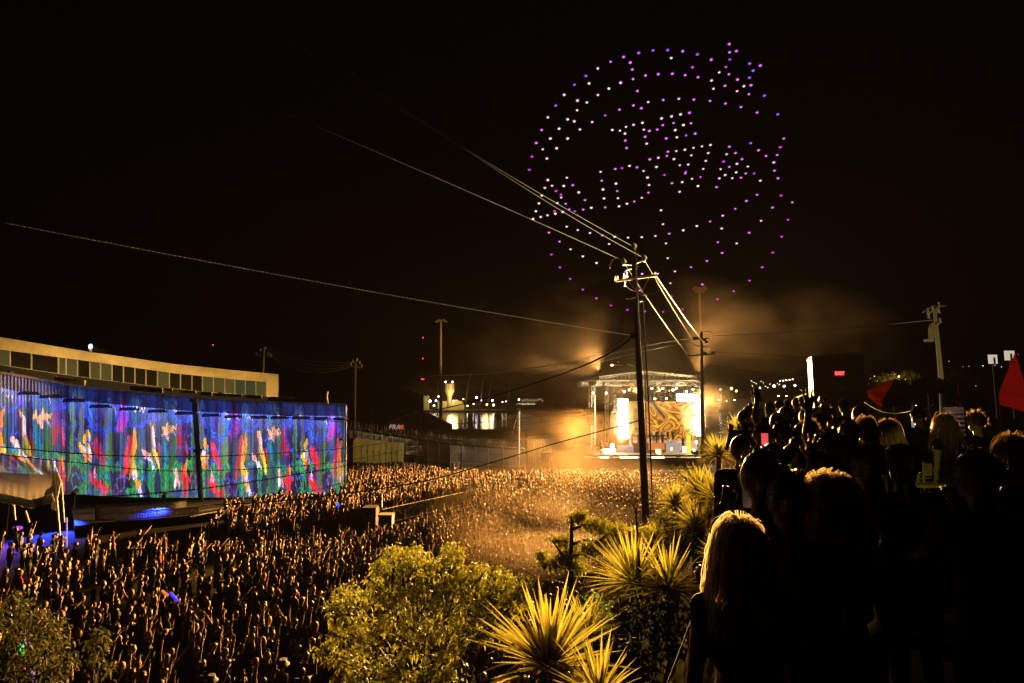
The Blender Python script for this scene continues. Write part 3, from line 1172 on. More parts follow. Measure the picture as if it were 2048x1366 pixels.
# bluish white light of the strobes
lamp("strobe_wash", 'AREA', SP(1247, 838, 2.2), (-10, 20, 3), 4200, (1.0, .72, .38), 1.2, stage, None, .3, 5.0)
lamp("strobe_wash", 'AREA', SP(1396, 832, 2.2), (2, 10, 6), 4200, (1.0, .72, .38), .9, stage, None, .3, 5.0)
lamp("roof_light", 'POINT', SP(1230, 800, 1.0), None, 900, (1, .75, .35), .5, stage)
lamp("roof_light", 'POINT', SP(1345, 795, 1.0), None, 900, (1, .75, .35), .5, stage)
lamp("added_hall_wash", 'SPOT', SP(1186, 778, -1.2), (-28, 43, 13.5), 22000, (1, .64, .2), .3, stage, R(36), .8)  # spot added to lighten the hall's fascia, without a fixture
lamp("roof_top_light", 'SPOT', SP(1300, 700, -14), SP(1290, 765), 4200, (1, .78, .35), .4, stage, R(40), .5)

for k, (a_, t_, e_, w_) in enumerate((((1200, 742), (-14, 62, 34), 15000, 140), ((1385, 742), (46, 66, 38), 24000, 120), ((1196, 756), P(882, 690, 98), 90000, 16), ((1396, 750), P(1400, 640, 105), 60000, 22))):  # lamps added on the roof to light the smoke and the masts
    p = SP(a_[0], a_[1], -.3)
    mb = MB()
    mb.box(p, (.3, .3, .3))
    mb.tube([p, p + Vector((0, 0, -.5))], .05, 5)
    f = part("added_sky_lamp", mb, fx, stage)
    lamp("added_sky_beam", 'SPOT', p + Vector((0, -.3, .3)), t_, e_, (1, .56, .2), .3, stage, R(w_), 1.0)
# long low building and fence behind the crowd, seen left of the stage
# ------------------------------------------------------------------ things beyond the yard fence
def quadbox(name, pts, depth, m, root):
    mb = MB()
    mb.prism([Vector(p) for p in pts], depth)
    return part(name, mb, m, root)


def gz(v, z=0.0):
    return Vector((v.x, v.y, z))


# dark hangar
hg = thing("dark_hangar", "huge unlit black hangar with sloping roof behind the hall", "hangar", gz(P(700, 820, 130), -.6))
quadbox("wall", [P(545, 830, 130), P(831, 824, 130), P(831, 792, 130), P(722, 754, 130), P(545, 754, 130)], (0, 12, 0), mat('hangar_cladding', (.015, .013, .012), .9), hg)
mb = MB()
mb.beam(P(722, 752, 129), P(831, 790, 129), 1.0, .5)
mb.beam(P(545, 752, 129), P(722, 752, 129), 1.0, .5)
part("roof_edge", mb, M['darkmetal'], hg)
# peaked tent hall with lettering
th_ = thing("gable_tent_hall", "grey peaked tent hall with lettering on its dark gable", "tent", gz(P(842, 850, 95)))
tm = mat('grey_tent_sheet', (.2, .16, .15), .8, vary=.15)
tm2 = mat('dark_gable_sheet', (.1, .08, .085), .85, vary=.15)
pk, le, re_ = P(842, 820, 92), P(777, 846, 92), P(905, 850, 92)
lb, rb_ = gz(le), gz(re_)
quadbox("gable", [lb, rb_, re_, pk, le], (0, .1, 0), tm2, th_)
bk = Vector((-22, 34, 0))
mb = MB()
mb.prism([le, pk, pk + bk, le + bk], (0, 0, .08))
mb.prism([pk, re_, re_ + bk, pk + bk], (0, 0, .08))
part("roof", mb, tm, th_)
mb = MB()
mb.prism([lb, le, le + bk, lb + bk], (.05, 0, 0))
part("side_wall", mb, mat('pale_tent_side', (.42, .32, .2), .8), th_)
mb = MB()
for a, b in ((le, pk), (pk, re_)):
    mb.beam(a + Vector((0, -.1, .05)), b + Vector((0, -.1, .05)), .12, .14)
mb.beam(gz(P(842, 840, 91.8), 1.0), P(842, 830, 91.8), .1, .1)
part("frame", mb, mat('tent_frame', (.5, .42, .3), .5), th_)
sz = 13 * 92 / FPX
mb = shift(text_mb("FRA", sz, .03, .01, .25), P(788.5, 854.5, 91.7))
part("lettering", mb, mat('white_letters', (.8, .75, .7), .6, emit=(1, .75, .55), es=.35, vary=.05), th_)
mb = MB()
a = P(802, 850, 91.7)
mb.box(a + Vector((0, 0, -.35)), (.28, .05, .62))
mb.box(a + Vector((.3, 0, -.35)), (.22, .05, .75))
part("emblem", mb, mat('orange_red_emblem', (.9, .12, .04), .6, emit=(1, .15, .03), es=.5, vary=.1), th_)
mb = shift(text_mb("LA  HALLE", .55, .02, .0, .0), P(878, 854, 91.7)) if False else MB()
# lights near the tents
# portable toilets
T0, T1 = P(799, 886, 60), P(703, 875, 55)
ptm = mat('yellow_green_plastic', (.45, .42, .04), .5, vary=.15, trans=.15)
ptr = mat('tan_plastic_roof', (.45, .33, .2), .6)


def toilet():
    t = thing("portable_toilet", "", "toilet", (0, 0, 0))
    mb = MB()
    mb.box((0, 0, 1.05), (1.1, 1.1, 2.1))
    link("body", mb.mesh("body", ptm), t)
    mb = MB()
    mb.prism([(-.58, -.58, 2.1), (.58, -.58, 2.1), (.5, -.58, 2.22), (.25, -.58, 2.32), (-.25, -.58, 2.32), (-.5, -.58, 2.22)], (0, 1.16, 0))
    link("roof", mb.mesh("roof", ptr), t)
    mb = MB()
    mb.box((0, -.565, 1.0), (.72, .03, 1.8))
    d = link("door", mb.mesh("door", mat('toilet_door', (.38, .34, .04), .5)), t)
    mb = MB()
    mb.box((.27, -.59, 1.05), (.08, .02, .2))
    link("handle", mb.mesh("handle", M['darkmetal']), d)
    mb = MB()
    mb.tube([(.4, .4, 2.1), (.4, .4, 2.75)], .05, 6)
    link("vent_pipe", mb.mesh("vent_pipe", M['darkmetal']), t)
    return t


tp = toilet()
NT = 8
dirv = (T1 - T0)
ang = math.atan2(dirv.y, dirv.x)
for i in range(NT):
    o = tp if i == 0 else dup(tp)
    p = T0.lerp(T1, (i + .5) / NT)
    p.z = p.z - 2.32
    o.location = (p.x, p.y, p.z)
    o.rotation_euler = (0, 0, ang + math.pi + 0.0)
    o["group"] = "portable toilets in a row right of the hall"
    o["label"] = ["yellow portable toilet with a brightly lit side, nearest the razor wire fence", "second yellow portable toilet from the right end of the row", "third yellow portable toilet from the right end of the row", "fourth yellow portable toilet from the right end of the row", "fourth yellow portable toilet from the hall", "third yellow portable toilet from the hall", "second yellow portable toilet from the hall", "darkest yellow portable toilet, beside the projected hall"][i]
mb = MB()
a, b = T0 + Vector((.8, 0, 0)), T1 + Vector((-1.5, 0, 0))
mb.prism([gz(a), gz(b), gz(b, b.z - 2.32), gz(a, a.z - 2.32)], (.8, 1.6, 0))
struct("platform", mb, M['concrete'])
# razor wire fence
fn = thing("razor_wire_fence", "tall mesh fence topped with coiled razor wire", "fence", gz(P(900, 900, 63)))
FT = [(690, 850, 70), (740, 858, 66), (780, 865, 63), (835, 873, 62), (901, 882, 63), (1007, 891, 66), (1050, 894, 68)]


def fpt(px, dz=0.0):
    return P(px, np.interp(px, [a for a, _, _ in FT], [b for _, b, _ in FT]), np.interp(px, [a for a, _, _ in FT], [b for _, _, b in FT])) + Vector((0, 0, dz))


for px in (700, 722, 745, 765, 785, 802, 814, 835, 856, 878, 901, 925, 951, 977, 1007, 1035, 1050):
    p = fpt(px)
    mb = MB()
    mb.tube([gz(p), p + Vector((0, 0, -.45)), p + Vector((-.12, -.1, -.2)), p + Vector((-.35, -.3, .05))], .035, 5)
    part("post", mb, M['steel'], fn)
mb = MB()
pts = []
n = 1500
L0 = 700
for i in range(n):
    px = L0 + (1050 - L0) * i / n
    th = i * 2 * math.pi / 26
    r_ = .42 * (1 + .18 * math.sin(i * .11))
    pts.append(fpt(px) + Vector((0.12 * math.sin(i * .05), math.cos(th) * r_, .25 + math.sin(th) * r_)))
mb.tube(pts, .016, 4, caps=False)
part("razor_wire", mb, M['alu'], fn)
mb = MB()
for k in range(3):
    mb.tube([fpt(700 + 350 * i / 20, -.15 - k * .05 if k < 2 else -2.4) for i in range(21)], .02, 4)
# wire mesh as thin crossed wires
for i in range(180):
    px = 700 + 350 * i / 180
    a = fpt(px, -.45)
    b = fpt(min(1050, px + 5), -.45)
    mb.tube([a, gz(b)], .006, 3, caps=False)
    a2 = fpt(min(1050, px + 5), -.45)
    mb.tube([a2, gz(fpt(px))], .006, 3, caps=False)
part("mesh_panel", mb, M['steel'], fn)
# privacy sheet behind fence
mb = MB()
vs, fs = [], []
for i in range(31):
    px = 800 + 250 * i / 30
    p = fpt(px)
    vs += [Vector((p.x, p.y + .3, 0)), Vector((p.x, p.y + .3, 1.9 + .06 * math.sin(i)))]
for i in range(30):
    fs.append((2 * i, 2 * i + 2, 2 * i + 3, 2 * i + 1))
mb.add(vs, fs)
part("windscreen", mb, mat('dark_windscreen_fabric', (.05, .04, .03), .9), fn)
# shipping containers and long low shed
cont = thing("shipping_container", "tan corrugated shipping container beside the lit pole", "container", gz(P(1090, 915, 71)))
mb = MB()
a, b = P(1054, 881, 70), P(1150, 884, 74)
zt_ = a.z
vs, fs = [], []
NN = 120
for i in range(NN + 1):
    p = a.lerp(b, i / NN)
    o = .06 * ((i // 2) % 2)
    vs += [(p.x, p.y - o, .1), (p.x, p.y - o, zt_)]
for i in range(NN):
    fs.append((2 * i, 2 * i + 2, 2 * i + 3, 2 * i + 1))
mb.add(vs, fs)
mb.prism([(a.x, a.y, zt_), (b.x, b.y, zt_), (b.x + .3, b.y + 6, zt_), (a.x + .3, a.y + 6, zt_)], (0, 0, .06))
mb.prism([(a.x, a.y, .1), (a.x, a.y, zt_), (a.x + .3, a.y + 6, zt_), (a.x + .3, a.y + 6, .1)], (-.05, 0, 0))
part("corrugated_side", mb, mat('tan_container', (.3, .22, .12), .7), cont)
mb = MB()
mb.box(((a.x + .9), a.y - .12, zt_ / 2), (.08, .08, zt_ - .2))
mb.box(((a.x + 2.2), a.y - .02, zt_ / 2), (.08, .08, zt_ - .2))
part("door_bar", mb, M['steel'], cont)
sh = thing("low_shed", "long low shed roof beyond the razor wire fence", "shed", gz(P(940, 890, 76)))
mb = MB()
a, b = P(845, 878, 76), P(1052, 879, 76)
mb.prism([gz(a), gz(b), b, a], (0, .1, 0))
part("wall", mb, mat('shed_wall', (.12, .09, .06), .9), sh)
mb = MB()
mb.prism([a + Vector((0, -.3, 0)), b + Vector((0, -.3, 0)), b + Vector((0, 6, .9)), a + Vector((0, 6, .9))], (0, 0, .1))
part("roof", mb, mat('shed_roof', (.25, .2, .14), .8), sh)
# white wall panels between container and stage
ss = thing("white_hoarding", "sloping pale hoarding between the container and the stage", "hoarding", gz(P(1130, 905, 66)))
mb = MB()
mb.prism([gz(P(1106, 910, 66)), gz(P(1168, 910, 66)), P(1168, 889, 66), P(1106, 907, 66)], (0, .15, 0))
part("panel", mb, mat('pale_hoarding', (.12, .1, .08), .8), ss)
mb = MB()
mb.beam(P(1106, 905.5, 65.9), P(1168, 888, 65.9), .1, .1)
part("top_rail", mb, M['alu'], ss)
kiosk = thing("small_kiosk", "small white kiosk with a lit edge at the back of the crowd", "kiosk", gz(P(1092, 915, 66)))
mb = MB()
mb.prism([gz(P(1084, 915, 66)), gz(P(1099, 915, 66)), P(1099, 907, 66), P(1084, 907, 66)], (0, 1.2, 0))
part("body", mb, M['white'], kiosk)
mb = MB()
a = P(1091.5, 906, 66)
mb.box(a + Vector((0, .5, 0)), (1.1, 1.5, .1))
part("roof", mb, M['alu'], kiosk)

# ------------------------------------------------------------------ port across the water
ORD = ["first", "second", "third", "fourth", "fifth", "sixth", "seventh", "eighth", "ninth", "tenth", "eleventh", "twelfth", "thirteenth", "fourteenth"]
port_l = glow('port_lamp', (1, .8, .45), 26.0)
port_w = glow('white_port_lamp', (.95, .85, 1.0), 26.0)
port_o = glow('orange_port_lamp', (1, .42, .08), 22.0)
redl = glow('red_beacon_lamp', (1, .03, .01), 10.0)


def far_lamp(px, py, m, r_px, label, base=None, name="harbour_lamp", group="lamps across the water", Y=295):
    p = P(px, py, Y)
    by = base if base is not None else 818
    t = thing(name, label, "lamp", P(px, by, Y), 0, group)
    mb = MB()
    mb.tube([P(px, by, Y), p], .12, 5)
    part("pole", mb, M['darkmetal'], t)
    mb = MB()
    r = r_px * Y / FPX
    mb.ell(p, (r, r * .6, r), 1)
    part("lamp_head", mb, m, t)


for (px, py, m, r, lb_) in [
    (860, 802, port_w, 2.2, "bright violet white lamp at the left foot of the harbour silo"),
    (872, 801.5, port_w, 1.8, "violet white lamp just right of the brightest pair by the harbour silo"),
    (877, 793, port_l, 1.3, "small lamp over the pair left of the harbour silo"),
    (907, 803, port_w, 2.6, "brightest white lamp at the foot of the harbour silo"),
    (927, 798, port_l, .9, "tiny amber lamp right of the harbour silo"),
    (953, 795, port_w, 1.8, "white lamp standing high right of the gantry crane"),
    (962, 801, port_w, 1.2, "small violet lamp between the high lamp and the orange lamp"),
    (974, 809, port_o, 2.0, "orange lamp low by the water near the gantry crane"),
    (978, 800, port_o, 1.3, "dim orange lamp above the orange lamp by the water"),
    (985, 801, port_w, 1.5, "white lamp right of the orange harbour lamps"),
    (987, 810, port_l, 1.7, "amber lamp low by the water, right of the orange lamp"),
    (1038, 799, port_l, 1.2, "single lamp over the row of tiny lights by the short pole"),
    (1005, 804, port_l, .9, "tiny lamp between the harbour lamps and the short pole"),
    (1012, 803, port_l, .8, "tiny lamp at the waterline left of the short pole"),
    (840, 811, port_l, 1.3, "amber lamp at the foot of the pale silo shed by the hangar"),
    (850, 813, port_l, 1.2, "low amber lamp left of the harbour silo by the water"),
    (868, 811, port_l, 1.5, "low amber lamp under the violet harbour lamps"),
    (882, 810, port_l, 1.2, "low amber lamp directly left of the harbour silo foot"),
    (893, 809, port_l, 1.2, "low amber lamp at the silo's left foot"),
    (915, 810, port_l, 1.5, "low amber lamp at the silo's right foot"),
    (935, 812, port_l, 1.1, "low amber lamp under the gantry crane's left leg"),
    (947, 808, port_l, 1.0, "low amber lamp between the gantry crane's legs"),
]:
    far_lamp(px, py, m, r, lb_)
for k in range(12):
    far_lamp(1034 + k * 4 + (k % 3), 808.5 - (k % 4 == 1) * 1.5, port_l, .42, ORD[k] + " tiny lamp from the left in the waterline row left of the stage", name="tiny_lamp", group="row of tiny lamps by the short pole")
for k in range(9):
    far_lamp(1045 + k * 5, 802 - (k * 7 % 5), port_l, .35, ORD[k] + " faint lamp from the left above the waterline row by the stage", name="faint_lamp", group="faint lamps above the row")
# right shore lamps
for (px, py, m, r, lb_) in [
    (1463, 777, port_o, 2.6, "big orange lamp above the water right of the stage"),
    (1472.5, 782, port_o, 2.0, "smaller orange lamp just right of the big orange lamp"),
    (1520, 776, port_w, 1.4, "dim violet lamp left of the shore floodlights"),
    (1548, 772, port_w, 2.4, "brightest white floodlight on the right shore"),
    (1568, 772.5, port_w, 1.9, "second white floodlight on the right shore, in the middle of three"),
    (1590, 771, port_w, 1.6, "violet white floodlight on the right shore, nearest the exit booth"),
    (1557, 792, port_l, 1.1, "low lamp on the right shore below the floodlights"),
    (1573, 792, port_l, 1.0, "low lamp on the right shore nearest the booth awning"),
    (1441, 779, port_w, .9, "tiny white lamp beside the stage's right tower"),
    (1438, 800, port_w, 1.0, "tiny white lamp by the waterline right of the stage"),
    (1453, 802, port_l, .8, "tiny lamp at the waterline under the orange lamps"),
    (1469, 800, port_w, 1.1, "small white lamp under the smaller orange lamp"),
]:
    far_lamp(px, py, m, r, lb_, base=812, Y=299 if px > 1500 else 296)
for k in range(5):
    far_lamp(1560 + k * 6.3, 762 - k * .8, port_l, 1.0, ORD[k] + " amber lamp from the left in the upper row on the right shore", base=800, name="row_lamp", group="upper row of shore lamps", Y=299)
for k in range(14):
    far_lamp(1503 + (k * 37 % 60), 762 + (k * 23 % 16) * .9, port_l, .5, ORD[sorted(range(14), key=lambda q: q * 37 % 60).index(k)] + " faint window light from the left on the right shore hill", base=806, name="faint_shore_lamp", group="faint shore lights", Y=298)
lamp("port_glow", 'POINT', P(905, 790, 286), None, 5000, (1, .72, .3), 3)
lamp("port_glow", 'POINT', P(975, 795, 286), None, 4000, (1, .6, .25), 3)
# silo tower
so = thing("harbour_silo", "lit pale silo tower with lamps on its flared top across the water", "silo", P(900, 818, 292))
mb = MB()
s_ = 292 / FPX
c = P(899, 818, 292)
for (z0, z1, r0, r1) in ((0, 24, 4.5, 4.5), (24, 36, 4.5, 9.5), (36, 50, 9.5, 9.5)):
    mb.tube([c + Vector((0, 0, z0 * s_)), c + Vector((0, 0, z1 * s_))], r0 * s_, 12, r1 * s_)
part("tower", mb, mat('glowing_silo_concrete', (.5, .42, .22), .8, vary=.3, scale=.3, emit=(1, .7, .25), es=.03), so)  # concrete given a faint glow standing for lamplight on it
mb = MB()
for px in (880, 890, 910, 920):
    p = P(px, 818, 291)
    mb.box(p + Vector((0, 0, 2)), (2.2, 3, 4.4))
part("sheds", mb, mat('lit_harbour_shed', (.5, .4, .2), .8, vary=.4, scale=.5), so)
for px in (891, 905):
    mb = MB()
    mb.ell(P(px, 764, 289), (.45, .3, .45), 1)
    part("lamp_head", mb, port_l, so)
mb = MB()
for px in (893.5, 899, 905):
    mb.tube([P(px, 768, 289), P(px, 782, 289)], .16, 4)
part("ladder", mb, M['alu'], so)
sb_ = thing("harbour_warehouse", "yellow lit boxy warehouse between the hangar and the floodlight mast", "warehouse", P(846, 818, 290))
quadbox("wall", [P(832, 822, 290), P(856, 822, 290), P(856, 791, 290), P(833, 793, 290)], (0, 5, 0), mat('warehouse_wall', (.42, .34, .14), .8, vary=.4, scale=.4), sb_)
quadbox("annex", [P(895, 822, 289), P(933, 822, 289), P(926, 806, 289), P(912, 799, 289), P(898, 806, 289)], (0, 4, 0), bpy.data.materials['warehouse_wall'], sb_)
lamp("warehouse_light", 'POINT', P(858, 803, 284), None, 900, (1, .8, .35), 1)
lamp("silo_light", 'POINT', P(902, 800, 282), None, 900, (1, .8, .35), 1)
quadbox("quay", [P(820, 823, 284), P(1165, 823, 284), P(1165, 820, 284), P(820, 820, 284)], (0, 4, 0), M['concrete'], sb_)
# gantry cranes
for k, (xa, xb_, yt, lb_) in enumerate(((930, 958, 742, "dim gantry crane arch right of the harbour silo"), (975, 1014, 748, "dim gantry crane arch left of the short lit pole"))):
    cr_ = thing("gantry_crane", lb_, "crane", P((xa + xb_) / 2, 818, 285), 0, "gantry cranes across the water")
    mb = MB()
    for q in (xa, xb_):
        mb.tube([P(q, 822, 285), P(q + 8, 760, 285), P(q + 14, yt, 285)], .5, 6)
    part("leg_frame", mb, M['darkmetal'], cr_)
    mb = MB()
    mb.tube([P(xa + 14, yt, 285), P(xb_ + 40, yt - 2, 285)], .55, 6)
    mb.tube([P(xa + 6, 775, 285), P(xb_ + 6, 775, 285)], .3, 6)
    part("boom", mb, M['darkmetal'], cr_)
# radio mast with red lamps
rm = thing("radio_mast", "thin dark mast carrying red warning lamps above the hangar", "mast", P(846, 818, 270))
mb = MB()
mb.tube([P(846, 818, 270), P(846, 670, 270)], .12, 5)
part("mast", mb, M['black'], rm)
for (px, py) in ((846, 675), (845.5, 717), (843.5, 758), (847, 758.5)):
    mb = MB()
    mb.ell(P(px, py, 269.5), (.26, .2, .24), 1)
    part("beacon", mb, redl, rm)
rm = thing("radio_mast", "faint mast with one red lamp over the middle of the hall roof", "mast", gz(P(426, 760, 150)))
mb = MB()
mb.tube([gz(P(426, 760, 150)), P(426, 690, 150)], .06, 5)
part("mast", mb, M['black'], rm)
mb = MB()
mb.ell(P(426, 690, 149.8), (.13, .12, .13), 1)
part("beacon", mb, redl, rm)


# ------------------------------------------------------------------ poles and wires
def insulator(p, r=.09, h=.28, root=None):
    mb = MB()
    for k in range(3):
        mb.tube([p + Vector((0, 0, k * h / 3)), p + Vector((0, 0, (k + .75) * h / 3))], r * (1 - k * .12), 8, r * .7)
    return part("insulator", mb, M['porcelain'], root)


PY_ = 26.0
pole = thing("utility_pole", "tall dark wooden utility pole rising from the crowd in front of the stage", "utility pole", gz(P(1298, 1159, PY_)))
pt, pb_ = P(1267, 496, PY_), gz(P(1298, 1159, PY_))
mb = MB()
mb.tube([pb_, pb_.lerp(pt, .5), pt], .2, 12, .12)
part("pole", mb, M['wood'], pole)


def pax(py):
    f = (py - 1159) / (496 - 1159)
    return 1298 + (1267 - 1298) * f


mb = MB()
a, b = P(1232, 562, PY_ - .3), P(1312, 551, PY_ - .3)
mb.beam(a, b, .10, .10)
mb.beam(P(1255, 560, PY_ - .28), P(1280, 590, PY_ - .28), .04, .04)
mb.beam(P(1300, 553, PY_ - .28), P(1280, 590, PY_ - .28), .04, .04)
part("crossarm", mb, M['palewood'], pole)
mb = MB()
mb.tube([P(1268, 530, PY_), P(1247, 529, PY_), P(1247, 523, PY_)], .04, 6)
mb.tube([P(1268, 528, PY_), P(1288, 520, PY_)], .04, 6)
mb.tube([P(1268, 536, PY_), P(1252, 541, PY_)], .03, 6)
part("bracket", mb, M['alu'], pole)
for (px, py, r_) in ((1268, 492, .14), (1247.5, 523, .14), (1288.5, 516, .14)):
    mb = MB()
    c = P(px, py, PY_ - .15)
    mb.ell(c, (r_, r_, r_ * .85), 2)
    mb.tube([c + Vector((0, 0, -.18)), c + Vector((0, 0, .14))], r_ * .45, 8)
    part("insulator", mb, M['porcelain'], pole, True)
for (px, py) in ((1231, 556), (1236, 556), (1248, 551), (1254, 548), (1250, 566), (1311, 548)):
    insulator(P(px, py + 6, PY_ - .3), .05, .28, pole)
mb = MB()
mb.tube([P(1250, 570, PY_ - .3), P(1258, 578, PY_ - .3), P(1271, 583, PY_ - .2)], .02, 5)
mb.tube([P(1251, 598, PY_ - .2), P(1262, 598, PY_ - .2), P(1272, 594, PY_ - .2)], .025, 5)
mb.tube([P(1284, 591, PY_ - .2), P(1292, 589, PY_ - .2), P(1308, 588, PY_ - .2), P(1319, 580, PY_ - .3)], .025, 5)
mb.tube([P(1235, 515, PY_), P(1226, 519, PY_), P(1220, 530, PY_), P(1220, 536, PY_)], .02, 5)
part("jumper_wire", mb, M['wire'], pole)
mb = MB()
mb.tube([P(1286, 600, PY_ - .2), P(1290, 680, PY_ - .2), P(1297, 800, PY_ - .2), P(1305, 1000, PY_ - .22)], .035, 6)
mb.box(P(1283, 601, PY_ - .2), (.2, .15, .12))
part("conduit", mb, mat('pole_conduit', (.12, .08, .06), .7), pole)
mb = MB()
for k in range(7):
    mb.ell(P(1274 + (k % 2) * 1.5, 508 + k * 5, PY_ - .16), (.022, .022, .022), 1)
part("bolt", mb, M['porcelain'], pole)
mb = MB()
mb.box(P(1268, 671, PY_ - .25), (.35, .2, .3))
mb.tube([P(1262, 676, PY_ - .3), P(1276, 672, PY_ - .3)], .04, 6)
part("cable_clamp", mb, M['blackwire'], pole)

# second pole by the stage
P2 = 53.0
pole2 = thing("utility_pole", "slimmer utility pole with a bright crossarm beside the stage's right tower", "utility pole", gz(P(1406, 966, P2)))
mb = MB()
mb.tube([gz(P(1406, 966, P2)), P(1403, 664, P2)], .2, 10, .13)
part("pole", mb, mat('hazy_pole_wood', (.12, .08, .05), .9), pole2)
mb = MB()
mb.beam(P(1374, 712, P2 - .3), P(1428, 708, P2 - .3), .14, .14)
part("crossarm", mb, M['palewood'], pole2)
mb = MB()
mb.beam(P(1385, 680, P2 - .3), P(1418, 676, P2 - .3), .12, .12)
mb.beam(P(1386, 690, P2 - .3), P(1416, 694, P2 - .3), .08, .08)
part("upper_crossarm", mb, M['palewood'], pole2)
for (px, py) in ((1388, 677), (1394, 676), (1401, 674), (1409, 680), (1413, 684), (1410, 707), (1426, 706)):
    mb = MB()
    mb.box(P(px, py, P2 - .35), (.28, .28, .28))
    part("insulator", mb, M['porcelain'], pole2)
mb = MB()
mb.tube([P(1390, 690, P2 - .3), P(1402, 697, P2 - .3), P(1418, 690, P2 - .3)], .03, 5)
mb.tube([P(1402, 664, P2), P(1420, 662, P2), P(1425, 668, P2)], .03, 5)
part("jumper_wire", mb, M['wire'], pole2)

# right lit pole
P3 = 46.0
pole3 = thing("utility_pole", "brightly lit pole with transformers over the red tents on the right", "utility pole", gz(P(1883, 820, P3), 7))
mb = MB()
mb.tube([gz(P(1884, 800, P3), 7.0), P(1881, 745, P3), P(1869, 615, P3)], .24, 10, .13)
part("pole", mb, M['palewood'], pole3)
for (xa, ya, xb_, yb_) in ((1855, 628, 1880, 613), (1862, 658, 1882, 643)):
    mb = MB()
    mb.beam(P(xa, ya, P3 - .3), P(xb_, yb_, P3 - .3), .14, .14)
    part("crossarm", mb, M['palewood'], pole3)
mb = MB()
mb.tube([P(1845, 625, P3 - .1), P(1866, 612, P3 - .1), P(1892, 612, P3 - .1)], .03, 5)
mb.tube([P(1876, 613, P3 - .1), P(1880, 627, P3 - .1)], .04, 5)
part("jumper_wire", mb, M['wire'], pole3)
for (px, py) in ((1861, 668), (1865, 666), (1869, 664)):
    mb = MB()
    c = P(px - 1, py, P3 - .5)
    mb.tube([c + Vector((0, 0, -.5)), c + Vector((0, 0, .5))], .10, 8)
    mb.tube([c + Vector((0, 0, .5)), c + Vector((0, 0, .8))], .04, 5)
    part("transformer", mb, M['palewood'], pole3)
for (px, py) in ((1856, 622), (1866, 618), (1878, 610), (1864, 652), (1880, 642), (1858, 634), (1876, 622)):
    insulator(P(px, py + 3, P3 - .3), .1, .4, pole3)
mb = MB()
mb.box(P(1858, 681, P3 - .4), (.6, .4, .2))
part("platform", mb, M['palewood'], pole3)
lamp("added_pole_spot", 'SPOT', (36, 33, 9.5), P(1872, 690, P3), 1700, (1, .8, .35), .2, None, R(34), .6)  # unseen spot added to light this pole

# left distant poles
pole4 = thing("utility_pole", "small lit utility pole behind the hall roof", "utility pole", gz(P(527, 800, 70)))
mb = MB()
mb.tube([gz(P(527, 800, 70)), P(528, 695, 70)], .14, 8, .1)
part("pole", mb, M['palewood'], pole4)
mb = MB()
mb.beam(P(511, 710, 69.8), P(543, 713, 69.8), .16, .16)
part("crossarm", mb, M['palewood'], pole4)
for (px, py) in ((513, 708), (521, 700), (531, 696), (536, 708), (541, 711)):
    insulator(P(px, py + 2, 69.8), .12, .35, pole4)
pole5 = thing("utility_pole", "utility pole with crossarm between the hall and the razor wire fence", "utility pole", gz(P(707, 875, 62)))
mb = MB()
mb.tube([gz(P(707, 950, 62)), P(711, 722, 62)], .18, 8, .12)
part("pole", mb, mat('grey_pole_wood', (.2, .15, .11), .9), pole5)
mb = MB()
mb.beam(P(700, 733, 61.8), P(725, 735, 61.8), .14, .14)
part("crossarm", mb, M['palewood'], pole5)
for (px, py) in ((702, 729), (706, 723), (714, 720), (719, 726), (723, 732), (716, 734)):
    insulator(P(px, py + 2, 61.8), .12, .35, pole5)

GW = "wires of the near pole"


def wire(name, pts, r, m, label, group=None):
    mb = MB()
    mb.tube(pts, r, 5)
    return solo(name, mb, m, label, "wire", group, loc=tuple(pts[0]))


# three conductors going up left over the camera's left side
wire("power_line", sag(P(1268, 494, PY_), P(420, -20, 11), .15), .010, M['wire'], "upper power line rising left from the top insulator of the near pole", GW)
wire("power_line", sag(P(1288, 516, PY_), P(380, -85, 11), .35), .010, M['wire'], "power line crossing the upper one, from the near pole's right insulator", GW)
wire("power_line", sag(P(1247, 522, PY_), P(80, 20, 12), -.1), .010, M['wire'], "lowest power line running up left from the near pole's left insulator", GW)
# to the second pole
wire("power_line", sag(P(1247, 524, PY_), P(1377, 710, P2), .2), .011, M['wire'], "left power line dropping from the near pole to the stage pole", GW)
wire("power_line", sag(P(1288, 518, PY_), P(1403, 705, P2), .2), .011, M['wire'], "middle power line dropping from the near pole to the stage pole", GW)
wire("power_line", sag(P(1311, 549, PY_), P(1425, 706, P2), .2), .022, M['wire'], "right bright power line dropping from the near pole to the stage pole", GW)
# beaded cable to the left
mb = MB()
c0, c1 = P(1264, 671, PY_ - .3), P(10, 446, 17.0)
pts = sag(c0, c1, .12, 60)
mb.tube(pts, .005, 5)
tot = 150
for i in range(tot):
    f = i / tot
    k = f * 60
    a = pts[int(k)].lerp(pts[min(60, int(k) + 1)], k - int(k))
    d = (pts[min(60, int(k) + 1)] - pts[int(k)]).normalized()
    mb.cap(a - d * .035, a + d * .035, .015, .015, 1)
solo("lashed_cable", mb, M['wire'], "beaded pale cable running left from the middle of the near pole across the sky", "cable", loc=tuple(c0))
# lower black cables


def curve_pts(tab, n=30):
    """smooth curve through px,py,Y"""
    k = len(tab)
    res = []
    for i in range(k - 1):
        p = [tab[max(0, min(k - 1, i + j))] for j in (-1, 0, 1, 2)]
        for s in range(n // (k - 1) + 1):
            f = s / (n // (k - 1) + 1)
            q = [.5 * (2 * p[1][c] + (-p[0][c] + p[2][c]) * f + (2 * p[0][c] - 5 * p[1][c] + 4 * p[2][c] - p[3][c]) * f * f + (-p[0][c] + 3 * p[1][c] - 3 * p[2][c] + p[3][c]) * f ** 3) for c in range(3)]
            res.append(P(*q))
    res.append(P(*tab[-1]))
    return res


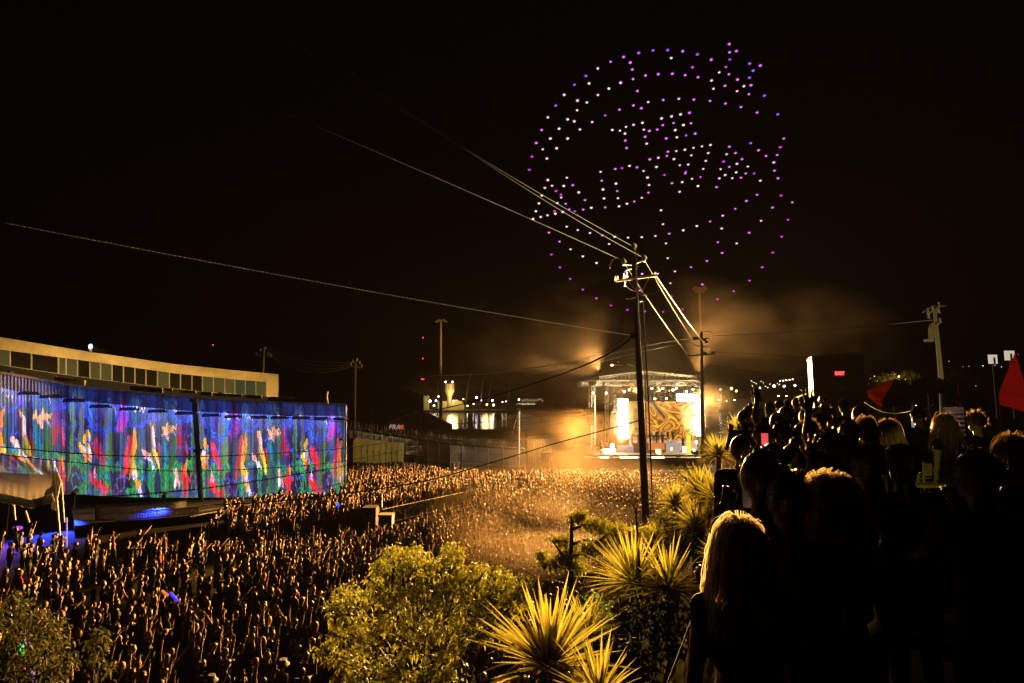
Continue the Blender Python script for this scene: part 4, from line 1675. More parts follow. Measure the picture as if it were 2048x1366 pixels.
wire("black_cable", curve_pts([(1264, 674, 26), (1230, 700, 27), (1150, 738, 31), (1000, 788, 38), (870, 820, 46), (740, 836, 54), (695, 838, 58)]), .045, M['blackwire'], "thick black cable sagging left from the near pole towards the hall's corner")
wire("pale_cable", curve_pts([(1258, 676, 26), (1215, 700, 26.5), (1150, 722, 28), (1000, 745, 36), (860, 752, 50)]), .014, M['wire'], "thin pale cable sagging left just above the thick black one")
wire("pale_cable", curve_pts([(1385, 676, 53), (1300, 690, 50), (1150, 722, 50), (950, 750, 52)]), .02, M['wire'], "faint pale cable from the stage pole running left over the stage")
wire("pale_cable", curve_pts([(1385, 684, 53), (1300, 700, 50), (1150, 735, 50), (1050, 750, 52)]), .02, M['wire'], "lower faint cable from the stage pole running left over the stage")
wire("long_cable", curve_pts([(1420, 672, 53), (1560, 665, 50), (1700, 656, 47), (1866, 640, 46)]), .02, M['wire'], "thin cable from the stage pole to the lit pole on the right")
wire("long_cable", curve_pts([(1420, 730, 60), (1520, 745, 50), (1640, 752, 44)]), .014, M['blackwire'], "thin dark cable sagging right from the stage pole behind the booth")
wire("long_cable", curve_pts([(1420, 704, 60), (1520, 708, 50), (1640, 718, 44)]), .014, M['blackwire'], "upper dark cable sagging right from the stage pole towards the booth")
wire("black_cable", curve_pts([(1182, 815, 66), (1060, 835, 58), (900, 848, 50), (700, 840, 44), (560, 830, 42)]), .03, M['blackwire'], "upper dark cable running left from the stage's left tower")
wire("black_cable", curve_pts([(1182, 830, 66), (1060, 848, 56), (880, 870, 45), (695, 896, 36), (560, 906, 31), (400, 913, 27), (200, 910, 24), (-40, 890, 22)]), .022, M['blackwire'], "dark cable crossing the projected wall at mid height")
wire("black_cable", curve_pts([(1182, 835, 66), (1040, 862, 54), (860, 890, 44), (690, 922, 36), (540, 936, 30), (330, 942, 26), (160, 926, 24), (-40, 905, 22)]), .018, M['blackwire'], "lower dark cable crossing the projected wall")
wire("black_cable", curve_pts([(1290, 838, 26), (1180, 868, 27), (1100, 890, 28), (960, 932, 30), (850, 962, 31), (700, 986, 32), (560, 1002, 33), (430, 1010, 34)]), .028, M['blackwire'], "lowest thick black cable crossing in front of the crowd")
# wires between the two far left poles
for k in range(4):
    wire("power_line", sag(P(538, 696 + k * 4, 70), P(702, 724 + k * 3, 62), .7 + .25 * k, 16), .02, M['wire'], ["top", "second", "third", "lowest"][k] + " thin line sagging between the two small poles behind the hall", "lines between the far left poles")

# floodlight masts
fm = thing("floodlight_mast", "tall slim unlit floodlight mast left of the harbour silo", "floodlight mast", gz(P(881, 880, 98)))
mb = MB()
mb.tube([gz(P(881, 880, 98)), P(882, 640, 98)], .28, 8, .18)
part("mast", mb, mat('mast_steel', (.35, .25, .17), .6), fm)
for (px, py) in ((873, 643), (878, 640), (887, 640), (891, 643)):
    mb = MB()
    mb.ell(P(px, py, 97.5), (.35, .3, .22), 1)
    mb.tube([P(px, py, 97.5), P(882, 642, 98)], .06, 4)
    part("lamp_head", mb, M['palewood'], fm)
fm = thing("floodlight_mast", "tall floodlight mast with a ring of lamps above the stage's right side", "floodlight mast", gz(P(1406, 880, 105)))
mb = MB()
mb.tube([gz(P(1408, 880, 105)), P(1399, 578, 105)], .36, 8, .22)
part("mast", mb, mat('brown_lit_mast', (.4, .2, .1), .7), fm)  # brown colour stands for the light on the mast
for (px, py) in ((1388, 579), (1393, 583), (1396, 577), (1403, 577), (1406, 583), (1411, 578), (1391, 575), (1409, 574)):
    mb = MB()
    mb.box(P(px, py, 104.5), (.5, .4, .42))
    mb.tube([P(px, py, 104.5), P(1399, 580, 105)], .06, 4)
    part("lamp_head", mb, bpy.data.materials['brown_lit_mast'], fm)
# street lamp over the stage's left half
sl = thing("street_lamp", "street lamp arm with a reddish lamp above the stage roof", "street lamp", gz(P(1268, 800, 60)))
mb = MB()
mb.tube([gz(P(1290, 800, 60)), P(1290, 748, 60), P(1268, 732, 60), P(1255, 728, 60)], .07, 6)
part("arm", mb, M['darkmetal'], sl)
mb = MB()
mb.tube([P(1222, 730, 60), P(1244, 729, 60)], .09, 8)
part("lamp_housing", mb, M['palewood'], sl)
mb = MB()
mb.ell(P(1224, 730.5, 59.9), (.22, .15, .13), 1)
part("bulb", mb, glow('red_street_bulb', (1, .25, .12), 7), sl)
mb = MB()
mb.box(P(1236, 724, 60), (.15, .15, .15))
part("photocell", mb, M['porcelain'], sl)
# short lit pole beside the razor wire
sp_ = thing("lit_pole", "short bright white pole with a guy wire at the end of the razor wire", "pole", gz(P(1037, 930, 64)))
mb = MB()
mb.tube([gz(P(1037, 917, 64)), P(1038, 821, 64)], .14, 8, .12)
mb.box(P(1038, 818, 64), (.5, .3, .2))
part("pole", mb, M['white'], sp_)
mb = MB()
mb.tube([P(1036, 825, 64), P(1024, 870, 64)], .02, 4)
part("guy_wire", mb, M['wire'], sp_)
mb = MB()
for k in range(30):
    mb.ell(P(1039, 825 + k * 3, 63.8), (.05, .05, .05), 1)
part("light_string", mb, glow('string_bulbs', (1, .8, .45), 2.0), sp_)
# ------------------------------------------------------------------ people: one continuous body each
SKINS = [mat('skin_fair', (.62, .42, .30), .55, vary=.06, scale=20), mat('skin_tan', (.50, .32, .2), .55, vary=.06, scale=20), mat('skin_brown', (.26, .15, .09), .55, vary=.06, scale=20)]
TOPS = {'black': mat('top_black', (.02, .02, .022), .85), 'white': mat('top_white', (.68, .66, .62), .85, vary=.1), 'grey': mat('top_grey', (.2, .2, .2), .85), 'dark blue': mat('top_dark_blue', (.03, .045, .12), .85), 'red': mat('top_red', (.45, .03, .03), .85), 'yellow': mat('top_yellow', (.6, .45, .05), .85), 'brown': mat('top_brown', (.2, .11, .06), .85), 'green': mat('top_green', (.06, .16, .07), .85), 'pale blue': mat('top_pale_blue', (.25, .38, .55), .85), 'orange': mat('top_orange', (.6, .2, .05), .85)}
HAIRS = {'black': mat('hair_black', (.012, .009, .007), .5, spec=.4), 'brown': mat('hair_brown', (.07, .035, .018), .5, spec=.4), 'blond': mat('hair_blond', (.42, .26, .1), .5, spec=.4), 'bald': SKINS[1]}
PANTS = [mat('trousers_dark', (.02, .022, .03), .9), mat('shorts_denim', (.05, .08, .14), .9), mat('trousers_beige', (.25, .2, .14), .9)]
SHOE = mat('shoes', (.05, .05, .05), .7)


def U(v):
    return Vector(v).normalized()


UP = dict(r=((.25, .05, 1), (.02, .12, 1)), l=((-.25, .05, 1), (-.02, .12, 1)))
POSES = {
    'both arms raised': dict(r=((.35, .15, 1), (.05, .1, 1)), l=((-.35, .15, 1), (-.1, .1, 1))),
    'both arms raised wide': dict(r=((.9, .1, .75), (.25, .1, 1)), l=((-.9, .1, .75), (-.3, .1, 1))),
    'right arm raised': dict(r=((.3, .25, 1), (-.05, .1, 1)), l=((-.18, .05, -1), (-.05, .4, -.9))),
    'left arm raised': dict(r=((.18, .05, -1), (.05, .4, -.9)), l=((-.3, .25, 1), (.05, .1, 1))),
    'arm pointing forward': dict(r=((.2, .75, .65), (.05, .7, .7)), l=((-.2, .0, -1), (.05, .5, -.8))),
    'phone held up': dict(r=((.2, .7, .15), (-.3, .35, .9)), l=((-.2, .65, .1), (.3, .35, .9))),
    'arms down': dict(r=((.15, .0, -1), (.03, .15, -1)), l=((-.15, .0, -1), (-.03, .15, -1))),
    'hands on head': dict(r=((.9, .2, .35), (-.75, -.1, .6)), l=((-.9, .2, .35), (.75, -.1, .6))),
    'fist raised': dict(r=((.5, .3, .6), (.0, .05, 1)), l=((-.25, .2, -1), (.2, .7, -.2))),
    'arms folded': dict(r=((.2, .2, -1), (-.8, .55, .05)), l=((-.2, .2, -1), (.8, .5, -.05))),
}


def person_prims(pose, tilt=0.0, spread=.08, fingers=True, female=False, sleeves=.55, lean=0.0, step=0.0, seat=False, neck_turn=0.0, nose=True):
    """returns list of (kind, args, label) with feet at z=0, looking to +Y"""
    pr = []
    sw = .175 if not female else .155

    def cap(a, b, r0, r1, lab):
        pr.append(('c', Vector(a), Vector(b), r0, r1, lab))

    def ell(c, r, lab):
        pr.append(('e', Vector(c), r, lab))
    hd = Vector((0, .02 + lean, 1.60))
    rt = Matrix.Rotation(neck_turn, 3, 'Z')
    ell(hd, (.075, .095, .115), 'skin')
    ell(hd + rt @ Vector((0, .03, -.06)), (.055, .065, .06), 'skin')
    if nose:
        cap(hd + rt @ Vector((0, .085, .0)), hd + rt @ Vector((0, .108, -.03)), .012, .016, 'skin')
        ell(hd + rt @ Vector((.076, -.005, -.01)), (.014, .022, .032), 'skin')
        ell(hd + rt @ Vector((-.076, -.005, -.01)), (.014, .022, .032), 'skin')
        cap(hd + rt @ Vector((-.03, .084, .02)), hd + rt @ Vector((.03, .084, .02)), .014, .014, 'skin')
        cap(hd + rt @ Vector((-.02, .088, -.06)), hd + rt @ Vector((.02, .088, -.06)), .010, .010, 'skin')
    cap((0, -.005 + lean * .8, 1.40), hd + Vector((0, -.01, -.08)), .055, .052, 'skin')
    ell((0, lean * .7, 1.26), (sw * .98, .11, .2), 'top')
    ell((0, lean * .35, 1.06), (.145 if not female else .125, .1, .17), 'top')
    if female:
        ell((.065, .07 + lean * .7, 1.25), (.06, .065, .065), 'top')
        ell((-.065, .07 + lean * .7, 1.25), (.06, .065, .065), 'top')
    ell((0, 0, .92), (.165, .118, .12), 'pants')
    cap((-sw + .02, lean * .8, 1.385), (sw - .02, lean * .8, 1.385), .058, .058, 'top')
    for s in (1, -1):
        k = Vector((s * .1, .03 + step * s, .49))
        an = Vector((s * .105, -.01 + step * 1.3 * s, .09))
        cap((s * .088, 0, .88), k, .088, .058, 'pants')
        cap(k, an, .058, .038, 'leg')
        cap(an + Vector((0, -.02, -.045)), an + Vector((s * .02, .15, -.055)), .036, .032, 'shoe')
        sh = Vector((s * sw, lean * .8, 1.38))
        d1, d2 = pose['r' if s > 0 else 'l']
        el_ = sh + U(d1) * .285
        wr = el_ + U(d2) * .25
        mid = sh.lerp(el_, sleeves)
        cap(sh, mid, .056, .05, 'top')
        cap(mid, el_, .043, .037, 'skin')
        cap(el_, wr, .037, .025, 'skin')
        h = U(d2)
        side = h.cross(Vector((0, 1, 0)) if abs(h.y) < .8 else Vector((0, 0, 1))).normalized()
        nrm = side.cross(h).normalized()
        pc = wr + h * .05
        cap(wr, pc + h * .02, .024, .028, 'skin')
        for q in (-1, 0, 1):
            cap(wr + h * .02 + side * q * .015, wr + h * .085 + side * q * .024, .015, .013, 'skin')
        if fingers:
            for q, ln in ((-1.5, .062), (-.5, .078), (.5, .083), (1.5, .072)):
                a = wr + h * .09 + side * q * .019
                b = a + (h + side * q * spread).normalized() * ln * .55
                c = b + (h * .85 + side * q * spread + nrm * (.5 if spread < .1 else .15)).normalized() * ln * .5
                cap(a, b, .0105, .0095, 'skin')
                cap(b, c, .0095, .0085, 'skin')
            ts = -s
            a = wr + h * .03 + side * ts * .022
            b = a + (h * .6 + side * ts * .8).normalized() * .045
            cap(a, b, .013, .011, 'skin')
            cap(b, b + (h * .9 + side * ts * .3).normalized() * .03, .011, .009, 'skin')
        else:
            cap(pc, wr + h * .15, .026, .018, 'skin')
    return pr


def build_body(name, prims, voxel, decimate=None, smooth=True, wrinkle=0.0, keep_above=None, bare_legs=False):
    mb = MB()
    for p in prims:
        if keep_above is not None:
            z = max(p[1].z, p[2].z) if p[0] == 'c' else p[1].z
            if z < keep_above:
                continue
        if p[0] == 'c':
            mb.cap(p[1], p[2], p[3], p[4], 2 if voxel < .02 else 1)
        else:
            mb.ell(p[1], p[2], 2)
    me = mb.mesh(name, [])
    o = bpy.data.objects.new(name, me)
    col.objects.link(o)
    rm = o.modifiers.new("r", 'REMESH')
    rm.mode = 'VOXEL'
    rm.voxel_size = voxel
    if smooth:
        sm = o.modifiers.new("s", 'SMOOTH')
        sm.factor = .6
        sm.iterations = 2 if voxel < .02 else 1
    if decimate:
        dm = o.modifiers.new("d", 'DECIMATE')
        dm.ratio = decimate
    dg = bpy.context.evaluated_depsgraph_get()
    ev = o.evaluated_get(dg)
    me2 = bpy.data.meshes.new_from_object(ev)
    bpy.data.objects.remove(o)
    bpy.data.meshes.remove(me)
    me2.name = name
    n = len(me2.polygons)
    cen = np.empty(n * 3)
    me2.polygons.foreach_get("center", cen)
    cen = cen.reshape(-1, 3)
    best = np.full(n, 1e9)
    lab = np.zeros(n, int)
    LI = {'skin': 0, 'top': 1, 'pants': 2, 'leg': 0 if bare_legs else 2, 'shoe': 3}
    for p in prims:
        if p[0] == 'c':
            a, b = np.array(p[1]), np.array(p[2])
            d = b - a
            t = np.clip(((cen - a) @ d) / max(1e-9, d @ d), 0, 1)
            dist = np.linalg.norm(cen - (a + t[:, None] * d), axis=1) - (p[3] + (p[4] - p[3]) * t)
        else:
            r = np.array(p[2])
            q = (cen - np.array(p[1])) / r
            dist = (np.linalg.norm(q, axis=1) - 1) * r.min()
        m = dist < best
        best[m] = dist[m]
        lab[m] = LI[p[-1]]
    me2.materials.clear()
    for _ in range(4):
        me2.materials.append(SKINS[0])
    me2.polygons.foreach_set("material_index", lab.astype(np.int32))
    me2.polygons.foreach_set("use_smooth", np.ones(n, dtype=bool))
    if wrinkle:
        nv = len(me2.vertices)
        co = np.empty(nv * 3)
        me2.vertices.foreach_get("co", co)
        co = co.reshape(-1, 3)
        for i in range(nv):
            if .85 < co[i][2] < 1.38 and abs(co[i][0]) < .25:
                co[i][1] += wrinkle * noise.noise(Vector((co[i][0] * 9, co[i][1] * 9, co[i][2] * 14)))
        me2.vertices.foreach_set("co", co.ravel())
    me2.update()
    return me2


def hair_mesh(name, style, sub=3, turn=0.0, lean=0.0, n_seed=0):
    """hair as a displaced shell round the skull; long hair falls down the back"""
    v, f = ICO[sub]
    hd = Vector((0, .02 + lean, 1.60))
    keep, vs = [], []
    for x in v:
        x = Vector(x)
        r = Vector((.087, .106, .125))
        p = Vector((x.x * r.x, x.y * r.y - .006, x.z * r.z + .008))
        nn = noise.noise(Vector((x.x * 4 + n_seed, x.y * 4, x.z * 4)))
        if style == 'curly':
            p *= 1.13 + .16 * nn + .1 * noise.noise(x * 11)
        elif style == 'bun':
            p *= 1.02 + .05 * nn
        else:
            p *= 1.02 + .07 * nn
        if style in ('long', 'curly') and x.z < .1 and x.y < .45:
            k = (.1 - x.z)
            p.z -= k * (.17 if style == 'long' else .10)
            p.y -= k * .02
            p.x *= 1 + k * (.12 if style == 'long' else .2)
        vs.append(p)
    fs = []
    for q in f:
        c = sum((Vector(v[i]) for i in q), Vector()) / 3
        face = c.y > .35 and c.z < .45 and abs(c.x) < .8
        under = c.z < -.35 and style not in ('long', 'curly')
        if not face and not under:
            fs.append(q)
    mb = MB()
    Mt = Matrix.Rotation(turn, 3, 'Z')
    mb.add([hd + Mt @ p for p in vs], fs)
    if style == 'bun':
        mb.ell(hd + Mt @ Vector((0, -.06, .14)), (.045, .045, .045), 2)
    if style == 'cap':
        mb.ell(hd + Mt @ Vector((0, 0, .05)), (.098, .118, .09), 2)
        mb.prism([hd + Mt @ Vector((a, b, .05)) for a, b in ((-.07, .09), (.07, .09), (.05, .19), (-.05, .19))], (0, 0, .012))
    return mb.mesh(name, HAIRS['brown'], smooth=True)


def bucket_hat():
    mb = MB()
    hd = Vector((0, .02, 1.60))
    mb.tube([hd + Vector((0, 0, .03)), hd + Vector((0, 0, .13))], .115, 12, .085)
    mb.tube([hd + Vector((0, 0, -.01)), hd + Vector((0, 0, .045))], .175, 12, .112)
    return mb.mesh("sun_hat", TOPS['white'])


BODY = []
for i, (pn, fem, slv) in enumerate([('both arms raised', False, .55), ('both arms raised', True, .1), ('right arm raised', False, .55), ('left arm raised', True, .3), ('arm pointing forward', False, .5), ('phone held up', True, .5), ('arms down', False, .9), ('arms down', True, .2), ('hands on head', False, .4), ('fist raised', False, .55), ('both arms raised wide', True, .1), ('phone held up', False, .55), ('arms folded', False, .6)]):
    pr = person_prims(POSES[pn], fingers=True, female=fem, sleeves=slv, step=.03 * (i % 3 - 1))
    BODY.append((build_body("person", pr, .0165, None, True, bare_legs=(i % 2 == 1)), pn, fem, pr))
HMESH = {k: hair_mesh("hair", k) for k in ('short', 'long', 'curly', 'bun', 'cap')}
HAT = bucket_hat()
print("bodies", [len(b[0].polygons) for b in BODY])


def add_person(loc, rz, body_i, top, hair, hairstyle, skin, pants, label, group, scale=1.0, hat=False, mats=None, tilt=(0, 0)):
    me, pn, fem, _ = BODY[body_i] if isinstance(body_i, int) else body_i
    o = bpy.data.objects.new("person", me)
    col.objects.link(o)
    o.location = loc
    o.rotation_euler = (tilt[0], tilt[1], rz)
    o.scale = (scale, scale, scale)
    for k, m_ in enumerate((SKINS[skin], TOPS[top], PANTS[pants], SHOE)):
        o.material_slots[k].link = 'OBJECT'
        o.material_slots[k].material = m_
    tag(o, label, "person", group)
    if hair != 'bald':
        h = link("hair", HMESH[hairstyle], o)
        h.material_slots[0].link = 'OBJECT'
        h.material_slots[0].material = HAIRS[hair]
    if hat:
        link("sun_hat", HAT, o)
    return o


def inside(poly, x, y):
    c = False
    n = len(poly)
    j = n - 1
    for i in range(n):
        xi, yi = poly[i]
        xj, yj = poly[j]
        if (yi > y) != (yj > y) and x < (xj - xi) * (y - yi) / (yj - yi) + xi:
            c = not c
        j = i
    return c


# where heads show in the photograph (pixel outline of the crowd)
CROWD = [(-60, 1040), (60, 1062), (200, 1068), (300, 1062), (400, 1066), (485, 1084), (600, 1075), (745, 1052), (770, 1052), (930, 1006), (955, 975), (955, 955), (1050, 948), (1170, 946), (1400, 947), (1396, 1010), (1340, 1060), (1290, 1110), (1240, 1170), (1200, 1260), (1180, 1380), (1160, 1480), (-60, 1480)]
CROWD2 = [(705, 918), (745, 912), (820, 930), (960, 942), (1400, 943), (1400, 950), (1050, 952), (950, 955), (930, 972), (765, 1000), (742, 1010), (490, 1045), (425, 1048), (425, 1015), (470, 998), (560, 985), (640, 985), (690, 965)]
cands = []
y = 12.0
row = 0
while y < 66.0:
    sp = 0.74 if y < 22 else (0.62 if y < 35 else 0.54)
    x = -34.0 + (row % 2) * sp / 2
    while x < 26:
        jx, jy = x + random.gauss(0, .13), y + random.gauss(0, .13)
        sx_, sy_, _ = proj((jx, jy, 1.62))
        ok = inside(CROWD, sx_, sy_) or inside(CROWD2, sx_, sy_)
        if ok and not (jy > 64.8 and jx > 7):
            # open patches
            dens = 1.0
            if sx_ < 440 and sy_ < 1150:
                dens = .5
            if inside([(425, 1048), (425, 985), (690, 960), (742, 1010)], sx_, sy_):
                dens = .55
            if random.random() < dens:
                cands.append((jx, jy))
        x += sp
    y += sp * .87
    row += 1
cands.sort(key=lambda c: c[0] ** 2 + c[1] ** 2)
near, far = cands[:272], cands[272:]
print("crowd", len(cands))


def face_stage(x, y):
    return math.atan2(STAGE.y - y, STAGE.x - x) - math.pi / 2 + random.uniform(-.3, .3)


top_w = ['black'] * 9 + ['white'] * 4 + ['grey'] * 3 + ['dark blue'] * 3 + ['red', 'yellow', 'brown', 'green', 'pale blue', 'orange', 'brown']


def zone(x, y):
    sx_, sy_, _ = proj((x, y, 1.6))
    col_ = "far left" if sx_ < 130 else "left of centre" if sx_ < 330 else "centre left" if sx_ < 520 else "left of the leafy tree" if sx_ < 700 else "behind the leafy tree" if sx_ < 950 else "beside the slender tree"
    row_ = "bottom row" if sy_ > 1330 else "front row" if sy_ > 1265 else "second row" if sy_ > 1200 else "third row"
    return row_, col_


for k, (x, y_) in enumerate(near):
    bi = random.choices(range(len(BODY)), weights=[5, 5, 4, 4, 3, 4, 8, 8, 2, 4, 2, 4, 3])[0]
    me, pn, fem, _ = BODY[bi]
    top = random.choice(top_w)
    hair = random.choices(['black', 'brown', 'blond', 'bald'], weights=[5, 6, 3, .6 if not fem else 0])[0]
    hs = random.choice(['long', 'long', 'curly', 'bun']) if fem else random.choice(['short', 'short', 'short', 'cap'])
    hat = hs == 'short' and random.random() < .08
    row_, col_ = zone(x, y_)
    hn = "bald" if hair == 'bald' else ("hatted" if hat else {"cap": "capped", "long": f"long {hair} haired", "curly": f"curly {hair} haired", "bun": f"{hair} bun haired", "short": f"short {hair} haired"}[hs])
    add_person((x, y_, .005), face_stage(x, y_), bi, top, hair, hs, random.choice([0, 0, 1, 1, 2]), random.choice([0, 0, 1, 2]),
               f"{hn} person in {top}, {pn}, {col_}, {row_}".replace("both arms raised wide", "arms spread up").replace("dark blue", "navy").replace("haired person in", "haired, in"), "people in the crowd below", random.uniform(.9, 1.09), hat, None, (random.gauss(0, .06), random.gauss(0, .07)))

# the rest of the crowd as one mass
FAR = []
for i, (me, pn, fem, pr) in enumerate(BODY):
    if pn in ('hands on head',):
        continue
    pr2 = person_prims(POSES[pn], fingers=False, female=fem, sleeves=.4, nose=False)
    m2 = build_body("crowd_body", pr2, .034, .22, False, keep_above=.8)
    co = np.empty(len(m2.vertices) * 3)
    m2.vertices.foreach_get("co", co)
    co = co.reshape(-1, 3)
    m2.calc_loop_triangles()
    tr = np.empty(len(m2.loop_triangles) * 3, dtype=np.int32)
    m2.loop_triangles.foreach_get("vertices", tr)
    tm_ = np.empty(len(m2.loop_triangles), dtype=np.int32)
    m2.loop_triangles.foreach_get("material_index", tm_)
    hm = hair_mesh("h", 'long' if fem else 'short', 1)
    hv = np.array([v.co[:] for v in hm.vertices])
    hf = np.array([list(p.vertices) for p in hm.polygons])
    tr = np.vstack([tr.reshape(-1, 3), hf + len(co)])
    co = np.vstack([co, hv])
    tm_ = np.concatenate([tm_, np.full(len(hf), 4)])
    FAR.append((co, tr, tm_, pn))
    bpy.data.meshes.remove(m2)
    bpy.data.meshes.remove(hm)
tnames = list(TOPS)
hnames = ['black', 'brown', 'blond']
fmats = SKINS + [TOPS[t] for t in tnames] + [HAIRS[h] for h in hnames] + PANTS + [SHOE]
Vs, Ts, Ms = [], [], []
base = 0
wts = [1.6 if 'down' not in f[3] and 'folded' not in f[3] else 6 for f in FAR]
for (x, y_) in far:
    co, tr, tm_, pn = random.choices(FAR, weights=wts)[0]
    a = face_stage(x, y_)
    s_ = random.uniform(.88, 1.1)
    ca, sa_ = math.cos(a) * s_, math.sin(a) * s_
    v = np.empty_like(co)
    v[:, 0] = co[:, 0] * ca - co[:, 1] * sa_ + x
    v[:, 1] = co[:, 0] * sa_ + co[:, 1] * ca + y_
    v[:, 2] = co[:, 2] * s_ + random.uniform(-.03, .06)
    v[:, 0] += v[:, 2] * random.gauss(0, .07)
    v[:, 1] += v[:, 2] * random.gauss(0, .06)
    Vs.append(v)
    Ts.append(tr + base)
    base += len(co)
    lut = np.array([random.choice([0, 0, 1, 1, 2]), 3 + tnames.index(random.choice(top_w)), 3 + len(tnames) + 3 + random.choice([0, 1, 2]), 3 + len(tnames) + 6, 3 + len(tnames) + random.choice([0, 1, 1, 2])])
    Ms.append(lut[tm_])
V_, T_, M_ = np.vstack(Vs), np.vstack(Ts), np.concatenate(Ms)
print("far crowd tris", len(T_), "people", len(far))
me = bpy.data.meshes.new("distant_crowd")
me.vertices.add(len(V_))
me.vertices.foreach_set("co", V_.ravel())
me.loops.add(len(T_) * 3)
me.loops.foreach_set("vertex_index", T_.ravel().astype(np.int32))
me.polygons.add(len(T_))
me.polygons.foreach_set("loop_start", np.arange(0, len(T_) * 3, 3, dtype=np.int32))
for m_ in fmats:
    me.materials.append(m_)
me.polygons.foreach_set("material_index", M_.astype(np.int32))
me.polygons.foreach_set("use_smooth", np.ones(len(T_), dtype=bool))
me.update(calc_edges=True)
o = link("crowd", me)
tag(o, "dense festival crowd with raised arms filling the yard up to the stage", "crowd", None, "stuff")
# ------------------------------------------------------------------ barriers, ramp rails, tent
def make_barrier(L=1.9, H=1.15, n=15):
    t = thing("crowd_barrier", "", "barrier", (0, 0, 0))
    mb = MB()
    mb.tube([(0, 0, .12), (0, 0, H), (L, 0, H), (L, 0, .12)], .028, 6)
    mb.tube([(0, 0, .2), (L, 0, .2)], .022, 5)
    link("frame", mb.mesh("frame", M['white']), t)
    mb = MB()
    for i in range(1, n):
        mb.tube([(L * i / n, 0, .2), (L * i / n, 0, H)], .018, 4)
    link("pickets", mb.mesh("pickets", M['white']), t)
    for x in (.3, L - .3):
        mb = MB()
        mb.tube([(x, -.3, 0.02), (x, 0, .14), (x, .3, .02)], .02, 5)
        link("foot", mb.mesh("foot", M['steel']), t)
    return t


bar = make_barrier()
bar.name = "crowd_barrier"
used = False
BL = {0: ["barrier at the left end of the near barrier line", "second barrier from the left end of the near line", "third barrier from the left end of the near line", "fourth barrier of the near line, next to the speaker case"],
      1: ["barrier of the far line, next to the speaker case", "second barrier of the far line from the speaker case", "third barrier of the far line from the speaker case", "barrier at the far right end of the far line, among the people"]}
for li, (a, b) in enumerate(((P(487, 1046, 32), P(735, 1016, 36)), (P(764, 1006, 37.3), P(930, 976, 43.8)))):
    a, b = gz(a), gz(b)
    n_ = 4
    for i in range(n_):
        o = bar if not used else dup(bar)
        used = True
        p = a.lerp(b, i / n_)
        d = (b - a)
        o.location = (p.x, p.y, .004)
        o.rotation_euler = (0, 0, math.atan2(d.y, d.x))
        sx_ = (d.length / n_) / 1.94
        o.scale = (sx_, 1, 1)
        o["group"] = "crowd barriers between the two halves of the crowd"
        o["label"] = "grey picket " + BL[li][i]
# case with raised lid between the two barrier lines
cs1 = thing("speaker_case", "grey flight case with its white lid standing open between barriers", "flight case", gz(P(770, 1040, 35)))
mb = MB()
c = P(773, 1026, 35)
mb.box((c.x, c.y, .7), (.85, .7, 1.3))
mb.box((c.x, c.y - .02, 1.36), (.9, .76, .05))
part("case_body", mb, mat('case_grey', (.35, .3, .24), .7), cs1)
mb = MB()
a = P(757, 1015, 35.2)
mb.prism([a, P(764, 1015, 34.9), P(764, 988, 34.9), P(757, 990, 35.2)], (0, .1, 0))
part("lid", mb, M['white'], cs1)
mb = MB()
c = P(748, 1000, 36)
mb.box((c.x - .3, c.y + .4, .8), (.9, .9, 1.5))
solo("dark_cabinet", mb, mat('cabinet_dark', (.06, .05, .045), .8), "dark cabinet just left of the open flight case", "cabinet", loc=(c.x, c.y, 0))

# ramp in front of the projected wall, with picket rails washed in blue light
for k, (tab, h, lb_) in enumerate((
    ([(190, 1027, 37), (250, 1025, 37.6), (330, 1019, 38.6), (372, 1014, 39.4)], .42, "upper picket railing of the ramp under the projected wall"),
    ([(190, 1042, 36), (250, 1040, 36.6), (330, 1033, 37.6), (400, 1026, 38.6)], .40, "lower picket railing of the ramp under the projected wall"))):
    t = thing("ramp_railing", lb_, "railing", P(*tab[0]), 0, "ramp railings")
    pts = curve_pts(tab, 24)
    mb = MB()
    mb.tube([p + Vector((0, 0, h)) for p in pts], .03, 5)
    mb.tube(pts, .03, 5)
    part("rails", mb, M['steel'], t)
    mb = MB()
    for i in range(len(pts) - 1):
        for f in (0, .33, .66):
            p = pts[i].lerp(pts[i + 1], f)
            mb.tube([p, p + Vector((0, 0, h))], .022, 4)
    part("pickets", mb, M['white'], t)
for k, tab in enumerate((([(140, 988, 40.5), (264, 997, 42), (381, 1000, 43), (520, 994, 45), (690, 990, 48)]), ([(370, 1015, 40), (480, 1003, 42), (600, 996, 44), (690, 992, 46)]), ([(400, 1022, 39), (480, 1012, 41), (560, 1005, 43)]), ([(380, 1034, 37), (430, 1024, 38.5), (480, 1018, 40)]))):
    mb = MB()
    mb.tube(curve_pts(tab, 20), .045, 5)
    solo("handrail", mb, M['steel'], ["long blue lit rail along the foot of the projected wall", "blue lit rail rising right above the ramp railings", "second blue lit rail below the rail over the ramp", "short blue lit rail at the ramp's right foot"][k], "handrail", "blue lit handrails")
# ramp deck
mb = MB()
a, b, c, d = P(150, 1052, 35), P(480, 1022, 40), P(690, 1000, 46), P(120, 1000, 40)
vs = [a, b, c, Vector((c.x - .5, c.y + 2, c.z)), Vector((d.x, d.y + 1, a.z + .1))]
for v in vs:
    v.z = min(v.z, .9)
mb.prism(vs, (0, 0, -.25))
struct("ramp", mb, mat('ramp_deck', (.04, .04, .04), .8, spec=.2))
t = thing("support_trestle", "triangular blue lit metal trestle left of the near barrier line", "trestle", gz(P(450, 1045, 33)))
mb = MB()
A_, B_, C_ = P(418, 1046, 33), P(452, 1024, 34), P(484, 1047, 33)
mb.tube([A_, B_, C_, A_], .04, 5)
mb.tube([gz(A_), A_], .04, 5)
mb.tube([gz(C_), C_], .04, 5)
part("frame", mb, M['steel'], t)
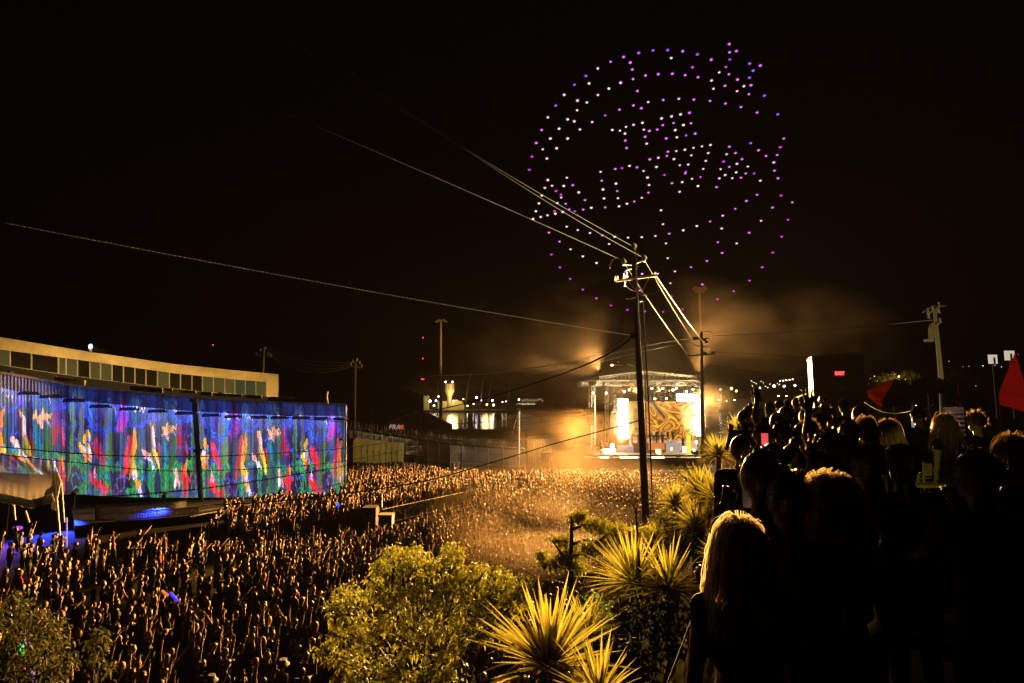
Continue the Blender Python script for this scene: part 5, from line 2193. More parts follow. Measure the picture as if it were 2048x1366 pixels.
# blue wash lamps
for k, (px, py, Y, tg, e) in enumerate(((150, 985, 37, P(230, 1075, 33), 2600), (330, 990, 41, P(330, 1030, 37), 1500), (560, 984, 44, P(610, 1030, 38), 2600), (690, 975, 46, P(740, 985, 41), 1500), (20, 985, 34, P(60, 1060, 30), 1300))):
    t = thing("wash_lamp", ["blue wash lamp left of the ramp under the wall", "blue wash lamp over the ramp railings", "blue wash lamp at the wall foot over the people", "blue wash lamp at the hall's right corner", "violet wash lamp behind the white tent"][k], "stage lamp", P(px, py, Y), 0, "coloured wash lamps at the hall")
    p = P(px, py, Y)
    mb = MB()
    mb.tube([p + Vector((0, .2, .15)), p + Vector((0, -.12, -.08))], .13, 10, .17)
    mb.tube([gz(p), p], .025, 5)
    part("housing", mb, M['black'], t)
    lamp("blue_beam", 'SPOT', p + Vector((0, -.2, -.1)), p + Vector((.8, -3.2, -3)), e * 7, (.03, .06, 1) if k < 4 else (.4, .05, 1), .15, t, R(75), .8)

tent = thing("white_canopy_tent", "white ruffled canopy tent on slim legs at the left edge", "tent", gz(P(60, 1100, 30)))
TY = 30.0
mb = MB()
vs, fs = [], []
nx, ny = 48, 10
for j in range(ny + 1):
    for i in range(nx + 1):
        f = i / nx
        g_ = j / ny
        x0_, x1_ = -110, 105
        px = x0_ + (x1_ - x0_) * f
        top = np.interp(px, [-110, 0, 60, 105], [872, 905, 912, 921])
        bot = np.interp(px, [-110, 0, 60, 105], [985, 1003, 1016, 1003])
        py = top + (bot - top) * g_
        Y = TY + 3.2 - 3.4 * math.sin(g_ * math.pi * .62) + .10 * math.sin(i * 1.9) * (abs(g_ - .5) * 2) ** 2
        vs.append(P(px, py + (2.2 * math.sin(i * 1.5) if j == ny else 0), Y))
for j in range(ny):
    for i in range(nx):
        a = j * (nx + 1) + i
        fs.append((a, a + nx + 1, a + nx + 2, a + 1))
mb.add(vs, fs)
part("canopy", mb, M['canvas'], tent, True)
mb = MB()
for i in range(nx):
    px = -110 + 215 * i / nx
    bot = np.interp(px, [-110, 0, 60, 105], [985, 1003, 1016, 1003])
    a, b = P(px, bot - 16, TY - .35), P(px + 4, bot - 16, TY - .35)
    c, d = P(px + 9, bot - 2, TY - .55), P(px + 3, bot + 2, TY - .45)
    mb.prism([a, d, c, b], (0, .02, 0))
part("ruffle", mb, M['canvas'], tent)
mb = MB()
mb.prism([P(104, 918, TY), P(122, 962, TY), P(117, 985, TY), P(111, 1021, TY), P(102, 1018, TY)], (0, .05, 0))
part("side_flap", mb, M['canvas'], tent)
for (xa, ya, xb_, yb_) in ((107, 920, 124, 1112), (122, 965, 128, 1045), (27, 1008, 30, 1040), (51, 1022, 58, 1045)):
    mb = MB()
    mb.tube([gz(P(xb_, yb_, TY)) if ya < 960 else P(xb_, yb_, TY + 2), P(xa, ya, TY + (0 if ya < 960 else 2))], .06, 6)
    part("leg", mb, M['white'], tent)
mb = MB()
mb.tube([P(134, 1035, 29), P(133, 1115, 29)], .03, 6)
solo("lit_staff", mb, glow('violet_staff', (.35, .2, 1), .8), "thin violet lit staff beside the tent leg", "light staff")
mb = MB()
mb.ell(P(36, 1056, 31), (.28, .1, .12), 2)
solo("purple_lamp", mb, glow('purple_lamp', (.5, .05, .9), 1.0), "soft purple lamp under the white tent", "lamp")

# coloured light toys in the crowd
for (px, py, px2, py2, Y, c, s_, lb_) in ((44, 1285, 44, 1308, 13.5, (.02, .9, .1), 1.6, "green lit fan waved at the bottom left"), (50, 1330, 70, 1362, 13, (1, .08, .12), 1.6, "red and blue lit baton at the bottom left corner"), (62, 1345, 72, 1364, 12.8, (.1, .1, 1), 1.5, "blue tip of light beside the red lit baton"), (325, 1182, 334, 1190, 16.5, (1, .25, .05), .8, "orange lit tube held over the crowd"), (341, 1186, 354, 1201, 16.5, (.03, .03, 1), 1.6, "blue lit tube right of the orange one"), (46, 1282, 50, 1290, 13.6, (.2, .3, 1), 1.2, "pale blue lit tip over the green fan")):
    mb = MB()
    a, b = P(px, py, Y), P(px2, py2, Y)
    mb.cap(a, b, .035, .045, 2)
    solo("light_stick", mb, glow('stick_glow', c, s_), lb_, "light stick", "light sticks in the crowd")

# ------------------------------------------------------------------ right side: exit booth, red tents, lit windows
BY = 27.0
booth = thing("exit_booth", "tall dark booth with a red lit EXIT sign and a lit left side", "booth", gz(P(1675, 840, BY), tz(BY)))
zb = tz(BY)
mb = MB()
f0, f1 = P(1625, 716, BY), P(1727, 708, BY)
mb.prism([gz(f0, zb), gz(f1, zb), f1, f0], (1.15, 2.4, 0))
part("body", mb, mat('booth_black', (.02, .018, .016), .8), booth)
mb = MB()
s0_ = f0 + Vector((1.09, 2.4, 0))
mb.prism([gz(f0, zb), f0, s0_, gz(s0_, zb)], (-.04, 0, 0))
part("side_panel", mb, mat('booth_side_lit', (.08, .06, .05), .7), booth)  # side coloured paler than the front for the light falling on it
mb = MB()
mb.beam(f0 + Vector((0, -.05, .05)), f1 + Vector((0, -.05, .05)), .15, .08)
mb.beam(f0 + Vector((-.03, -.02, .03)), s0_ + Vector((-.03, -.02, .03)), .1, .08)
part("roof_edge", mb, M['steel'], booth)
mb = MB()
mb.box(P(1684, 778, BY - .05), (.35, .05, .25))
part("notice", mb, M['white'], booth)
ex = part("exit_sign", (lambda m_: (m_.box(P(1679.5, 747, BY - .1), (.46, .10, .28)), m_)[1])(MB()), mat('exit_sign_box', (.05, .01, .01), .4, emit=(1, .01, .02), es=.12), booth)
tmb = shift(text_mb("EXIT", .23, .01, .006), P(1679.5, 747, BY - .18))
part("lettering", tmb, glow('exit_red', (1, .05, .06), 4.0), ex)
# awning by the booth
aw = thing("awning", "small pale awning sloping left of the exit booth", "awning", gz(P(1600, 830, 24), tz(24)))
mb = MB()
mb.prism([P(1588, 797, 24), P(1592, 794, 25.5), P(1626, 782, 25.5), P(1625, 784, 24)], (0, 0, -.06))
part("canopy", mb, M['canvas'], aw)
mb = MB()
for px in (1590, 1624):
    mb.tube([gz(P(px, 790, 24.3), tz(24)), P(px, 793, 24.3)], .03, 5)
part("post", mb, M['steel'], aw)


def umbrella_tent(name, label, corners, peak_, m, group, Yb):
    t = thing(name, label, "tent", gz(P(peak_[0], 850, Yb), tz(Yb)), 0, group)
    mb = MB()
    pk_ = P(*peak_)
    cs2 = [P(*c) for c in corners]
    for i in range(len(cs2)):
        a, b = cs2[i], cs2[(i + 1) % len(cs2)]
        mb.prism([a, b, pk_], (0, 0, -.04))
        mb.prism([a, b, b - Vector((0, 0, .25)), a - Vector((0, 0, .25))], (0, .02, 0))
    part("canopy", mb, m, t)
    for c in cs2:
        mb = MB()
        mb.tube([gz(c, tz(Yb)), c], .035, 5)
        part("leg", mb, M['darkmetal'], t)


umbrella_tent("red_tent", "red canopy tent with a lit pointed corner at the far right edge", [(2036, 722, 13), (1998, 786, 12), (2060, 800, 10), (2120, 760, 14)], (2030, 705, 13), M['redcanvas'], "red canopy tents on the terrace", 12)
umbrella_tent("red_tent", "dark red canopy tent right of the exit booth", [(1735, 780, 22), (1765, 800, 17), (1850, 790, 18), (1830, 772, 24)], (1790, 757, 20), M['redcanvas'], "red canopy tents on the terrace", 20)
umbrella_tent("red_tent", "red canopy tent below the brightly lit utility pole", [(1828, 762, 24), (1840, 772, 19), (1905, 774, 19), (1890, 760, 25)], (1862, 751, 22), M['redcanvas'], "red canopy tents on the terrace", 22)
umbrella_tent("red_tent", "low dark red canopy behind the people at the right", [(1915, 790, 20), (1925, 800, 15), (1975, 798, 15), (1965, 786, 21)], (1940, 781, 18), M['redcanvas'], "red canopy tents on the terrace", 18)
for k, (px, py, w, h) in enumerate(((1985.5, 718.5, 15, 18), (2019, 711, 17, 19))):
    t = thing("lit_window_panel", ["left one of two glowing white panels on posts at the right edge", "right one of two glowing white panels on posts at the right edge"][k], "light panel", gz(P(px, 800, 30), tz(28)), 0, "glowing white panels")
    mb = MB()
    c = P(px, py, 30)
    mb.box(c, (w * 30 / FPX, .12, h * 30 / FPX))
    part("panel", mb, glow('white_panel_glow', (1, .85, .65), .55), t)
    mb = MB()
    mb.tube([gz(c, 7), c], .05, 6)
    mb.box(c + Vector((.02, -.08, -.08)), (.1, .02, h * .7 * 30 / FPX))
    part("post", mb, M['darkmetal'], t)
# drinks shelf, white post and rope
bx = thing("lit_shelf", "lit white shelf unit with striped boards behind the long haired person", "shelf", gz(P(1908, 870, 9), tz(9)))
mb = MB()
for k in range(7):
    a, b = P(1890, 826 + k * 9, 9), P(1927, 824 + k * 9, 9)
    mb.beam(a, b, .04, .035)
mb.box(P(1909, 852, 9.1), (.32, .04, .62))
part("boards", mb, mat('shelf_board', (.6, .5, .45), .7), bx)
lamp("shelf_light", 'SPOT', P(1900, 800, 8.0), P(1908, 855, 9), 10, (1, .75, .6), .1, bx, R(60), .5)
mb = MB()
mb.box(P(1826, 846, 10), (.035, .035, .42))
solo("white_post", mb, mat('white_post_glow', (.7, .7, .8), .6, emit=(.8, .8, 1), es=.25), "thin pale upright post among the dark crowd on the right", "post")  # post is no lamp; a faint glow makes it look lit
mb = MB()
mb.tube(sag(P(1729, 804, 14), P(1822, 822, 12), .15), .012, 4)
mb.tube(sag(P(1822, 824, 12), P(1868, 807, 12), .05), .012, 4)
solo("rope", mb, M['white'], "pale rope sagging right of the exit booth", "rope")
# small yellow lit garden chair shape
ch = thing("lattice_chair", "yellow lit metal lattice chair deep in the dark crowd", "chair", gz(P(1848, 990, 6.4), tz(6.4)))
mb = MB()
q = lambda x, y, Y=6.4: P(x, y, Y)
mb.tube([q(1836, 965), q(1838, 925), q(1845, 922), q(1848, 968)], .012, 5)
for k in range(5):
    mb.tube([q(1836, 930 + k * 7), q(1864, 928 + k * 7)], .007, 4)
for k in range(6):
    mb.tube([q(1848 + k * 3, 927), q(1848 + k * 3, 952)], .006, 4)
part("backrest", mb, mat('yellow_metal', (.6, .5, .05), .5), ch)
mb = MB()
mb.box(q(1843, 968), (.3, .35, .03))
part("seat", mb, bpy.data.materials['yellow_metal'], ch)
for px in (1826, 1842, 1858):
    mb = MB()
    mb.tube([q(px, 968), gz(q(px, 975), tz(6.4))], .012, 5)
    part("leg", mb, bpy.data.materials['yellow_metal'], ch)
lamp("added_chair_spot", 'SPOT', P(1850, 900, 5.0), P(1848, 945, 6.4), 9, (1, .9, .25), .05, ch, R(50), .4)  # tiny warm lamp added for the yellow light on the chair

# warm small lights on the right horizon
for k, (px, py, c, r) in enumerate(((1798, 753, (1, .55, .15), 2.2), (1749, 753, (1, .7, .3), 1.0), (1755, 762, (1, .75, .3), 1.0), (1811, 759, (1, .75, .2), 1.3), (1821, 764, (1, .85, .2), 1.2), (1729, 765, (1, .75, .3), .8), (1737, 768, (1, .75, .3), .8), (1898, 723, (1, .9, .7), .6), (1966, 732, (1, .8, .5), 1.0), (2003, 734, (1, .7, .5), .8), (1926, 733, (1, .6, .2), .6), (1938, 733, (1, .6, .2), .6), (1952, 772, (.8, 1, .4), .9), (2036, 709, (1, .05, .03), 1.0), (1990, 731, (1, .7, .4), .6), (1741, 757, (1, .75, .3), .7))):
    far_lamp(px, py, glow('hill_lamp', c, 5.0 if k else 14.0), r, ["glowing orange lamp low on the dark horizon right of the booth", "small warm lamp on the horizon just right of the booth", "small warm lamp under the first one right of the booth", "yellow lamp beside the dark tree line over the red tent", "greenish yellow lamp right of the tree line lamp", "faint lamp touching the booth's right edge", "faint low lamp by the booth's right edge", "tiny lamp left of the two glowing panels", "warm lamp under the left glowing panel", "dim lamp between the two glowing panels' posts", "left of two tiny orange lights on the dark ridge", "right of two tiny orange lights on the dark ridge", "greenish lamp above the dark crowd at the right", "red lamp beside the right glowing panel", "tiny lamp right of the left panel's post", "faint warm lamp between the booth and the dark trees"][k], base=py + 6, name="horizon_lamp", group="small lamps on the right horizon", Y=120)
lamp("horizon_glow", 'POINT', P(1798, 752, 112), None, 2500, (1, .5, .12), 1)
# dark trees on the right horizon
hz = mat('night_foliage', (.02, .03, .012), .9)
for k in range(7):
    px = 1745 + k * 34 + random.uniform(-8, 8)
    t = thing("distant_tree", ["dark distant tree right of the exit booth", "dark distant tree left of the orange horizon lamp", "dark distant tree behind the orange horizon lamp", "dark distant tree beside the yellow lamps", "dark distant tree under the lit utility pole", "dark distant tree right of the lit utility pole", "dark distant tree left of the glowing panels"][k], "tree", gz(P(px, 800, 115), 4), 0, "dark trees on the right horizon")
    mb = MB()
    c = P(px, 762 - (k % 3) * 5, 115)
    mb.tube([gz(c, 3), c], .25, 6, .1)
    part("trunk", mb, M['wood'], t)
    mb = MB()
    for i in range(420):
        v = Vector((random.gauss(0, 1), random.gauss(0, 1), random.gauss(0, .75)))
        v = v.normalized() * random.uniform(.5, 1) * (1.5 + noise.noise(Vector((i * .13, k, 0))))
        p = c + Vector((v.x * 1.3, v.y, v.z * .8))
        a = Vector((random.gauss(0, 1), random.gauss(0, 1), random.gauss(0, 1))).normalized() * .22
        b = Vector((random.gauss(0, 1), random.gauss(0, 1), random.gauss(0, 1))).normalized() * .22
        mb.add([p, p + a, p + a + b, p + b], [(0, 1, 2, 3)])
    part("crown", mb, hz, t)

# ------------------------------------------------------------------ plants
leaf_y = mat('sword_leaf', (.31, .26, .035), .5, vary=.35, scale=9, trans=.55, spec=.4)
leaf_t = mat('tree_leaf', (.36, .33, .025), .55, vary=.7, scale=6, trans=.3, spec=.35)
leaf_g = mat('bright_leaf', (.12, .24, .04), .5, vary=.3, scale=14, trans=.4)
dead_y = mat('dead_sword_leaf', (.16, .10, .05), .8, vary=.4, scale=9, trans=.2)
bark = mat('tree_bark', (.05, .035, .022), .95, vary=.4, scale=12)


def leaf_strip(mb, p, d, L, w, droop, up=Vector((0, 0, 1)), seg=5, fold=.35):
    side = d.cross(up)
    if side.length < .05:
        side = d.cross(Vector((1, 0, 0)))
    side.normalize()
    nrm = side.cross(d).normalized()
    vs = []
    for i in range(seg + 1):
        f = i / seg
        c = p + d * L * f - Vector((0, 0, 1)) * droop * L * f * f
        ww = w * (0.55 + 1.2 * f) if f < .35 else w * (1 - ((f - .35) / .65) ** 1.6)
        ww = max(ww, .001)
        vs += [c - side * ww / 2 + nrm * ww * fold, c, c + side * ww / 2 + nrm * ww * fold]
    fs = []
    for i in range(seg):
        a = i * 3
        fs += [(a, a + 3, a + 4, a + 1), (a + 1, a + 4, a + 5, a + 2)]
    mb.add(vs, fs)


def spiky_mesh(seed, n=130, L=1.0, w=.05, low=-.25):
    random.seed(seed)
    mb = MB()
    for i in range(n):
        el = math.asin(random.uniform(low, .99))
        az = i * 2.39996 + random.uniform(-.2, .2)
        d = Vector((math.cos(el) * math.cos(az), math.cos(el) * math.sin(az), math.sin(el)))
        dead = d.z < .15 and random.random() < .45
        mb.cur = 1 if dead else 0
        leaf_strip(mb, d * .06, d, L * random.uniform(.6, 1.1), w * random.uniform(.7, 1.25), random.uniform(.0, .22) * (1.1 - d.z) + (random.uniform(.2, .6) if dead else 0) + (.35 if random.random() < .07 else 0))
    random.seed(seed + 5)
    return mb.mesh("leaves", [leaf_y, dead_y])


SPK = [spiky_mesh(3, 150, 1.0, .062), spiky_mesh(4, 190, 1.0, .04), spiky_mesh(5, 120, 1.0, .055)]


def spiky(px, py, Y, r_px, kind, label, tilt=(0, 0), stem=True):
    c = P(px, py, Y)
    s_ = r_px * Y / FPX
    t = thing("spiky_palm_lily", label, "plant", c, 0, "spiky sword leaved plants on the bank")
    l = link("leaves", SPK[kind], t)
    l.scale = (s_, s_, s_)
    l.rotation_euler = (tilt[0], tilt[1], random.uniform(0, 6))
    if stem:
        mb = MB()
        g0 = Vector((c.x, c.y + .15, max(.0, c.z - 2.2)))
        mb.tube([g0, c], .09 * s_ + .03, 8, .06)
        part("trunk", mb, bark, t)


spiky(1098, 1338, 4.6, 165, 0, "largest yellow lit spiky plant at the bottom centre")
spiky(1172, 1275, 6.0, 80, 1, "dim spiky plant just right of the largest spiky plant")
spiky(1268, 1168, 7.6, 108, 1, "yellow lit spiky plant left of the pair in the middle of the bank")
spiky(1338, 1180, 7.2, 112, 2, "spiky plant with upright leaves left of the blond person")
spiky(1436, 1000, 9.5, 72, 1, "spiky plant beside the front heads on the terrace")
spiky(1400, 985, 12.0, 58, 0, "spiky plant left of the one beside the heads")
spiky(1437, 912, 15.5, 48, 1, "upright spiky plant right of the stage's right tower")
spiky(1480, 865, 20.0, 44, 1, "farthest spiky plant under the standing tall man")
spiky(1352, 1012, 12.5, 55, 1, "thin leaved spiky plant right of the utility pole's foot")
spiky(1392, 1055, 9.0, 62, 1, "dark spiky plant between the pole and the front heads")
spiky(1200, 1400, 3.8, 130, 2, "spiky plant cut off at the bottom edge right of the largest one")
spiky(1450, 1120, 4.6, 60, 1, "small spiky plant hidden beside the blond person's hair", stem=False)
spiky(1310, 1085, 9.5, 45, 1, "small spiky plant over the middle pair")


def leafy_mesh(mb, c, n, rad, size, seed, droop=.6, per=6):
    """clusters of small drooping leaves"""
    rs = random.Random(seed)
    for i in range(n):
        v = Vector((rs.gauss(0, 1), rs.gauss(0, 1), rs.gauss(0, 1)))
        v.normalize()
        rr = rs.random() ** .4
        p = c + Vector((v.x * rad[0], v.y * rad[1], v.z * rad[2])) * rr
        for k in range(per):
            d = Vector((rs.gauss(0, 1), rs.gauss(0, 1), rs.gauss(0, .6) - droop * .4)).normalized()
            q = p + d * size * .15
            L = size * rs.uniform(.7, 1.2)
            s = d.cross(Vector((rs.gauss(0, .3), rs.gauss(0, .3), 1))).normalized() * L * .2
            up_ = s.cross(d).normalized() * L * .06
            tip = q + d * L - Vector((0, 0, L * .3))
            mid = q + d * L * .5
            mb.add([q, mid + s + up_, tip, mid - s + up_, mid], [(0, 4, 1), (4, 2, 1), (0, 3, 4), (3, 2, 4)])


def leafy_tree(name, label, base_, blobs, size, m, trunk_r, seed, limbs=None, per=6, cat="tree", group=None):
    t = thing(name, label, cat, base_, 0, group)
    top = max(b[0].z for b in blobs)
    ctr = sum((b[0] for b in blobs), Vector()) / len(blobs)
    fork = Vector((ctr.x * .6 + base_.x * .4, ctr.y * .6 + base_.y * .4, base_.z + (ctr.z - base_.z) * .7))
    mb = MB()
    mb.tube([base_, base_.lerp(fork, .5) + Vector((.05, .03, 0)), fork], trunk_r, 9, trunk_r * .7)
    for (c, r_, n) in blobs:
        mid = fork.lerp(c, .5) + Vector((0, 0, .12))
        mb.tube([fork - Vector((0, 0, .15)), mid, c], trunk_r * .45, 6, trunk_r * .12)
        rs = random.Random(seed + n)
        for _ in range(4):
            e = c + Vector((rs.uniform(-1, 1) * r_[0], rs.uniform(-1, 1) * r_[1], rs.uniform(-.4, .8) * r_[2]))
            mb.tube([mid.lerp(c, .6), e], trunk_r * .12, 4, trunk_r * .05)
    part("trunk", mb, bark, t)
    mb = MB()
    for k, (c, r_, n) in enumerate(blobs):
        leafy_mesh(mb, c, n, r_, size, seed + k, per=per)
    part("crown", mb, m, t)


rs = random.Random(11)
blobs = []
for (px, py, Y, r_px, n) in ((800, 1120, 9.6, 55, 150), (770, 1150, 9.4, 45, 110), (850, 1125, 9.9, 45, 110), (905, 1105, 9.8, 32, 70), (893, 1142, 9.6, 48, 130), (950, 1148, 9.6, 45, 110), (1000, 1165, 9.7, 48, 120), (1045, 1172, 9.8, 30, 60), (1030, 1205, 9.6, 40, 90), (975, 1200, 9.2, 50, 130), (905, 1200, 9.0, 60, 170), (835, 1190, 9.0, 58, 160), (765, 1195, 9.0, 50, 130), (705, 1195, 9.3, 48, 100), (672, 1215, 9.2, 35, 60), (690, 1260, 8.9, 50, 110), (750, 1260, 8.7, 58, 150), (830, 1260, 8.6, 60, 160), (905, 1265, 8.7, 58, 150), (970, 1255, 8.9, 48, 110), (700, 1330, 8.6, 60, 130), (790, 1330, 8.4, 62, 160), (880, 1335, 8.4, 58, 130), (655, 1300, 8.9, 35, 50), (735, 1385, 8.4, 60, 120), (840, 1390, 8.3, 60, 120)):
    r_ = r_px * Y / FPX * .80
    blobs.append((P(px, py, Y), (r_, r_ * 1.1, r_ * .72), int(n * .52)))
leafy_tree("leafy_tree", "large yellow green leafy tree in front of the crowd, bottom centre", Vector((-1.4, 9.4, .3)), blobs, .10, leaf_t, .13, 21)
# slender tree with flat tiers of leaves
blobs = []
for (px, py, Y, rx, ry, n) in ((1160, 1035, 11, 26, 14, 34), (1195, 1050, 11, 30, 16, 44), (1235, 1062, 11.2, 34, 16, 50), (1275, 1068, 11.4, 30, 13, 40), (1300, 1062, 11.5, 20, 10, 22), (1180, 1095, 10.8, 32, 15, 40), (1212, 1085, 11, 30, 14, 40), (1248, 1082, 11.2, 26, 12, 30), (1120, 1080, 11.2, 26, 12, 34), (1140, 1100, 11.2, 28, 14, 40), (1098, 1125, 11, 26, 12, 34), (1125, 1120, 11, 26, 14, 36), (1160, 1130, 10.6, 24, 10, 24), (1085, 1108, 11, 14, 8, 12)):
    k_ = Y / FPX
    blobs.append((P(px, py, Y), (rx * k_, rx * k_, ry * k_), int(n * 2.4)))
t = thing("slender_tree", "slender tree with thin trunk and flat tiers of leaves left of the pole's foot", "tree", P(1141, 1300, 11))
mb = MB()
mb.tube([gz(P(1141, 1220, 11)), P(1141, 1200, 11), P(1142, 1120, 11), P(1144, 1032, 11)], .075, 8, .03)
for pts in ([(1143, 1115, 11), (1185, 1095, 10.9), (1210, 1072, 11), (1260, 1066, 11.2)], [(1142, 1090, 11), (1170, 1080, 11), (1230, 1085, 11)], [(1142, 1132, 11), (1125, 1110, 11), (1105, 1082, 11)], [(1143, 1060, 11), (1165, 1050, 11), (1195, 1048, 11)], [(1142, 1150, 11), (1120, 1135, 11), (1095, 1128, 11)]):
    mb.tube([P(*p) for p in pts], .035, 6, .012)
part("trunk", mb, bark, t)
mb = MB()
for k, (c, r_, n) in enumerate(blobs):
    leafy_mesh(mb, c, n, r_, .085, 300 + k)
part("crown", mb, leaf_t, t)
# dark flower stalk
mb = MB()
mb.tube([gz(P(1283, 1230, 7.4), 4.4), P(1278, 1120, 7.4), P(1271, 1015, 7.6)], .026, 6, .012)
solo("dry_flower_stalk", mb, bark, "thin dark upright stalk over the spiky plants", "stalk")
# shrubs
blobs = [(P(px, py, Y), (r * Y / FPX,) * 3, n) for (px, py, Y, r, n) in ((20, 1215, 8.5, 30, 40), (60, 1240, 8.4, 40, 60), (100, 1265, 8.3, 35, 50), (20, 1280, 8.0, 50, 80), (80, 1310, 7.9, 45, 60), (120, 1330, 8, 35, 40), (30, 1360, 7.7, 60, 90))]
leafy_tree("shrub", "dim straggly shrub in the bottom left corner", gz(P(50, 1500, 8), 0), blobs, .10, mat('dim_leaf', (.11, .11, .025), .6, vary=.4, scale=12, trans=.35), .08, 71, per=4, cat="shrub")
blobs = [(P(px, py, Y), (r * Y / FPX,) * 3, n) for (px, py, Y, r, n) in ((197, 1265, 8.2, 13, 14), (208, 1280, 8.2, 12, 12), (185, 1290, 8.2, 14, 14), (190, 1315, 8.2, 12, 10), (215, 1335, 8.2, 14, 10))]
leafy_tree("sapling", "thin sapling just right of the bottom left shrub", gz(P(200, 1500, 8.2), 0), blobs, .09, bpy.data.materials['dim_leaf'], .03, 81, per=4, cat="sapling")
blobs = [(P(px, py, Y), (r * Y / FPX,) * 3, n) for (px, py, Y, r, n) in ((1165, 1222, 7.5, 22, 18), (1190, 1200, 7.6, 18, 14), (1210, 1225, 7.4, 22, 18), (1140, 1240, 7.3, 18, 12), (1185, 1238, 7.4, 18, 12))]
leafy_tree("bush", "small fresh green bush between the two large spiky plants", P(1180, 1330, 7.5), blobs, .10, leaf_g, .03, 91, per=4, cat="bush")
for k, (px, py, Y, rx, n, lb_) in enumerate(((1350, 1055, 10, 60, 150, "dark low bush at the foot of the utility pole"), (1395, 1090, 8, 50, 120, "dark low bush left of the blond person"), (1330, 1250, 6, 90, 200, "dark ground cover bush below the middle spiky pair"), (1235, 1330, 5, 80, 160, "dark bush right of the largest spiky plant"), (1370, 940, 17, 30, 60, "small dark bush below the stage's right corner"), (1415, 1010, 11, 40, 90, "dark bush under the spiky plant beside the heads"))):
    c = P(px, py, Y)
    r = rx * Y / FPX
    leafy_tree("bank_bush", lb_, c - Vector((0, 0, r)), [(c, (r, r, r * .55), n)], .09, hz if k not in (0, 4) else bpy.data.materials['dim_leaf'], .03, 100 + k, per=5, cat="bush", group="dark bushes on the bank")
# slim handrail on the bank at the lower right
mb = MB()
mb.tube([P(1392, 1216, 3.0), P(1335, 1368, 2.3), P(1300, 1460, 2.0)], .004, 6)
solo("thin_rail", mb, M['palewood'], "thin slanting rod at the terrace edge, lower right", "rod")
# ------------------------------------------------------------------ people on the terrace beside the camera
def hero_body(pose, female, sleeves, voxel=.0095, lean=0.0, spread=.08):
    pr = person_prims(pose, spread=spread, fingers=True, female=female, sleeves=sleeves, lean=lean)
    return (build_body("person", pr, voxel, None, True, wrinkle=.02), '', female, pr)


def head_place(px, py, s):
    k = (py - HORIZON) / FPX
    Y = (CAMZ - 1.6 * s - TZ + .056) / (k + .028)
    p = P(px, py, Y)
    return p, Y


def strands(o, n, length, spread, hairmat, seed, curl=0.0, radius=.0011, name="hair_strands", wind=(0, 0, 0), puff=1.0):
    """loose hair round the skull as fine curves"""
    rs = random.Random(seed)
    mb = MB()
    hd = Vector((0, .02, 1.60))
    W = Vector(wind)
    for i in range(n):
        az = rs.uniform(0, 2 * math.pi)
        el = rs.uniform(-.1, 1.45)
        d = Vector((math.cos(el) * math.cos(az), math.cos(el) * math.sin(az), math.sin(el)))
        if d.y > .55 and d.z < .5:
            continue
        p = hd + Vector((d.x * .09, d.y * .11, d.z * .128 + .005))
        L = length * rs.uniform(.6, 1.1)
        fly = puff + (abs(rs.gauss(0, .12)) if rs.random() < .4 else 0)
        K = 9
        pts = []
        v = Vector((d.x * .3, d.y * .3 - .05, -.15)).normalized()
        ph, ph2 = rs.uniform(0, 6.28), rs.uniform(0, 6.28)
        q = p.copy()
        for k in range(K + 1):
            f = k / K
            w_ = curl * math.sin(f * 16 + ph)
            w2 = curl * math.cos(f * 16 + ph2)
            pts.append((q.x + w_, q.y + w2, q.z + w_ * .4))
            v = (v + Vector((d.x * spread * .2, d.y * spread * .2, -.8)) + W * rs.uniform(.0, 1)).normalized()
            q = q + v * (L / K)
            # keep off the skull
            e = q - hd
            if e.z > -.12:
                t_ = math.sqrt((e.x / (.100 * fly)) ** 2 + (e.y / (.120 * fly)) ** 2 + (e.z / (.142 * fly)) ** 2)
                if t_ < 1:
                    q = hd + e / max(t_, .2)
            elif abs(q.x) < .1 + .05 * rs.random():
                q.x += .012 * (1 if q.x > 0 else -1)
        sd = Vector((rs.gauss(0, 1), rs.gauss(0, 1), rs.gauss(0, .3))).normalized()
        vs = []
        for k, p_ in enumerate(pts):
            ww = radius * (1.5 - 1.1 * k / K)
            vs += [Vector(p_) - sd * ww, Vector(p_) + sd * ww]
        mb.add(vs, [(2 * k, 2 * k + 1, 2 * k + 3, 2 * k + 2) for k in range(K)])
    return link(name, mb.mesh(name, hairmat), o)


hair_lit = mat('backlit_blond_hair', (.9, .68, .34), .35, vary=.1, scale=30, trans=.5, spec=.5)  # blond strands lightened so their colour carries the golden rim light
hair_lit2 = mat('backlit_brown_hair', (.5, .3, .14), .35, vary=.2, scale=30, trans=.5, spec=.5)  # brown strands lightened for the same rim light
P_STRETCH = dict(r=((.2, .1, -1), (-.1, .6, -.5)), l=((-.5, .2, -.9), (-.7, .6, .2)))
P_LEFTUP = dict(r=((.15, .0, -1), (.03, .35, -1)), l=((-.35, .2, 1), (.12, .0, 1)))
P_POINT = dict(r=((.75, .1, -.35), (.8, .2, -.4)), l=((-.15, .0, -1), (-.03, .15, -1)))
P_PHONE = dict(r=((.15, .45, -.6), (-.3, .4, .8)), l=((-.1, .45, -.6), (.3, .4, .8)))
HB = {
    'down_f': hero_body(POSES['arms down'], True, .2),
    'down_m': hero_body(POSES['arms down'], False, .55),
    'stretch': hero_body(P_STRETCH, True, .15),
    'leftup': hero_body(P_LEFTUP, True, .1, voxel=.0075, spread=.26),
    'phone': hero_body(P_PHONE, False, .5),
    'point': hero_body(P_POINT, False, .55),
}
GT = "people on the terrace"
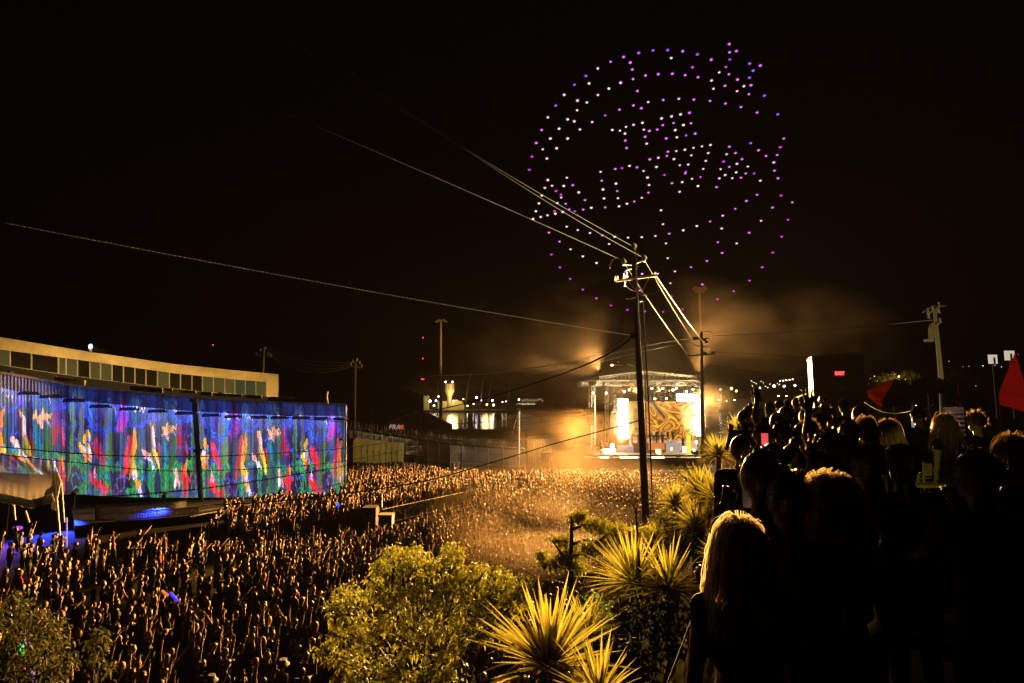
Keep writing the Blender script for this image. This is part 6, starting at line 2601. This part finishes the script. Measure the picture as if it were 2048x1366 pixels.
TP = [
    # px, py, scale, body, top, hair, style, skin, yaw offset, label
    (1481, 1100, .92, 'down_f', 'black', 'blond', 'long', 0, 0, "person with long backlit blond hair seen from behind, nearest on the terrace"),
    (1668, 1026, .95, 'stretch', 'black', 'brown', 'curly', 0, .1, "person with big curly hair stretching an arm left, seen from behind"),
    (1524, 958, 1.04, 'phone', 'black', 'brown', 'short', 0, 0, "short haired person holding hands up to the left, beside the spiky plant"),
    (1578, 1000, 1.0, 'down_m', 'black', 'brown', 'short', 1, 0, "round headed person in black between the blond and the curly haired one"),
    (1704, 1010, .88, 'leftup', 'black', 'black', 'long', 0, 0, "person raising one bare arm straight up with open hand"),
    (1660, 895, 1.02, 'down_m', 'black', 'black', 'short', 1, .2, "dark short haired person behind the curly haired one"),
    (1527, 872, .98, 'phone', 'black', 'black', 'short', 1, 2.6, "dark haired person facing the camera with a red lit phone"),
    (1513, 800, 1.03, 'point', 'black', 'black', 'short', 1, .3, "tall person standing over the others with one arm stretched out"),
    (1645, 801, 1.0, 'phone', 'white', 'brown', 'short', 0, -.6, "person in a white shirt looking down in front of the exit booth"),
    (1620, 868, 1.0, 'down_m', 'black', 'blond', 'short', 0, .1, "person with short lit hair in front of the booth's left corner"),
    (1779, 862, .97, 'down_f', 'black', 'blond', 'long', 0, .5, "person with a long blond ponytail in the dark crowd"),
    (1893, 850, .98, 'down_f', 'black', 'brown', 'long', 0, .4, "long haired person in front of the lit white shelf"),
    (1560, 812, .98, 'phone', 'grey', 'brown', 'short', 0, .3, "person in grey left of the awning, back row"),
    (1577, 810, .97, 'down_f', 'white', 'brown', 'long', 0, .1, "person in white top under the awning, back row"),
    (1594, 808, 1.0, 'down_m', 'dark blue', 'black', 'short', 1, .0, "person in dark blue under the awning, back row"),
    (1608, 806, 1.0, 'down_m', 'white', 'brown', 'cap', 0, .2, "capped person in white at the booth's lit side"),
    (1541, 818, .97, 'down_f', 'black', 'blond', 'long', 0, .3, "small blond person right of the tall standing one"),
    (1488, 838, .97, 'phone', 'grey', 'brown', 'short', 0, .1, "person at the terrace edge left of the tall standing one"),
    (1500, 826, .97, 'down_m', 'brown', 'brown', 'bun', 0, .3, "person with a hair bun at the terrace edge"),
    (1566, 868, 1.0, 'down_m', 'black', 'black', 'short', 1, .1, "dark person just behind the raised open hand"),
    (1700, 868, 1.0, 'down_m', 'black', 'black', 'short', 1, .1, "dark person below the EXIT sign"),
    (1735, 860, 1.0, 'down_f', 'black', 'brown', 'long', 0, .2, "dark long haired person right of the booth"),
    (1738, 935, 1.0, 'down_m', 'black', 'black', 'short', 1, .1, "dark person with a faint rim of light below the booth"),
    (1810, 930, 1.0, 'down_m', 'black', 'black', 'cap', 1, .2, "dark capped person left of the lit lattice chair"),
    (1960, 955, 1.03, 'phone', 'black', 'black', 'short', 1, .2, "large dark person near the right edge with hands forward"),
    (2030, 905, 1.0, 'stretch', 'black', 'brown', 'long', 0, .1, "person at the right edge with an outstretched lit forearm"),
    (1838, 832, 1.0, 'down_m', 'black', 'black', 'short', 1, .2, "dark person beside the pale upright post"),
    (1955, 845, 1.0, 'down_m', 'black', 'brown', 'short', 0, .2, "dark person right of the lit shelf"),
    (1590, 922, .97, 'down_f', 'black', 'brown', 'bun', 0, .1, "person with a hair bun just left of the raised arm"),
    (1690, 815, 1.0, 'down_m', 'black', 'black', 'short', 1, .2, "small dark person against the booth front"),
    (1482, 900, .96, 'down_m', 'black', 'brown', 'short', 1, 0, "person at the terrace edge beside the upright spiky plant"),
    (1556, 846, 1.0, 'leftup', 'black', 'brown', 'short', 1, 0, "person left of the booth with one arm up, second row from the back"),
    (1612, 836, .98, 'phone', 'black', 'brown', 'short', 0, .1, "person holding hands up before the booth's lit corner"),
    (1640, 850, 1.0, 'down_m', 'black', 'black', 'cap', 1, .1, "capped person right below the one in the white shirt"),
    (1596, 884, .96, 'down_m', 'black', 'brown', 'bun', 0, .1, "person with a bun in the middle rows of the terrace"),
    (1548, 920, .97, 'down_m', 'black', 'black', 'short', 1, -.1, "dark person just in front of the one facing the camera"),
    (1690, 905, 1.0, 'leftup', 'black', 'black', 'short', 1, .1, "dark person with one arm up below the EXIT sign"),
    (1720, 830, 1.0, 'down_f', 'black', 'black', 'long', 1, .1, "long dark haired person at the booth's right corner"),
    (1640, 938, .95, 'down_m', 'black', 'brown', 'short', 0, .1, "person directly behind the curly haired one"),
    (1574, 832, 1.0, 'phone', 'black', 'brown', 'cap', 0, .1, "capped person with raised hands between tall person and awning"),
]
ppl = []
for k, (px, py, s, bk_, top, hair, hs, skin, yo, label) in enumerate(TP):
    p, Y = head_place(px, py, s)
    rz = math.atan2(STAGE.y - p.y, STAGE.x - p.x) - math.pi / 2 + yo
    loc = Vector((p.x, p.y, tz(p.y) + .004))
    o = add_person(loc, rz, HB[bk_], top, hair, hs, skin, 0, label, GT, s)
    ppl.append(o)
strands(ppl[0], 3800, .30, .0, hair_lit, 1, .003, .0015, wind=(-.12, -.05, .0))
strands(ppl[1], 4200, .24, .4, hair_lit, 2, .014, .0018, puff=1.3)
strands(ppl[4], 400, .45, .3, hair_lit2, 3, .004)
strands(ppl[10], 500, .5, .3, hair_lit2, 4, .004, .002)
strands(ppl[11], 500, .42, .4, hair_lit2, 5, .005, .002)
for k in (2, 3, 5, 6, 7, 9, 19, 20, 22, 24, 26, 27, 29):
    strands(ppl[k], 520, .028, .3, hair_lit2 if k in (9, 27) else mat('dark_strand_hair', (.05, .03, .02), .45, vary=.2, spec=.4) if k == 2 else bpy.data.materials.get('dark_strand_hair') or hair_lit2, 6 + k, .003, .0018)
for k in (11, 21, 25):
    strands(ppl[k], 500, .35, .3, hair_lit2, 60 + k, .004, .0018)
# phones
for k, (px, py, Y, c, lb_) in enumerate(((1529, 880, 4.9, (1, .1, .12), "red lit phone held by the person facing the camera"), (1496, 990, 2.75, (.03, .02, .015), "phone held up beside the spiky plant"))):
    t = thing("smartphone", lb_, "phone", P(px, py, Y), 0, "phones on the terrace")
    mb = MB()
    mb.box(P(px, py, Y), (.07, .009, .14))
    part("case", mb, M['black'], t)
    mb = MB()
    mb.box(P(px, py, Y) + Vector((0, -.006, 0)), (.06, .003, .12))
    part("screen", mb, glow('phone_screen', c, .8), t)
# musicians on the stage
for k, (px, bi, top, lb_) in enumerate(((1281, 4, 'black', "performer in black bending at the left end of the mixer table"), (1308, 0, 'white', "performer in white with raised arms behind the mixer table"), (1315, 6, 'black', "performer in black at the middle of the mixer table"), (1325, 6, 'grey', "performer in grey at the mixer table"), (1336, 11, 'black', "performer with a phone right of the mixer table"), (1346, 6, 'black', "dark performer at the right end of the riser"))):
    p = SP(px, 880, 3.1)
    add_person((p.x, p.y, RZ + .004), math.pi + random.uniform(-.3, .3), bi, top, 'black', 'short', 1, 0, lb_, "performers on the stage riser")
p = SP(1366, 890, 3.4)
add_person((p.x, p.y, deck_z + .004), math.pi, 10, 'black', 'black', 'short', 1, 0, "dark performer standing alone right of the riser", "performers on the stage riser", 1.15)
p = SP(1203, 905, .2)
add_person((p.x, p.y, deck_z + .004), 2.6, 6, 'orange', 'brown', 'short', 1, 0, "person in an orange top at the stage's left edge", "performers on the stage riser")

# ------------------------------------------------------------------ light drones writing in the sky
DR = {
    'A': ((1040, 80), "2015,135,v 1815,140,v 1620,172,v 1415,228,p 1238,295,p 1505,305,p 1062,385,k 900,487,v 1533,400,p 943,590,w 743,608,v 1543,530,p 1713,482,p 1888,463,p 1373,580,k 1213,660,w 1603,693,p 603,745,k 1063,748,k 785,823,k 913,850,k 488,893,v 1750,845,k 1955,815,p 1548,890,p 1657,927,p 1357,948,p 780,957,w 380,1053,k 1162,1027,v 650,1080,w 740,1107,k 985,1117,k 1932,1067,k 1672,1127,w 1550,1155,k 1948,1160,p 295,1225,p 533,1208,w 818,1218,k 1260,1225,w 1365,1235,w 1447,1183,k 1690,1222,k 1765,1238,p 1873,1220,p 1433,1275,w 1708,1318,p 415,1342,w 650,1342,w"),
    'B': ((1320, 80), "153,243,w 310,150,p 510,193,v 700,265,p 945,53,p 950,165,p 1043,148,p 953,263,v 1225,318,v 1370,345,p 1270,417,v 443,370,m 900,365,m 808,440,w 940,465,p 1057,537,p 1222,512,v 167,458,p 343,477,p 518,505,p 703,550,w 888,622,p 1145,628,k 1243,613,p 730,662,w 1052,695,k 1213,738,p 1425,757,v 257,800,k 463,810,p 683,828,p 893,865,p 1105,912,p 1325,988,p 1607,1012,v 157,1040,k 280,1012,w 403,990,p 185,1130,p 320,1157,w 423,1133,p 208,1227,w 230,1325,w 357,1300,v 480,1275,p 1690,1343,p 85,1340,p"),
    'C': ((1040, 270), "1437,73,p 220,105,p 310,192,k 500,178,w 163,292,m 367,318,k 127,472,m 1455,175,p 1730,115,k 2020,225,p 2005,283,p 1888,307,k 1772,328,p 1863,433,k 1970,543,m 1300,460,p 1392,450,m 1495,418,k 1597,438,p 1687,488,k 1740,577,w 1762,680,k 1753,785,p 1663,855,k 1560,905,p 1460,935,w 1353,970,w 1337,860,k 1327,762,p 1310,660,w 1100,500,k 1115,620,p 1133,740,w 1147,863,w 1163,985,p 640,580,k 380,612,w 597,692,w 437,690,k 720,682,p 490,762,m 340,718,k 802,780,w 557,812,m 562,850,k 298,822,w 888,885,p 258,930,w 508,927,w 625,937,p 973,990,w 862,1015,p 217,1037,w 470,1037,m 482,1070,w 583,1047,w 673,1012,p 750,1040,v 375,1093,w 282,1115,k 178,1142,w 638,1248,w 788,1295,k 955,1335,w 395,1330,p 1925,1025,w 1952,1215,w"),
    'D': ((1320, 270), "222,217,k 340,198,k 457,172,k 573,153,k 688,133,k 190,325,k 427,275,k 658,243,k 270,410,k 385,400,k 625,350,k 350,500,v 345,520,p 590,460,k 437,595,k 553,572,m 303,640,k 163,655,p 518,693,w 267,772,k 947,157,p 1030,243,p 910,260,k 1118,327,p 867,360,m 1050,390,k 945,432,p 1200,428,k 828,463,k 1040,507,w 890,543,k 1170,522,p 1285,522,v 1105,580,p 987,587,k 810,590,k 1370,620,k 772,708,p 1237,108,v 1345,205,p 1447,283,p 1642,163,m 1600,270,p 1553,372,k 1563,483,p 1610,588,p 1325,813,p 1653,822,m 1180,897,p 1027,1005,p 1805,917,p 1535,988,p 857,1098,k 683,1178,p 1380,1168,k 1747,1155,m 503,1240,w 842,1273,k 317,1298,w"),
    'E': ((1040, 450), "1125,140,p 1293,157,w 1475,170,w 1662,162,w 1848,147,k 540,223,p 1217,257,k 1993,248,k 690,328,w 428,400,m 858,425,w 1045,515,w 2017,450,w 543,575,m 683,733,m 1443,638,p 1667,665,k 1880,662,k 855,880,m 1043,998,m 1637,890,p 1243,1095,m 1467,1155,m 1703,1178,m 1953,1183,m"),
    'F': ((1320, 450), "128,115,p 1217,103,p 1660,155,m 790,233,p 1047,248,k 847,378,p 1540,373,m 640,488,p 1395,573,m 203,630,k 423,573,p 142,793,k 578,808,p 1220,757,m 1008,900,m 785,1010,m 160,970,m 543,1098,m 307,1145,m"),
}
DC = {'v': ((.38, .07, 1), "violet"), 'p': ((.78, .13, .95), "purple"), 'k': ((1, .5, .82), "pink"), 'w': ((1, .72, .68), "pale"), 'm': ((.75, .02, .75), "magenta")}
body_m = mat('drone_shell', (.1, .1, .1), .5)
dm = {}
for k_, (c, nm) in DC.items():
    mb = MB()
    mb.box((0, 0, .12), (.3, .3, .12))
    for a in range(4):
        q = Vector((math.cos(a * math.pi / 2 + .78), math.sin(a * math.pi / 2 + .78), 0)) * .42
        mb.tube([Vector((0, 0, .12)), q + Vector((0, 0, .14))], .03, 4)
        mb.tube([q + Vector((0, 0, .14)), q + Vector((0, 0, .2))], .14, 8)
    mb.cur = 1
    mb.ell((0, 0, -.06), (.27, .27, .2), 2)
    mb.cur = 2
    mb.ell((0, 0, -.07), (.11, .29, .10), 2)
    dm[k_] = mb.mesh("light_drone", [body_m, glow('drone_halo_' + nm, c, 1.3), glow('drone_core_' + nm, tuple(min(1, x * .5 + .5) for x in c), 3.0)])


def where(x, y):
    if 1218 < x < 1270 and 240 < y < 300:
        return "letter T of THE"
    if 1270 < x < 1332 and 225 < y < 300 and not (x > 1325 and y < 270):
        return "letter H of THE"
    if 1325 < x < 1395 and 220 < y < 280:
        return "letter E of THE"
    if 1064 < x < 1190 and 412 > y > 350 or 1060 < x < 1190 and 400 < y < 440:
        return "slanting letters at the left"
    if 1195 < x < 1215 and 335 < y < 418:
        return "letter I of the lower word"
    if 1222 < x < 1302 and 325 < y < 416:
        return "letter D of the lower word"
    if 1312 < x < 1424 and 285 < y < 386:
        return "letter W of the lower word"
    if 1430 < x < 1525 and 288 < y < 378:
        return "letter A of the lower word"
    if 1495 < x < 1572 and 270 < y < 360:
        return "letter Y of the lower word"
    if x > 1420 and y < 195:
        return "spray at the upper right"
    if y < 240 and x < 1230:
        return "arcs at the upper left"
    if y < 240:
        return "arcs over the lettering"
    if y < 340 and x < 1130:
        return "left rim of the circle"
    if y > 560:
        return "bottom rim of the circle"
    if x > 1480:
        return "lower right rim of the circle"
    if y > 410 and x < 1250:
        return "lower left arcs of the circle"
    return "arcs under the lettering"


nd_ = 0
ALL = []
for key, ((ox, oy), txt) in DR.items():
    for e in txt.split():
        X_, Y_, c = e.split(',')
        ALL.append((ox + float(X_) / 6.8267, oy + float(Y_) / 6.8267, c))
reg = {}
for px, py, c in ALL:
    reg.setdefault(where(px, py), []).append((px, py))


def spot_in(px, py, pts):
    xs_, ys_ = [q[0] for q in pts], [q[1] for q in pts]
    fx_ = (px - min(xs_)) / max(1, max(xs_) - min(xs_))
    fy_ = (py - min(ys_)) / max(1, max(ys_) - min(ys_))
    v = "top" if fy_ < .25 else "upper" if fy_ < .5 else "lower" if fy_ < .75 else "bottom"
    h = "far left" if fx_ < .2 else "left" if fx_ < .4 else "middle" if fx_ < .6 else "right" if fx_ < .8 else "far right"
    return v + " " + h


for px, py, c in ALL:
    Yd = 150 + (py - 100) * .06 + (px - 1300) * .03
    o = bpy.data.objects.new("light_drone", dm[c])
    o.location = P(px, py, Yd)
    o.rotation_euler = (0, 0, random.uniform(0, 1.5))
    s_ = random.uniform(1.25, 1.6)
    o.scale = (s_, s_, s_)
    col.objects.link(o)
    w_ = where(px, py)
    tag(o, f"{DC[c][1]} light drone at the {spot_in(px, py, reg[w_])} of the {w_}", "drone", "drones writing in the sky")
    nd_ += 1
print("drones", nd_)
# ------------------------------------------------------------------ air: even haze, and smoke drifting from the stage
def volume_mat(name, color, density, aniso=0.2, nz=None):
    m = bpy.data.materials.new(name)
    nt = nodes_of(m)
    nt.nodes.clear()
    out = nt.nodes.new("ShaderNodeOutputMaterial")
    pv = nt.nodes.new("ShaderNodeVolumePrincipled")
    pv.inputs['Color'].default_value = (*color, 1)
    pv.inputs['Density'].default_value = density
    pv.inputs['Anisotropy'].default_value = aniso
    nt.links.new(pv.outputs[0], out.inputs['Volume'])
    if nz:
        g = NG(nt)
        tc = nt.nodes.new("ShaderNodeTexCoord")
        f = g.noise(tc.outputs['Object'], nz, 3.0, 'Fac', .6)
        f = g.math('MULTIPLY', g.math('SUBTRACT', f, .42), 5.0, clamp=True)
        # soft edge: the puff thins towards its skin
        gen = g.vmath('LENGTH', g.vmath('MULTIPLY', g.vmath('SUBTRACT', tc.outputs['Generated'], (.5, .5, .5)), (2, 2, 2)))
        e = g.math('MULTIPLY', g.math('SUBTRACT', 1.0, gen), 2.2, clamp=True)
        nt.links.new(g.math('MULTIPLY', g.math('MULTIPLY', f, e), density), pv.inputs['Density'])
    return m


mb = MB()
mb.box((0, 140, 14), (1500, 1000, 34.4))
mb.v = [(x, y, max(-2.3, min(z, 80))) for x, y, z in mb.v]
mb = MB()
x0_, x1_, y0_, y1_, z0_, z1_ = -950, 950, -60, 950, -2.4, 120.0
mb.add([(x0_, y0_, z0_), (x1_, y0_, z0_), (x1_, y1_, z0_), (x0_, y1_, z0_), (x0_, y0_, z1_), (x1_, y0_, z1_), (x1_, y1_, z1_), (x0_, y1_, z1_)], [(0, 3, 2, 1), (4, 5, 6, 7), (0, 1, 5, 4), (1, 2, 6, 5), (2, 3, 7, 6), (3, 0, 4, 7)])
hz_ = link("haze", mb.mesh("haze", volume_mat('night_haze', (.95, .8, .6), .00003, .3)))
tag(hz_, None, None, None, "stuff")


def smoke(c, r, density, scale, label):
    mb = MB()
    mb.ell((0, 0, 0), (1, 1, 1), 3)
    o = link("smoke", mb.mesh("smoke", volume_mat('smoke', (.95, .72, .45), density, .3, scale)), None, c)
    o.scale = r
    return tag(o, label, "smoke", None, "stuff")


smoke(P(1075, 1055, 24), (4.8, 4.2, 1.9), .034, 1.0, "bright smoke drifting over the crowd left of the slender tree")
smoke(P(1120, 905, 60), (11, 8, 5), .014, 1.5, "smoke hanging left of the stage")
smoke(P(1440, 850, 55), (4, 5, 4.5), .03, 1.6, "smoke rising right of the stage")
smoke(P(1560, 680, 75), (17, 10, 9), .05, 1.6, "dim smoke cloud above and right of the stage")
smoke(P(1290, 680, 72), (20, 10, 10), .045, 1.6, "dim smoke above the stage roof")

smoke(P(1245, 840, 68), (1.7, 1.4, 3.4), .13, 1.2, "added fog puff making the halo round the left white light column")  # fog puffs added to give the lamp columns their halo
smoke(P(1388, 825, 68), (2.0, 1.4, 3.4), .13, 1.2, "added fog puff making the halo round the right white light column")
smoke(P(880, 790, 262), (26, 10, 14), .012, 1.2, "lit haze over the harbour lamps")

smoke(P(1060, 700, 78), (15, 9, 9), .03, 1.6, "dim brown smoke left above the stage")

smoke(P(1160, 985, 44), (13, 15, 2.6), .016, .5, "thin golden haze lying over the middle of the crowd")
